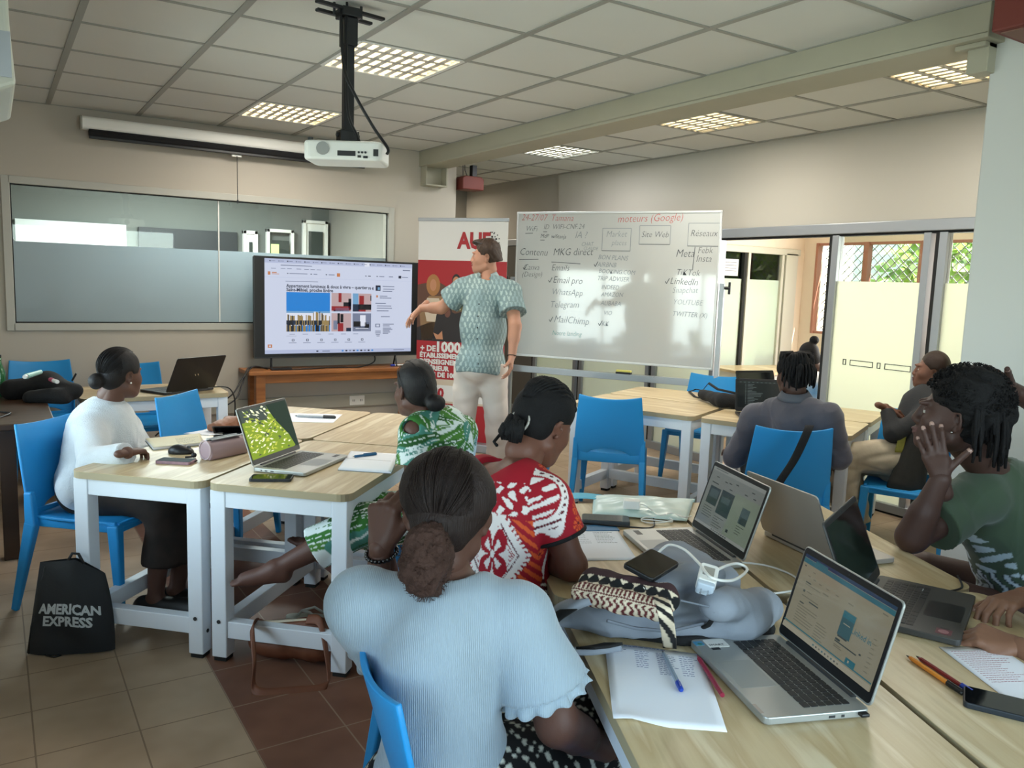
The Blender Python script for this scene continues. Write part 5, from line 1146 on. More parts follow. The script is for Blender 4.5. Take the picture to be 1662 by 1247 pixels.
# white charger on backpack
t=thing('plug_charger','white plug charger with a looped white cable on the grey backpack','charger',(1.380,1.277,0.885),R(38),tilt=(R(10),R(-14)))
ob('block',MB().rbox(-.035,.035,-.022,.022,0,.034,.009),'white',t,bevel=.004,seg=3); ob('plug_face',MB().rbox(-.05,-.033,-.02,.02,.002,.032,.006),mat('charger_grey','b9c4cf',.4),t,bevel=.003)
ob('pins',MB().tube([(-.05,-.008,.017),(-.066,-.008,.017)],.002,6).tube([(-.05,.008,.017),(-.066,.008,.017)],.002,6),'chrome',t)
ob('label_patch',MB().box(-.015,.02,-.013,.013,.034,.0345),'tbar',t)
cable('charging_cable',[(1.430,1.494,0.885),(1.469,1.496,0.900),(1.447,1.419,0.915),(1.394,1.315,0.920),(1.340,1.224,0.925),(1.425,1.236,0.900),(1.556,1.307,0.880),(1.543,1.332,0.890),(1.435,1.293,0.905),(1.359,1.250,0.910)],.0036,'white cable arching from the charger over the grey backpack','white')
# ---- black sling bag on the bare table
t=thing('sling_bag','black sling bag lying on the middle table beside the open laptops','bag',(4.346,3.960,0.745))
s=SDF(); s.cone((4.429,4.253,0.790),(4.291,3.913,0.790),.035,.055,k=0); s.cone((4.291,3.913,0.790),(4.440,3.768,0.790),.055,.05,k=.02); s.clip((0,0,.746),(0,0,-1)); place_sdf('body',s,.008,'black_matte',t,(.006,25,2))
ob('strap',MB().tube([(4.525,4.285,0.800),(4.715,4.598,0.770),(4.650,4.606,0.752),(4.491,4.388,0.750),(4.416,4.207,0.760)],.012,8,flat=.3).tube([(4.598,4.406,0.800),(4.621,4.381,0.850),(4.528,4.197,0.830),(4.474,3.941,0.830)],.01,8,flat=.3),'black_matte',t,world=True,smooth=True)
# ---- black backpack with things on it at the left edge
t=thing('backpack','black backpack lying on the dark brown table at the left edge','backpack',(0.208,5.728,0.750))
s=SDF(); s.cone((0.090,5.838,0.810),(0.266,5.837,0.830),.075,.095,k=0,sq=(z_,1.2)); s.cone((0.266,5.837,0.830),(0.398,5.645,0.810),.095,.06,k=.03,sq=(z_,1.2)); s.cone((0.174,5.662,0.780),(0.335,5.605,0.780),.05,.05,k=.03); s.clip((0,0,.751),(0,0,-1)); place_sdf('body',s,.009,'black_matte',t,(.012,16,9))
ob('side_pocket_pen',MB().tube([(0.412,5.853,0.850),(0.435,5.826,0.900)],.006,6),'dark',t,world=True)
for nm,a,b_,r_,c,lb in (('tube','(43,612,.93)','(66,603,.95)',.016,'pale_mint','pale green tube lying on the black backpack'),('glue_stick','(82,617,.93)','(92,620,.93)',.014,'pink_cap','small pink and white stick on the black backpack')): pass
t=thing('tube','pale green tube lying on the black backpack','tube',(0.190,5.609,0.925)); ob('body',MB().tube([(0.152,5.524,0.925),(0.232,5.686,0.930)],[.016,.013],10),mat('pale_mint','9fc9bd',.5),t,world=True); ob('cap',MB().tube([(0.142,5.495,0.925),(0.152,5.524,0.925)],.012,10),'white',t,world=True)
t=thing('glue_stick','small pink and white stick on the black backpack','stick',(0.300,5.638,0.880)); ob('cap',MB().tube([(0.284,5.707,0.880),(0.297,5.639,0.880)],.013,10),mat('pink_cap','c04a6a',.5),t,world=True); ob('body',MB().tube([(0.297,5.639,0.880),(0.313,5.572,0.880)],.012,10),'white',t,world=True)
t=thing('bottle','green glass bottle at the left edge behind the black backpack','bottle',(.02,5.95,.75)); ob('glass',MB().lathe([(0,0),(.03,0),(.032,.02),(.032,.15),(.014,.21),(.013,.25),(.0,.25)],16),[mat('bottle_green','2f7d4a',.12,spec=.7,alpha=.8)],t,smooth=True); ob('cap',MB().tube([(0,0,.25),(0,0,.265)],.015,10),'dark',t)
cable('cable',[(-.1,5.4,.752),(.02,5.3,.754),(.06,5.22,.757),(.0,5.1,.75)],.005,'black cable on the brown table at the left edge')
# ---- black sports sack
t=thing('tote_bag','black sack with white AMERICAN EXPRESS lettering standing on the tiles','bag',(.21,3.62,0))
L0=npv((.054,3.66,0)); R0=npv((.365,3.53,0)); ud=(R0-L0)/np.linalg.norm(R0-L0); nd=np.array((ud[1],-ud[0],0)); Wb=np.linalg.norm(R0-L0)
def bagp(u,v,side):
    l=.0+.045*v; r_=Wb-.045*v**2; x=l+(r_-l)*u; zt=.385-.075*max(0,u-.55)/.45-.02*(1-u); b=math.sin(PI*min(1,max(0,u)))**.6*math.sin(PI*min(1,.12+.86*v))**.6
    p=L0+ud*x+nd*(side*.06*b+.0-.02)+np.array((0,0,.006+zt*v))-nd*(.05*v); q=(.007*math.sin(u*9+v*4)+.005*math.sin(v*13+u*5))*b*(1 if side>0 else 0); return tuple(p+nd*q)
mb=MB().grid(lambda u,v:bagp(u,v,1),26,26); mb.grid(lambda u,v:bagp(1-u,v,-1),26,26); ob('sack',mb,mat('sack_black','17191b',.75,bump=(60,.2)),t,world=True,smooth=True)
ob('drawcord',MB().tube([bagp(.45,1,1),bagp(.5,1.06,1),bagp(.6,1.07,1),bagp(.68,1,1)],.006,8).tube([bagp(.03,.0,1),bagp(.02,.3,1.1),bagp(.1,.95,1.0)],.004,6).tube([bagp(.25,0,1.0),bagp(.35,-.01,1.35),bagp(.42,0,1.0)],.004,6),'black',t,world=True,smooth=True)
def onbag(mb,txt,x0,z0,size,bold,sp=1.0):
    m0=MB(); text_mb(m0,txt,size,Matrix.Identity(4),thick=0,bold=bold,space=sp)
    for i,(x,y,_) in enumerate(m0.v):
        u=(x0+x)/Wb; v=(z0+y)/.37; p=Vector(bagp(u,v,1))+Vector(nd)*.0035; m0.v[i]=tuple(p)
    mb.add(m0.v,m0.f)
lm=MB(); onbag(lm,'AMERICAN',.04,.175,.052,.0022,1.0); onbag(lm,'EXPRESS',.06,.125,.055,.0022,1.0); ob('lettering',lm,mat('print_grey_white','b9bdbd',.7),t,world=True)
# ---- brown tote on the floor
t=thing('handbag','brown leather tote bag lying under the left table with its strap on the tiles','bag',(.95,3.02,0)); lea=mat('tan_brown_leather','6e3f28',.6,noise=(12,.2))
s=SDF(); s.cone((.88,3.20,.07),(1.06,3.04,.08),.055,.06,k=0); s.cone((1.06,3.04,.08),(1.2,2.98,.10),.06,.075,k=.03); s.cone((.88,3.20,.13),(1.07,3.05,.16),.035,.03,k=.03); s.cone((1.07,3.05,.16),(1.2,2.98,.17),.03,.03,k=.03); s.clip((0,0,.004),(0,0,-1)); s.cone((.89,3.20,.19),(1.05,3.06,.20),.028,.025,k=.01,op='s'); place_sdf('body',s,.008,lea,t,(.008,20,3))
ob('lining',MB().tube([(.87,3.20,.155),(.91,3.155,.165),(.96,3.115,.175),(1.02,3.07,.185),(1.06,3.04,.195)],[.010,.014,.012,.009,.004],8,flat=.4),mat('cream_lining','cdbfa6',.8),t,world=True,smooth=True)
ribbon([(.86,3.19,.16),(.81,3.08,.19),(.79,2.98,.10),(.775,2.94,.02),(.80,2.90,.004),(.90,2.86,.004),(1.0,2.83,.004),(1.04,2.85,.03),(1.05,2.93,.14),(1.05,3.0,.20),(1.02,3.06,.19)],.04,.003,'strap',lea,t,(.45,.45,.6))
ob('rivet',MB().sphere((.97,3.08,.15),.006,8,6),'chrome',t,world=True)
# ---- flip-flop under the table
t=thing('flip_flop','pale grey rubber flip-flop on the brown tiles under the left table','sandal',(1.18,3.46,0),R(-40))
ob('sole',MB().prism([(x,y*(1-.15*(x<0))) for x,y in [(.125*math.cos(a),(.045-.006*math.cos(a))*math.sin(a)) for a in [2*PI*i/24 for i in range(24)]]],0,.016),mat('rubber_grey_green','b0b5aa',.7),t,bevel=.004)
ob('thong_strap',MB().tube([(-.07,0,.016),(-.05,.0,.04),(.0,.03,.05),(.05,.042,.016)],.006,8).tube([(-.05,0,.04),(.0,-.03,.05),(.05,-.042,.016)],.006,8),mat('thong_grey','c6cac2',.6),t,smooth=True)
# ---- strap over the chair of the man in grey
t=thing('bag_strap','black webbing strap slung across the back of the blue chair behind the man in grey','strap',(3.855,3.036,0.800))
ribbon([(3.547,2.647,0.880),(3.476,2.596,0.877),(3.379,2.590,0.734),(3.268,2.594,0.608),(3.214,2.621,0.475)],.045,.004,'strap','black_matte',t,(.8,-.55,0))

# ================================================================ PEOPLE
def nv(v): v=npv(v); return v/max(np.linalg.norm(v),1e-9)
def azv(a): return np.array((math.cos(R(a)),math.sin(R(a)),0.))
def rot(v,k,deg):
    a=R(deg); k=nv(k); return v*math.cos(a)+np.cross(k,v)*math.sin(a)+k*(k@v)*(1-math.cos(a))
def skin(name,h):
    m=mat(name,h,.52,spec=.35,noise=(7,.10),bump=(140,.10)); return m
eye_w=mat('eye_white','a8a097',.35); eye_d=mat('iris_dark','1a100a',.2); nail=lambda n,h:mat(n,h,.35)
def head_axes(az,pitch,roll=0):
    f=azv(az); r_=np.array((f[1],-f[0],0.)); u=np.array((0,0,1.))
    f,u=rot(f,r_,-pitch),rot(u,r_,-pitch); r_,u=rot(r_,f,roll),rot(u,f,roll); return r_,f,u
def head_sdf(c,A,sc=1.0,nose=1.0,smile=0):
    r_,f,u=A; ax=np.array(A); P=lambda x,y,z:c+(r_*x+f*y+u*z)*sc
    s=SDF(); E=lambda p,rr,k=.02,op='u':s.ell(P(*p),np.array(rr)*sc,ax,k,op)
    E((0,-.012,.038),(.073,.092,.083),0); E((0,.018,-.02),(.060,.070,.082),.03); E((0,.038,-.075),(.042,.042,.035),.03); E((0,.066,-.094),(.020,.016,.015),.022)
    for q in (-1,1):
        E((q*.038,.058,-.024),(.021,.022,.024),.028); E((q*.028,.078,.028),(.022,.010,.008),.014); E((q*.033,.096,.006),(.015,.012,.009),.010,'s')
        s.cone(P(q*.052,.0,-.06),P(q*.022,.06,-.088),.016*sc,.014*sc,.02)
        E((q*.032,.071,.004),(.0125,.0125,.0125),.002)
        E((q*.074,-.008,-.004),(.007,.017,.029),.004); E((q*.079,-.006,.002),(.005,.009,.016),.004,'s'); E((q*.073,-.004,-.03),(.006,.008,.009),.004)
        E((q*.013*nose,.090,-.029),(.009,.009,.0075),.006)
    s.cone(P(0,.080,.020),P(0,.097,-.024),.008*sc,.0108*sc*nose,.014); E((0,.052,-.062),(.036,.036,.034),.03)
    E((0,.084,-.052),(.021,.010,.006),.008); E((0,.082,-.064),(.018,.010,.007),.008); E((0,.098,-.058),(.024,.006,.0014),.003,'s')
    return s,P
def hand_mesh(w,d,n,side,curl,L=.185,spread=6,thumb=(35,.2),res=.0034,fa=None,fc=None):
    """w wrist, d pointing direction, n back-of-hand direction, side +1: thumb on the d x n side"""
    d=nv(d); n=nv(n); n=nv(n-d*(n@d)); x=np.cross(d,n)*side; s=SDF(); k=L/.185; P=lambda a,b_,c_:w+x*a*k+d*b_*k+n*c_*k
    s.cone(P(0,-.05,0),P(0,.01,0),.026*k,.025*k,0,sq=(n,1.3))
    for q in (-.028,-.010,.009,.027): s.cone(P(q*.55,.012,0),P(q,.085-abs(q-.005)*.2,0.001),.0135*k,.0115*k,.012)
    s.cone(P(.012,.02,-.006),P(.030,.055,-.008),.016*k,.012*k,.015)
    tips=[]; kn=[(.027,.088,.040,.026,.020),(.009,.092,.044,.029,.021),(-.010,.088,.041,.027,.021),(-.028,.078,.032,.021,.018)]
    for i,(a,b_,l1,l2,l3) in enumerate(kn):
        p=P(a,b_-.004,.002); an=curl[i] if isinstance(curl,(list,tuple)) else curl; sp=spread*(1.5-i)/1.5; fd=rot(d,n,-sp*side); rr=.0092*k*(1-.07*(i==3)*2)
        cur=0
        for j,l in enumerate((l1,l2,l3)):
            cur+=an*(.9,1.1,.7)[j]; dd=rot(fd,np.cross(fd,n),-cur) ; e=p+dd*l*k
            s.cone(p,e,rr*(1-.07*j),rr*(1-.07*(j+1)),.003 if j else .007); p=e
        tips.append((p-dd*.004*k+np.cross(np.cross(fd,n),dd)*0,dd))
    ta,tc=thumb; p=P(.026,.026,-.004); td=nv(d*math.cos(R(ta))+x*math.sin(R(ta))-n*.25); 
    for j,l in enumerate((.034,.030,.024)):
        dd=nv(rot(td,np.cross(td,-n),tc*40*j)); e=p+dd*l*k; s.cone(p,e,(.0135,.0112,.0104)[j]*k,(.0112,.0104,.0088)[j]*k,.006 if j==0 else .003); p=e
    tips.append((p-dd*.004*k,dd))
    V,F=s.mesh(res); return V,F,tips,n
def person(name,label,P_,base=None):
    """P_: dict of joints in room coordinates and looks"""
    D_=dict(P_); g=D_.get('girth',1.0); az=D_['az']; fwd=azv(az); lat=np.array((fwd[1],-fwd[0],0.)) # right-hand side
    pel=npv(D_['pelvis']); nb=npv(D_['neck']); spine=nv(nb-pel); fw=nv(fwd-spine*(fwd@spine)); la=np.cross(fw,spine)
    if 'lat' in D_: la=nv(D_['lat']); fw=nv(np.cross(spine,la))
    ax=np.array((la,fw,spine)); Lt=np.linalg.norm(nb-pel); sw=D_.get('sw',.165)
    SR=npv(D_['SR']) if 'SR' in D_ else nb+la*sw-spine*.055; SL=npv(D_['SL']) if 'SL' in D_ else nb-la*sw-spine*.055
    HR=pel+la*.085*g; HL=pel-la*.085*g; sit=D_.get('sit',True)
    def leg(h,q,kn,an,to):
        if kn is None: kn=h+(fwd*.40+lat*q*.03 if sit else np.array((0,0,-.42))); kn=np.array((kn[0],kn[1],max(kn[2],.50) if sit else kn[2]))
        kn=npv(kn); an=npv(an) if an is not None else np.array((kn[0],kn[1],.09))-fwd*(.03)
        to=npv(to) if to is not None else an+fwd*.15-np.array((0,0,.055)); return kn,an,to
    KR,AR,TR=leg(HR,1,D_.get('KR'),D_.get('AR'),D_.get('TR')); KL,AL,TL_=leg(HL,-1,D_.get('KL'),D_.get('AL'),D_.get('TL'))
    hc=npv(D_['head']); HA=head_axes(*D_['face']); hs=D_.get('hs',1.0); ER,WR_=npv(D_['ER']),npv(D_['WR']); EL,WL_=npv(D_['EL']),npv(D_['WL'])
    gl=D_.get('limb',1.0); res=D_.get('res',.009); bust=D_.get('bust',0)
    t=thing('person',label,'person',base or (float(pel[0]),float(pel[1]),0))
    def torso(s,i=0,k=.05,hip=0,box=0):
        s.ell(pel+spine*.02,(.165*g+i+hip,.115*g+i+hip,.115+i+hip),ax,0); s.ell(pel+spine*Lt*.42,(.130*g+i+box,.098*g+i+box*.6,.15+i+box),ax,k); s.ell(pel+spine*Lt*.72,(.150*g+i,.108*g+i,.16+i),ax,k)
        s.cone(SL*.85+nb*.15-spine*.02,SR*.85+nb*.15-spine*.02,.052*gl+i,.052*gl+i,.05); s.cone(nb-spine*.05,(SL+nb)*.5-spine*.01,.05+i,.05+i,.05); s.cone(nb-spine*.05,(SR+nb)*.5-spine*.01,.05+i,.05+i,.05)
        if bust:
            for q in (-1,1): s.ell(pel+spine*Lt*.66+fw*.075+la*q*.07,(.062+i,.055+i,.06+i),ax,.03)
    def arms(s,i=0,fr=2.0,fl=0,flare=0,hs_=0):
        for S_,E_,W_ in ((SR,ER,WR_),(SL,EL,WL_)):
            s.ell(S_,(.057*gl+i,)*3,None,.03)
            if fr>=1:
                s.cone(S_,E_,.051*gl+i,.042*gl+i,.02)
                if fr>=2: s.cone(E_,W_,.041*gl,.027*gl,.012); s.cone(E_,E_*.6+W_*.4,.040*gl,.038*gl,.02)
                elif fr>1: s.cone(E_,E_+(W_-E_)*(fr-1),.044*gl+i,.034*gl+i*.5+flare,.02,flat=True)
            else: s.cone(S_,S_+(E_-S_)*fr,.053*gl+i,.047*gl+i+flare,.02,flat=True)
    # ---------------- body: trunk, limbs
    s=SDF(); torso(s); s.cone(nb-spine*.04,hc-HA[2]*.055*hs-HA[1]*.02,.057*g**.5,.050,.03); arms(s)
    for H_,K_,A_,T_ in ((HR,KR,AR,TR),(HL,KL,AL,TL_)):
        s.cone(H_,K_,.083*g,.056*gl,.04); s.cone(K_,K_*.65+A_*.35,.053*gl,.052*gl,.02); s.cone(K_*.65+A_*.35,A_,.052*gl,.034*gl,.02)
        hl=A_-nv(T_-A_)*.035-np.array((0,0,.03)) if T_[2]>A_[2]-.2 else A_; s.cone(A_,hl,.036,.030,.02); s.cone(hl,T_*.8+A_*.2,.030,.030,.02); s.cone(A_,T_*.6+A_*.4,.034,.026,.02)
        sdn=nv(np.cross(T_-A_,(0,0,1.)))
        for q,(w_,l_) in enumerate(((-.026,.045),(-.012,.047),(.002,.043),(.015,.036),(.027,.028))):
            b0=T_+sdn*w_*(1 if K_ is KR else -1)-nv(T_-A_)*.02; s.cone(b0,b0+nv(T_-A_)*l_,.0105,.009,.006)
    body=[s.mesh(res)]; mark=[]
    # ---------------- head
    s,P=head_sdf(hc,HA,hs,D_.get('nose',1.0)); s.cone(hc-HA[2]*.055*hs-HA[1]*.02,nb*.55+hc*.45-HA[1]*.02,.050,.052,.025)
    hm=s.mesh(D_.get('hres',.0048)); body.append(hm)
    # ---------------- hands
    nm=[]
    for key,E_,W_,sd_ in (('R',ER,WR_,1),('L',EL,WL_,-1)):
        h=D_.get('hand'+key)
        if h is None: h=dict()
        d=h.get('d',nv(W_-E_)); n_=h.get('n',(0,0,1)); V,F,tips,nn=hand_mesh(W_,d,n_,h.get('side',-sd_),h.get('curl',18),L=h.get('L',.185),thumb=h.get('thumb',(35,.2)),res=D_.get('handres',.004),spread=h.get('spread',6))
        body.append((V,F)); nm+=[(tp,dd) for tp,dd in tips]
    V,F=join(*body); ctr=V[F].mean(1); mi=np.zeros(len(F),int)
    for q in (-1,1):
        e=P(q*.032,.071,.004); dd=np.linalg.norm(ctr-e,axis=1); fr_=(ctr-e)@HA[1]; mi[(dd<.0135*hs)&(fr_>.005)&(np.abs((ctr-e)@HA[2])<.0040*hs)]=1
        e2=P(q*.032,.083,.004); mi[(np.linalg.norm(ctr-e2,axis=1)<.0058*hs)&(mi==1)]=2
    lp=P(0,.094,-.058); q_=(ctr-lp); mi[(np.abs(q_@HA[0])<.020*hs)&(np.abs(q_@HA[2])<.009*hs)&(np.abs(q_@HA[1])<.012)]=3
    N_=np.cross(V[F[:,2]]-V[F[:,0]],V[F[:,3]]-V[F[:,1]]); N_/=np.maximum(np.linalg.norm(N_,axis=1,keepdims=True),1e-9)
    for tp,dd in nm:
        c_=np.linalg.norm(ctr-tp,axis=1)<.0105; 
        if D_.get('nails',True): mi[c_&((ctr-tp)@dd>-.002)]=4
    sk=D_['skin']; ms=[skin('skin_'+sk,sk),eye_w,eye_d,mat('lips_'+sk,D_.get('lip','6b3a34'),.45),mat('nail_'+sk,D_.get('nailc','b58f80'),.35)]
    npob('body',V,F,ms,t,midx=mi)
    D_.update(t=t,pel=pel,nb=nb,spine=spine,fw=fw,la=la,ax=ax,Lt=Lt,SR=SR,SL=SL,ER=ER,EL=EL,WR=WR_,WL=WL_,HR=HR,HL=HL,KR=KR,KL=KL,AR=AR,AL=AL,TR=TR,TL=TL_,hc=hc,HA=HA,hs=hs,P=P,torso=torso,arms=arms,gl=gl,g=g,fwd=fwd,lat=lat)
    return D_
def top(D,name,m,infl=.014,sleeve=.55,flare=.012,hem=-.02,neck=.075,neck_c=None,wr=(.004,22,1),res=.008,color=None,label=None,sides=None,extra=None,low=None,hip=.02,box=0):
    s=SDF(); D['torso'](s,infl,hip=hip,box=box)
    if low: low(s)
    s.clip(D['pel']+D['spine']*hem,-D['spine'])
    if sleeve: D['arms'](s,infl,sleeve,flare=flare)
    if extra: extra(s)
    c=D['nb']+D['spine']*.055+D['fw']*.015 if neck_c is None else neck_c
    s.ell(c,(neck,neck*.95,neck*1.05),D['ax'],.006,'s')
    V,F=s.mesh(res); V=wrinkle(V,F,*wr) if wr else V
    col=color(V) if color else None
    return npob(name,V,F,m,D['t'],color=col,label=label)
def bottoms(D,name,m,to=.9,infl=.016,flare=.02,wr=(.006,20,2),res=.009,color=None,skirt=False,wtop=.03):
    s=SDF(); p=D['pel']; s.ell(p,(.172*D['g']+infl,.125*D['g']+infl,.11+infl),D['ax'],0)
    for H_,K_,A_ in ((D['HR'],D['KR'],D['AR']),(D['HL'],D['KL'],D['AL'])):
        s.cone(H_,K_,.088*D['g']+infl,.060*D['gl']+infl,.04 if not skirt else .07); 
        if to>0: s.cone(K_,K_+(A_-K_)*to,.060*D['gl']+infl,.045*D['gl']+infl+flare,.03 if not skirt else .07,flat=True)
    if skirt: s.cone((D['HR']+D['HL'])/2,(D['KR']+D['KL'])/2,.12,.085,.06); s.cone((D['KR']+D['KL'])/2,(D['KR']+D['KL'])/2+((D['AR']+D['AL'])/2-(D['KR']+D['KL'])/2)*to,.085,.09+flare,.05,flat=True)
    s.clip(p+D['spine']*wtop,D['spine'])
    V,F=s.mesh(res); V=wrinkle(V,F,*wr); return npob(name,V,F,m,D['t'],color=color(V) if color else None)
def hair(D,name,mats,shapes,res=.005,rough=.0,cut=(.052,.035,35),subs=(),wr=None,label=None):
    """shapes: (x,y,z, rx,ry,rz) ellipsoids in head coordinates; cut = front plane (y, z, tilt)"""
    s=SDF(); P=D['P']; hs=D['hs']; ax=np.array(D['HA']); first=True
    s.ell(P(0,-.016,.042),np.array((.080,.098,.090))*hs,ax,0)
    s.ell(P(0,-.045,-.01),np.array((.070,.062,.065))*hs,ax,.02)
    y,z,tl=cut; nrm=D['HA'][1]*math.cos(R(tl))-D['HA'][2]*math.sin(R(tl)); s.clip(P(0,y,z),nrm)
    for q in (-1,1): s.ell(P(q*.085,.03,-.04),np.array((.03,.055,.05))*hs,ax,.01,'s'); s.ell(P(q*.085,-.006,-.01),np.array((.018,.022,.032))*hs,ax,.008,'s')
    for a in shapes: s.ell(P(*a[:3]),np.array(a[3:6])*hs,ax,a[6] if len(a)>6 else .02)
    for a in subs: s.ell(P(*a[:3]),np.array(a[3:6])*hs,ax,.01,'s')
    V,F=s.mesh(res)
    if wr: V=wrinkle(V,F,*wr)
    return npob(name,V,F,mats,D['t'],label=label)
def npv_verts(t):
    o=[c for c in t.children if c.name.startswith('patterned_shirt')][0]; m=Matrix.Translation(t.location); return np.array([tuple(m@v.co) for v in o.data.vertices])
def fpt(D,V,h):
    q=V-D['pel']; u=np.abs(q@D['la']); v=np.abs(q@D['spine']-h); m=(u<.012)&(v<.012); f=(q@D['fw'])[m]; return tuple(V[m][f.argmax()]) if m.any() else tuple(D['pel']+D['fw']*.15)
def hairmat(name,h,sc=(1,1,.08),b=.5,rough=.55,scale=420):
    return mat(name,h,rough,spec=.3,noise=(60,.3,sc),bump=(scale,b,sc))
def tubes_ob(name,lst,m,D,label=None,n=6):
    mb=MB()
    for pts,r_ in lst: mb.tube(pts,r_,n)
    return ob(name,mb,m,D['t'],world=True,smooth=True,label=label)
def sphere_color(V,base): return np.tile(cval(base),(len(V),1))
# ---------------------------------------------------------------- 1 woman in pale blue ribbed top, nearest the camera
D=person('person','woman in a pale blue ribbed top with a puffy ponytail, seated nearest the camera',dict(az=48,pelvis=(0.724,1.321,0.535),neck=(0.738,1.385,0.945),SR=(0.853,1.270,0.910),SL=(0.610,1.474,0.908),head=(0.770,1.423,1.093),face=(52,12,0),
 ER=(0.921,1.218,0.696),WR=(1.125,1.302,0.537),EL=(0.787,1.674,0.684),WL=(0.707,1.614,0.973),KR=(1.208,1.404,0.529),KL=(1.148,1.615,0.475),skin='5a3c31',res=.007,hres=.004,hs=1.04,limb=1.0,g=1,
 handL=dict(d=(.12,.05,1),n=(-.75,-.45,.2),curl=[60,64,68,72],thumb=(30,.5),side=1,L=.2),handR=dict(curl=25),nailc='b08a7c'))
rib=mat('pale_blue_rib','95a4af',.85,sheen=.3); n_=rib.node_tree; tc=n_.nodes.new('ShaderNodeTexCoord'); wv=n_.nodes.new('ShaderNodeTexWave'); wv.inputs['Scale'].default_value=150; wv.wave_type='BANDS'; wv.bands_direction='DIAGONAL'; wv.inputs['Distortion'].default_value=.3
mp=n_.nodes.new('ShaderNodeMapping'); mp.inputs['Scale'].default_value=(1,-.6,.0); n_.links.new(tc.outputs['Object'],mp.inputs[0]); n_.links.new(mp.outputs[0],wv.inputs[0]); bp_=n_.nodes.new('ShaderNodeBump'); bp_.inputs['Strength'].default_value=.35; bp_.inputs['Distance'].default_value=.002; n_.links.new(wv.outputs['Fac'],bp_.inputs['Height']); n_.links.new(bp_.outputs[0],n_.nodes['Principled BSDF'].inputs['Normal'])
top(D,'ribbed_top',rib,.012,.62,.03,-.16,.088,extra=lambda s:s.cone(D['SL'],(0.662,1.474,0.810),.066,.068,.05),wr=(.008,13,5,(1,1,1),.4),res=.006)
def frill(c,nrm,rad,amp,nw,wd,name,m,D,arc=(0,360),sq=1.0):
    c=npv(c); nrm=nv(nrm); a_=nv(np.cross(nrm,(0.3,.2,1))); b_=np.cross(nrm,a_)
    def fn(u,v):
        th=R(arc[0]+(arc[1]-arc[0])*u); q=rad+amp*math.sin(nw*th)*v+wd*.3*v; p=c+(a_*math.cos(th)+b_*math.sin(th)*sq)*q+nrm*(wd*v+amp*.6*math.cos(nw*th)*v); return tuple(p)
    ob(name,MB().grid(fn,int(nw*10),3,thick=.002),m,D['t'],world=True,smooth=True)
for S_,E_ in ((D['SR'],D['ER']),(D['SL'],D['EL'])):
    frill(S_+(E_-S_)*.60,E_-S_,.086,.006,13,.022,'sleeve_frill',rib,D)
frill(D['nb']+D['spine']*.012+D['fw']*.01,D['spine'],.078,.005,15,.016,'neck_frill',rib,D)
def floral(V,base,dots,sc,th):
    r_=np.random.default_rng(3); h=np.sin(V@r_.normal(size=3)*sc)+np.sin(V@r_.normal(size=3)*sc*1.3)+np.sin(V@r_.normal(size=3)*sc*.9+1); C_=sphere_color(V,base); C_[h>th]=cval(dots); return C_
fab=attr_mat('black_white_floral',.85)
bottoms(D,'floral_skirt',fab,.75,.014,res=.006,color=lambda V:floral(V,'141517','c9cbbf',130,1.1),skirt=True,wtop=.2)
hb=hairmat('hair_dark_brown','241814',rough=.6,b=.9,scale=300)
hair(D,'hair',hb,[],cut=(.06,.03,30),res=.004,wr=(.0016,90,1),label='straightened dark brown hair drawn back')
def strands(D,n,end,r_,m,seed=1,k=14,rad=.0011,infl=1.015):
    rr=random.Random(seed); L_=[]; rad3=np.array((.081,.099,.091))*infl; c0=np.array((0,-.016,.042)); e=(np.array(end)-c0)/rad3; e/=np.linalg.norm(e)
    for i in range(n):
        a=rr.uniform(-1.75,1.75); st=np.array((math.sin(a),math.cos(a)*.62,-.28+.95*abs(math.cos(a))**.8)); st/=np.linalg.norm(st); w_=math.acos(max(-1,min(1,st@e))); off=rr.uniform(-.04,.04); pts=[]; t0=rr.uniform(0,.25)
        for j in range(k+1):
            q=t0+(1-t0)*j/k; d=(math.sin((1-q)*w_)*st+math.sin(q*w_)*e)/max(math.sin(w_),1e-6); d=d/np.linalg.norm(d); pts.append(tuple(D['P'](*(c0+d*rad3*(1+off*.12)))))
        L_.append((pts,rad*rr.uniform(.7,1.3)))
    tubes_ob('hair_strands',L_,m,D,n=3)
strands(D,900,(-.008,-.115,-.035),1,hb)
hp=hairmat('hair_puff_brown','3d2820',(1,1,1),1.0,.8,160)
s=SDF(); P=D['P']; s.ell(P(-.012,-.128,-.055),(.048,.042,.052),None,0); s.ell(P(-.014,-.130,-.095),(.043,.04,.05),None,.03); V,F=s.mesh(.004); V=wrinkle(V,F,.005,120,4); V=wrinkle(V,F,.003,260,5); npob('ponytail_puff',V,F,hp,D['t'],label='frizzy brown ponytail puff')
rr=random.Random(2); L_=[]
for i in range(420):
    a=rr.uniform(0,6.28); ph=math.acos(rr.uniform(-1,.6)); c=np.array(P(-.013,-.129,-.075)); d=np.array((math.sin(ph)*math.cos(a),math.sin(ph)*math.sin(a),math.cos(ph))); p=c+d*np.array((.042,.038,.068)); t1_=np.cross(d,np.array((rr.uniform(-1,1),rr.uniform(-1,1),rr.uniform(-1,1)))); e=p+d*.012+t1_*.008; L_.append(([tuple(p),tuple(p+d*.007+t1_*.001),tuple(e)],.0005))
tubes_ob('loose_strands',L_,hp,D,n=3)
ob('hair_tie',MB().tube([tuple(D['P'](.0,-.085,-.02)+ (D['HA'][0]*math.cos(a)+D['HA'][2]*math.sin(a))*.036) for a in [i*.42 for i in range(16)]],.006,8),'black',D['t'],world=True,smooth=True)
W_=npv(D['WL']); wd_=nv(D['WL']-D['EL']); a_=nv(np.cross(wd_,(1,0,0))); b_=np.cross(wd_,a_); mb=MB()
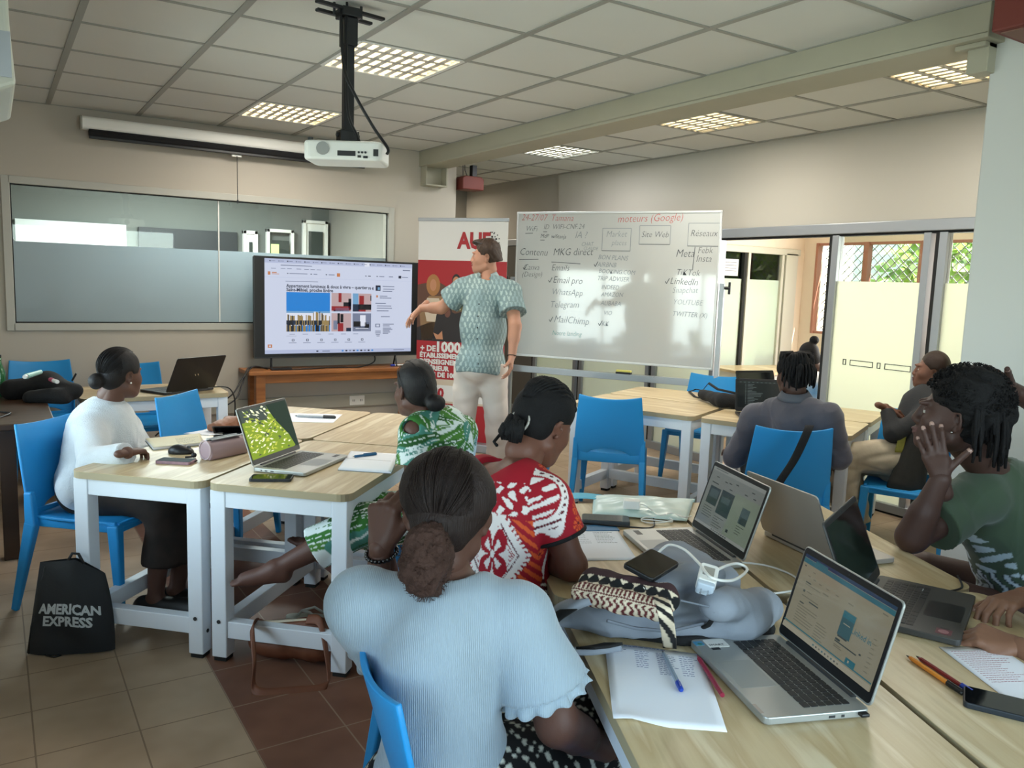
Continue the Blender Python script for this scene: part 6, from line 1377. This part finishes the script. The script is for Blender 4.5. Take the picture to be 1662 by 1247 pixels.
for i in range(24):
    th=2*PI*i/24; mb.sphere(tuple(W_-wd_*.012+(a_*math.cos(th)+b_*math.sin(th))*.034),.0052,8,6)
ob('bead_bracelet',mb,mat('black_beads','0c0c0e',.15,spec=.8),D['t'],world=True,smooth=True)
# ---------------------------------------------------------------- 2 woman in red tapa dress
D=person('person','woman with braided hair in a red, white and orange patterned dress, leaning over the table',dict(az=42,pelvis=(1.186,1.852,0.628),neck=(1.259,1.934,1.005),SR=(1.284,1.792,0.969),SL=(1.258,2.097,0.969),head=(1.389,1.979,1.144),face=(14,28,0),
 ER=(1.336,1.735,0.790),WR=(1.355,1.976,0.735),EL=(1.549,2.193,0.864),WL=(1.563,2.134,0.770),skin='6b4638',res=.0075,hs=1.0,limb=.98))
A0=D['pel']; sp=D['spine']; la=D['la']
def tapa_dress(V):
    # surface pattern in dress coordinates: u across the back, v up the spine
    q=V-D['nb']; u=q@D['la']; v=q@sp; fwd_=q@D['fw']; red=cval('9c1626'); wh=cval('e6dcd8'); org=cval('d4572a'); dk=cval('5c1020'); C_=np.tile(red,(len(V),1))
    cu_,cv_=.0,-.215; du=np.abs(u-cu_)/.088; dv=np.abs(v-cv_)/.15; dd=du+dv
    st=(np.sin((u*.8+v)*230)>.1)&(np.abs(u)<.2)&(v<-.12); st2=(np.sin((-u*.8+v)*230)>.1)&(np.abs(u)<.2)&(v<-.12)
    C_[np.where(u>0,st,st2)]=org
    z1=(dd<1.12)&(dd>=1.0); C_[(dd<1.14)]=red; C_[z1&(np.sin(np.arctan2(v-cv_,u-cu_)*40)>-.3)]=wh; C_[(dd<1.0)&(dd>.78)]=wh; C_[(dd<.80)&(dd>.76)]=dk; C_[(dd<.76)]=wh
    th=np.arctan2((v-cv_)/.15,(u-cu_)/.088); rr_=np.hypot((v-cv_)/.15,(u-cu_)/.088); C_[(dd<.74)&(rr_<.52*(np.abs(np.cos(2*th-.785*2))**.5)+.05)]=red; C_[(rr_<.32)&(np.abs(np.cos(2*th-1.57))>.86)&(rr_>.1)]=wh; C_[(rr_<.07)]=wh
    C_[(dd<.70)&(rr_>.5)&(((dd*14)%1)<.4)]=red
    sd_=(np.abs(u)>.118)&(np.abs(u)<.150)&(v<-.08); C_[sd_]=wh; C_[sd_&(((v/.018)%1)<(.25+(.15-np.abs(u))*14))]=dk
    up=(v>-.11)&(v<-.02)&(u<.11); C_[up]=red; hh=np.sin(u*150+np.sin(v*90)*1.5)*np.sin(v*120+u*40); C_[up&(hh>.15)]=wh; C_[(np.abs(u)/.028+np.abs(v+.125)/.022)<1]=wh
    # shoulder and sleeve bands running down the right sleeve
    sl=D['ER']-D['SR']; L_=np.linalg.norm(sl); sl=sl/L_; q2=V-D['SR']; al=q2@sl; back=-(q2@D['fw']); sleeve=(np.linalg.norm(q2-al[:,None]*sl,axis=1)<.085)&(u>.085)
    w_=back+ (q2@D['spine'])*.15; C_[sleeve]=red; C_[sleeve&(w_>.030)&(w_<.052)]=wh; dots=sleeve&(w_>.037)&(w_<.045)&(((al/.016)%1)<.4); C_[dots]=dk; C_[sleeve&(w_<-.045)&(w_>-.062)]=wh
    k=np.round(al/.042); fx_=al-k*.042; fy=w_+.008; rf=np.hypot(fx_,fy); an_=np.arctan2(fy,fx_); C_[sleeve&(rf<.019)&(np.cos(an_*9)>-.35)]=org; C_[sleeve&(rf<.004)]=dk
    C_[sleeve&(w_>=.052)]=red; C_[sleeve&(w_>=.056)&(np.sin(al*200)*np.sin(w_*170)>.1)]=wh
    return C_
dm=attr_mat('tapa_dress',.8)
nc=D['nb']+D['spine']*.05-D['la']*.055-D['fw']*.02
top(D,'dress',dm,.016,.55,.012,-.12,.098,neck_c=nc,wr=(.005,18,7),res=.0038,color=tapa_dress)
def ring(c,nrm,rad,r_,name,m,D,sq=1.0):
    c=npv(c); nrm=nv(nrm); a_=nv(np.cross(nrm,(.3,.2,1))); b_=np.cross(nrm,a_); ob(name,MB().tube([tuple(c+(a_*math.cos(2*PI*i/30)+b_*sq*math.sin(2*PI*i/30))*rad) for i in range(31)],r_,8),m,D['t'],world=True,smooth=True)
for S_,E_ in ((D['SR'],D['ER']),(D['SL'],D['EL'])): ring(S_+(E_-S_)*.55,E_-S_,.072,.006,'sleeve_trim','black_matte',D)
bottoms(D,'dress_skirt',mat('dark_red_skirt','4a1420',.85,noise=(30,.6)),.7,.02,res=.009,skirt=True)
hk=hairmat('hair_black','100e0f',(1,1,1),.6,.8,200)
hair(D,'hair',hk,[],cut=(.058,.035,30),res=.005)
P=D['P']; L_=[]
for i in range(17):
    x=-.072+.009*i; pts=[];rs=[]
    for k in range(26):
        a=R(28+ (150)*k/25); y=math.cos(a)*.104-.016; zz=math.sin(a)*.096+.042; f_=math.sqrt(max(.02,1-(x/.086)**2)); sh=1-.75*max(0,(k-15)/10)**1.2
        pts.append(tuple(P(x*sh,-.016+(y+.016)*f_*1.02,.042+(zz-.042)*f_*1.02))); rs.append(.0056+.0016*math.sin(k*2.2))
    L_.append((pts,rs))
tubes_ob('cornrow_braids',L_,hk,D,label='rows of thin braids')
L_=[]; rr=random.Random(5)
for i in range(34):
    a=rr.uniform(0,6.28); r0=rr.uniform(.0,.038); c=(-.005,-.118,-.045); p=[(c[0]+r0*math.cos(a)*.5,c[1]+.02,c[2]+.018),(c[0]+r0*math.cos(a)*1.1,c[1]-.012,c[2]+r0*math.sin(a)*.6),(c[0]+(r0+.012)*math.cos(a),c[1]-.008,c[2]-.018+r0*math.sin(a)*.5),(c[0]+(r0+.006)*math.cos(a),c[1]+.01,c[2]-.04-.012*rr.random())]
    L_.append(([tuple(P(*q)) for q in p],[.006,.009,.009,.005]))
tubes_ob('braid_bun',L_,hk,D,label='gathered bun of braid ends')
tubes_ob('loose_braid',[([tuple(P(-.075,-.03,.0)),tuple(P(-.095,-.05,-.05)),tuple(P(-.092,-.075,-.10)),tuple(P(-.07,-.08,-.11))],.005)],hk,D)
ring(P(-.002,-.10,-.028),D['HA'][1],.036,.004,'hair_clip',mat('pearl_clip','a9a49c',.3),D)
# ---------------------------------------------------------------- 3 woman in green leaf blouse
D=person('person','woman in a white blouse with green leaves and a low bun, facing the television',dict(az=125,pelvis=(1.637,3.049,0.550),neck=(1.574,3.061,0.999),SR=(1.749,3.114,0.902),SL=(1.463,2.991,0.936),head=(1.499,3.089,1.102),face=(100,6,0),
 ER=(1.765,3.217,0.621),WR=(1.602,3.087,0.656),EL=(1.446,2.971,0.727),WL=(1.545,3.006,0.668),KL=(1.210,2.935,0.598),AL=(0.900,3.083,0.411),TL=(0.773,3.157,0.357),KR=(1.385,3.154,0.569),AR=(1.173,3.214,0.377),TR=(1.070,3.336,0.430),skin='5e4036',res=.009,handres=.005,hres=.006))
def leaves(V,w_='dfe8e4'):
    rr_=np.random.default_rng(12); C_=sphere_color(V,w_); O=V-D['pel']; u=O@D['la']+.5*(O@D['fw']); v=O@np.array((0,0,1.))+.3*(O@D['fw'])
    for i in range(420):
        cu_,cv_=rr_.uniform(-.45,.45),rr_.uniform(-.5,.55); a=rr_.uniform(0,3.14); L=rr_.uniform(.03,.075); q=u-cu_; w__=v-cv_; x=q*np.cos(a)+w__*np.sin(a); y=-q*np.sin(a)+w__*np.cos(a)+ (x*x)*6; m_=(np.abs(x)<L)&(np.abs(y)<L*.28*(1-(x/L)**2)); C_[m_]=cval(('37702e','2a5a2a','4c7f34','4a8577')[i%4]); C_[m_&(np.abs(y)<.0016)]=cval(w_)
    return C_
lm_=attr_mat('leaf_print',.8)
def holes(s):
    s.ell(D['SL']+np.array((0,0,.03))-D['la']*.035+D['fw']*.0,(.045,.045,.030),D['ax'],.006,'s')
top(D,'blouse',lm_,.014,.62,.02,-.1,.085,wr=(.004,20,3),res=.0055,color=leaves,extra=holes)
bottoms(D,'leaf_trousers',lm_,.55,.02,.025,wtop=.3,res=.0065,color=leaves)
hb2=hairmat('hair_soft_black','1b1718')
hair(D,'hair',hb2,[(.02,-.115,-.055,.042,.035,.036,.012)],cut=(.06,.03,30),wr=(.0015,80,1),label='dark hair drawn into a low bun')
strands(D,350,(.015,-.11,-.05),1,hb2,rad=.0014)
# ---------------------------------------------------------------- 4 woman in white cardigan
D=person('person','woman in a fluffy white cardigan and dark skirt, seated at the left looking right',dict(az=-35,pelvis=(.36,4.20,.53),neck=(0.444,4.323,0.882),head=(0.508,4.273,1.066),face=(28,4,0),SR=(0.370,4.180,0.815),SL=(0.536,4.474,0.768),
 ER=(0.353,3.900,0.714),WR=(0.463,3.745,0.790),EL=(0.605,4.267,0.644),WL=(0.632,4.078,0.701),KR=(.62,3.88,.50),KL=(.78,3.98,.50),AR=(0.575,3.846,0.070),AL=(0.672,3.904,0.070),skin='5f4136',res=.009,hres=.006,handres=.005,handR=dict(d=(.75,.55,-.05),n=(0,0,1),curl=40,L=.16)))
fz=mat('fluffy_cardigan','c9ced2',.95,sheen=.6,bump=(220,.9),noise=(40,.05))
top(D,'cardigan',fz,.030,1.97,.0,-.17,.07,wr=(.008,15,8,(1,1,1),.5),res=.008,hip=.0,box=.012,low=lambda s:(s.cone(D['HR'],D['HR']+D['fwd']*.12,.108,.095,.04),s.cone(D['HL'],D['HL']+D['fwd']*.12,.108,.095,.04)))
sk_=mat('dark_patterned_skirt','171413',.9,noise=(30,.9)); bottoms(D,'skirt',mat('orange_black_print','241a14',.85,noise=(18,.9)),.62,.006,.02,skirt=True,wtop=-.03)
for A_,sn in ((D['AR'],1),(D['AL'],1)):
    s=SDF(); d=D['fwd']; s.cone(A_+np.array((0,0,-.03))-d*.05,A_+np.array((0,0,-.035))+d*.20,.052,.052,0); s.clip((0,0,.003),(0,0,-1)); V,F=s.mesh(.006); npob('flat_shoe',V,F,'black',D['t'])
hair(D,'hair',hb2,[(.0,-.125,-.03,.038,.034,.04,.01)],cut=(.05,.035,28),wr=(.0015,70,2),label='black hair drawn into a low bun')
strands(D,350,(0,-.12,-.03),1,hb2,rad=.0015)
ob('ear_stud',MB().sphere(tuple(D['P'](.079,.0,-.034)),.0045,8,6),mat('pearl','e8e2da',.2),D['t'],world=True,smooth=True)
# ---------------------------------------------------------------- 5 presenter
D=person('person','standing man in a pale green patterned shirt and beige trousers pointing at the television',dict(az=235,sit=False,pelvis=(2.83,4.80,.98),neck=(2.901,4.872,1.591),lat=(-.78,.60,.0),SR=(2.761,4.950,1.509),SL=(2.980,4.688,1.504),head=(2.893,4.875,1.735),face=(148,0,0),hs=1.02,
 ER=(2.663,5.089,1.374),WR=(2.613,5.299,1.364),EL=(2.945,4.557,1.277),WL=(2.898,4.510,1.084),KR=(2.74,4.86,.52),KL=(2.93,4.72,.52),AR=(2.74,4.88,.09),AL=(2.95,4.74,.09),TR=(2.66,4.76,.03),TL=(2.87,4.60,.03),skin='b07f68',lip='9c5f52',nailc='c9a190',res=.009,hres=.006,handres=.005,nose=.9,girth=1.02,
 handR=dict(d=(-.55,.5,-.75),n=(-.3,.5,.5),curl=14,spread=10),handL=dict(curl=22,n=(.8,-.6,0))))
def shirtp(V):
    q=V-D['pel']; u=q@D['la']*105; v=q[:,2]*85; f=q@D['fw']*60; h=np.cos(u*2+f)*np.cos(v)+.5*np.cos((u+f)*4+np.round(v/3.14)*3.14)*np.cos(v*2+1); bl=np.sin(q@D['la']*22+1)*np.sin(q[:,2]*17); C_=sphere_color(V,'74878a'); C_[h>.25]=cval('9fb0ae'); C_[(h>.1)&(bl>.3)]=cval('8a9ea0'); return C_
top(D,'patterned_shirt',attr_mat('shirt_print',.85),.024,.62,.024,-.05,.062,hip=.03,box=.055,extra=lambda s:s.ell(D['nb']+D['fw']*.085-D['spine']*.01,(.022,.05,.055),D['ax'],.006,'s'),wr=(.010,13,4,(1,1,.6),.5),res=.0058,color=shirtp,neck_c=D['nb']+D['spine']*.055+D['fw']*.05)
shv=npv_verts(D['t']); c=D['nb']; f_=D['fw']; l_=D['la']; cm_=mat('shirt_collar','8b9b9d',.8); mb=MB()
mb.grid(lambda u,v:(lambda th:tuple(c+(-f_*math.cos(th)+l_*math.sin(th))*(.062+.026*v)+f_*.012+D['spine']*(.062-.034*v-.045*(abs(th)/2.6)**2)))(-2.6+5.2*u),30,4,thick=.003)
ob('collar',mb,cm_,D['t'],world=True,smooth=True)
mb=MB()
for k in range(6): mb.sphere(fpt(D,shv,.0+.085*k),.0055,8,6)
ob('buttons',mb,'dark',D['t'],world=True)
bottoms(D,'beige_trousers',mat('beige_linen','c7bab0',.85,bump=(60,.2)),.98,.014,.018,wr=(.006,22,6),res=.009)
for A_,T_ in ((D['AR'],D['TR']),(D['AL'],D['TL'])):
    s=SDF(); s.cone(A_+np.array((0,0,-.045)),T_+np.array((0,0,.02)),.042,.038,0); s.cone(A_,A_-np.array((0,0,.04)),.042,.042,.02); s.clip((0,0,.002),(0,0,-1)); V,F=s.mesh(.007); npob('shoe',V,F,mat('tan_shoe','7d6a58',.7),D['t'])
hair(D,'hair',hairmat('hair_short_brown','3a2a20',(1,1,.3)),[(0,.045,.098,.055,.04,.022,.02)],cut=(.055,.045,35),subs=[(0,-.07,-.065,.10,.08,.045)],wr=(.003,90,3),label='short brown hair')
P=D['P']; ob('glasses',MB().tube([tuple(P(-.074,.03,.085)),tuple(P(-.05,.07,.10)),tuple(P(0,.085,.105)),tuple(P(.05,.07,.10)),tuple(P(.074,.03,.085))],.004,6).tube([tuple(P(.074,.03,.085)),tuple(P(.082,-.03,.05))],.0025,6).tube([tuple(P(-.074,.03,.085)),tuple(P(-.082,-.03,.05))],.0025,6),'dark',D['t'],world=True)
ring(D['WL'],D['WL']-D['EL'],.031,.003,'bracelet',mat('brown_cord','3a2a22',.7),D)
# ---------------------------------------------------------------- 6 man in grey shirt
D=person('person','man with short dreadlocks in a dark grey shirt seated with his back to the camera',dict(az=55,pelvis=(3.841,2.946,0.456),neck=(3.740,2.896,0.970),SR=(3.791,2.709,0.900),SL=(3.678,3.109,0.843),head=(3.740,2.917,1.106),face=(72,6,0),
 ER=(3.865,2.676,0.682),WR=(4.072,2.863,0.578),EL=(3.636,3.207,0.595),WL=(3.791,3.380,0.574),skin='4a332b',res=.009,hres=.006,handres=.006,girth=1.05,limb=1.08))
gm_=mat('dark_grey_cotton','4f4c55',.85,sheen=.2)
top(D,'grey_shirt',gm_,.022,1.12,.02,-.06,.062,wr=(.012,13,6,(1,1,1),.6),res=.007)
ob('collar',MB().grid(lambda u,v:tuple(D['nb']+D['spine']*(.055-.04*v)+D['la']*math.cos(R(360*u))*(.066+.026*v)+D['fw']*math.sin(R(360*u))*(.064+.026*v)),24,3,thick=.004),mat('grey_collar','54565e',.85),D['t'],world=True,smooth=True)
bottoms(D,'dark_trousers',mat('dark_trousers_m','232326',.85,noise=(30,.4)),.95,.016)
hair(D,'hair',hk,[],cut=(.05,.04,30),res=.006,wr=(.004,70,2))
def dreads(D,n,r_,L,seed,y0=-.02,zmin=-.02,out=.02,front=False,rad=.0055,name='dreadlocks'):
    rr=random.Random(seed); P=D['P']; L_=[]
    for i in range(n):
        th=R(rr.uniform(95,265) if not front else rr.uniform(20,340)); ph=R(rr.uniform(10,85)); x,y,z=.082*math.sin(th-PI/2*0)*math.sin(ph),.098*math.cos(th)*math.sin(ph)-.016,.090*math.cos(ph)+.042
        p0=np.array(P(x,y,z)); o_=nv(p0-np.array(P(0,-.016,.02))); l=L*rr.uniform(.6,1.1); pts=[tuple(p0-o_*.006),tuple(p0+o_*.014+D['HA'][2]*-.01)]; p=p0+o_*.014
        # follow the skull down, then hang
        for k in range(5):
            d_=np.array((0,0,-1.))*l/5; p=p+d_+o_*(out*(.5 if k<2 else .1)/2)+np.array((rr.uniform(-1,1),rr.uniform(-1,1),0))*.004; c0=np.array(P(0,-.012,.0)); q=p-c0; dd=np.linalg.norm(q[:2]); m_=.088
            if dd<m_ and p[2]>c0[2]-.09: p=np.array((*(c0[:2]+q[:2]/max(dd,1e-6)*m_),p[2]))
            pts.append(tuple(p))
        L_.append((pts,[rad]*(len(pts)-1)+[rad*.7]))
    tubes_ob(name,L_,hk,D,label='hanging thin dreadlocks')
dreads(D,110,.0,.13,3,rad=.0062)
# ---------------------------------------------------------------- 7 person with bun beyond
D=person('person','person with a high bun and a white top seated beyond the man in grey',dict(az=110,pelvis=(5.897,4.282,0.293),neck=(5.954,4.389,0.850),head=(5.880,4.462,1.015),face=(120,5,0),ER=(5.997,4.261,0.583),WR=(6.078,4.437,0.497),EL=(5.943,4.530,0.545),WL=(5.981,4.624,0.529),skin='4d362c',res=.012,hres=.009,handres=.008))
top(D,'white_top',mat('white_cotton','d8d8d2',.85),.02,.8,.01,-.05,.07,res=.012)
bottoms(D,'trousers',mat('dark_trousers_m','232326',.85),.95,res=.014)
hair(D,'hair',hk,[(0,-.06,.145,.04,.04,.038,.008)],cut=(.05,.035,30),res=.008,label='dark hair with a high bun')
chair(5.62,4.30,110,'blue plastic chair under the person with the high bun')
# ---------------------------------------------------------------- 8 woman with dark jacket
D=person('person','woman in a dark jacket and beige checked trousers seated sideways, looking left',dict(az=118,pelvis=(4.672,2.777,0.578),neck=(4.869,2.745,0.973),SR=(5.037,2.759,0.826),SL=(4.657,2.670,0.844),head=(4.855,2.774,1.111),face=(126,-4,0),
 ER=(5.108,2.675,0.578),WR=(4.911,2.796,0.532),EL=(4.493,2.762,0.754),WL=(4.533,2.853,0.891),KR=(4.448,3.036,0.545),KL=(4.287,2.943,0.590),AR=(4.529,2.982,0.133),AL=(4.355,2.923,0.192),skin='6f4a3a',lip='5a342c',res=.009,hres=.0055,handres=.005,nose=.85,handL=dict(d=(.6,-.2,-.2),n=(0,0,1),curl=30)))
top(D,'dark_jacket',mat('charcoal_knit','2b2c2e',.9,bump=(100,.3)),.018,1.9,.0,-.20,.06,wr=(.010,18,2,(1,1,1),.6),res=.008)
ob('yellow_scarf',MB().grid(lambda u,v:tuple(Vector((4.505,2.709,0.774)).lerp(Vector((4.476,2.709,0.646)),v)+Vector((.02,-.012,0))*(u*2-1)+Vector((0,0,.006*math.sin(9*v)))),5,10,thick=.005),mat('olive_yellow','8f8a3c',.8,noise=(30,.5)),D['t'],world=True,smooth=True)
s=SDF(); s.cone((4.630,2.658,0.811),(4.505,2.661,0.449),.07,.11,0,sq=((.5,.8,0),1.6)); s.clip((4.503,2.657,0.413),(0,0,-1)); V,F=s.mesh(.009); V=wrinkle(V,F,.008,25,2,(1,1,.3)); npob('open_coat',V,F,mat('black_check_fabric','22221f',.9,noise=(50,.4)),D['t'])
bottoms(D,'beige_trousers',mat('beige_check','b3a791',.85,noise=(40,.12,(1,1,.1)),bump=(40,.4)),.98,.026,.02,wr=(.008,30,6),res=.008)
hair(D,'hair',hairmat('hair_brown_sheen','2e1e15'),[(0,-.125,.02,.03,.03,.028,.008)],cut=(.048,.04,28),wr=(.0012,70,2),label='brown hair slicked into a small bun')
# ---------------------------------------------------------------- 9 man in green T-shirt
D=person('person','man with dreadlocks in a green T-shirt resting his cheek on his hand at the right',dict(az=135,pelvis=(3.250,1.326,0.385),neck=(2.969,1.426,0.964),SR=(3.494,1.418,0.852),SL=(2.812,1.397,0.898),head=(2.649,1.424,1.181),face=(121,-6,0),hs=1.14,
 ER=(3.433,1.438,1.120),WR=(3.116,1.481,1.243),EL=(2.493,1.435,0.790),WL=(2.507,1.368,0.997),skin='4c352e',girth=1.3,limb=1.15,res=.0075,hres=.0045,handres=.0038,lip='5a3834',nailc='a5857a',
 handL=dict(d=(-.30,.18,1),n=(-.85,-.5,.1),curl=[12,8,8,12],L=.185,thumb=(58,-.1),side=1,spread=7),handR=dict(d=(-.5,.3,.3),n=(.1,.6,.6),curl=22,L=.2,spread=12)))
def tee(V):
    C_=sphere_color(V,'43533f'); q=V-npv(D['nb']); f=q@D['fw']; l=q@D['la']; v=q@D['spine']; m_=(f>.06)&(v<-.07)&(np.sin(l*60+np.sin(v*50)*2)*np.sin(v*70+l*20)>.25); C_[m_]=cval('b9c7cc'); h_=(v<-.33)&(np.sin((l+f)*90+np.sin(v*60)*2)>-.1); C_[h_]=cval('1d2530'); C_[(v<-.33)&(np.sin((l+f)*90+np.sin(v*60)*2)>.55)]=cval('c3ced4'); return C_
top(D,'green_tshirt',attr_mat('green_tshirt_m',.85,sheen=.2),.024,.70,.02,-.06,.07,wr=(.014,10,3,(1,1,1),.6),res=.0065,color=tee)
bottoms(D,'dark_shorts',mat('dark_trousers_m','232326',.85),.3,.02)
hair(D,'hair',hk,[(0,-.03,.08,.088,.098,.075,.03),(0,-.07,.03,.09,.075,.075,.03)],cut=(.062,.05,30),res=.005,wr=(.006,85,4),label='thick curly black hair')
rr=random.Random(9); L_=[]; P=D['P']
for i in range(900):
    th=rr.uniform(0,6.28); ph=math.acos(rr.uniform(-.2,1)); d=np.array((math.sin(ph)*math.cos(th),math.sin(ph)*math.sin(th),math.cos(ph))); c=np.array((0,-.03,.055))+d*np.array((.094,.112,.100)); 
    if c[1]>.055 and c[2]<.075: continue
    o_=np.array(P(*c)); dd=nv(o_-np.array(P(0,-.03,.04))); t1_=nv(np.cross(dd,(rr.uniform(-1,1),rr.uniform(-1,1),rr.uniform(-1,1)))); t2=np.cross(dd,t1_); pts=[tuple(o_-dd*.008+dd*.0035*k+(t1_*math.cos(k*1.6)+t2*math.sin(k*1.6))*.0045) for k in range(6)]; L_.append((pts,.0016))
tubes_ob('curls',L_,hk,D,n=4)
dreads(D,90,.0,.23,11,rad=.0062,out=.03)
ob('ear_stud',MB().sphere(tuple(P(-.081,.002,-.036)),.004,8,6),'chrome',D['t'],world=True,smooth=True)
# ---------------------------------------------------------------- 10 person at the right edge
D=person('person','person at the right edge with clasped hands resting by the dark laptop',dict(az=113,pelvis=(2.42,.40,.52),neck=(2.36,.56,1.02),head=(2.36,.60,1.18),face=(113,10,0),SR=(2.53,.62,.96),SL=(2.17,.50,.96),EL=(1.979,0.730,0.708),WL=(2.001,0.867,0.757),ER=(2.422,0.868,0.810),WR=(2.245,0.980,0.795),skin='7d5844',res=.008,hres=.007,handres=.0036,nailc='b08a78',
 handL=dict(d=(-.45,.85,.12),n=(-.3,-.1,.9),curl=[38,42,46,50],L=.19,side=-1,thumb=(30,.4)),handR=dict(d=(-.75,.1,-.05),n=(0,.1,1),curl=[30,34,38,40],L=.19,side=1)))
top(D,'brown_tshirt',mat('brown_tshirt_m','5b5148',.85),.018,.55,.02,-.06,.07,res=.01)
bottoms(D,'dark_trousers',mat('dark_trousers_m','232326',.85),.95,res=.012)
hair(D,'hair',hk,[],cut=(.055,.045,32),res=.008)
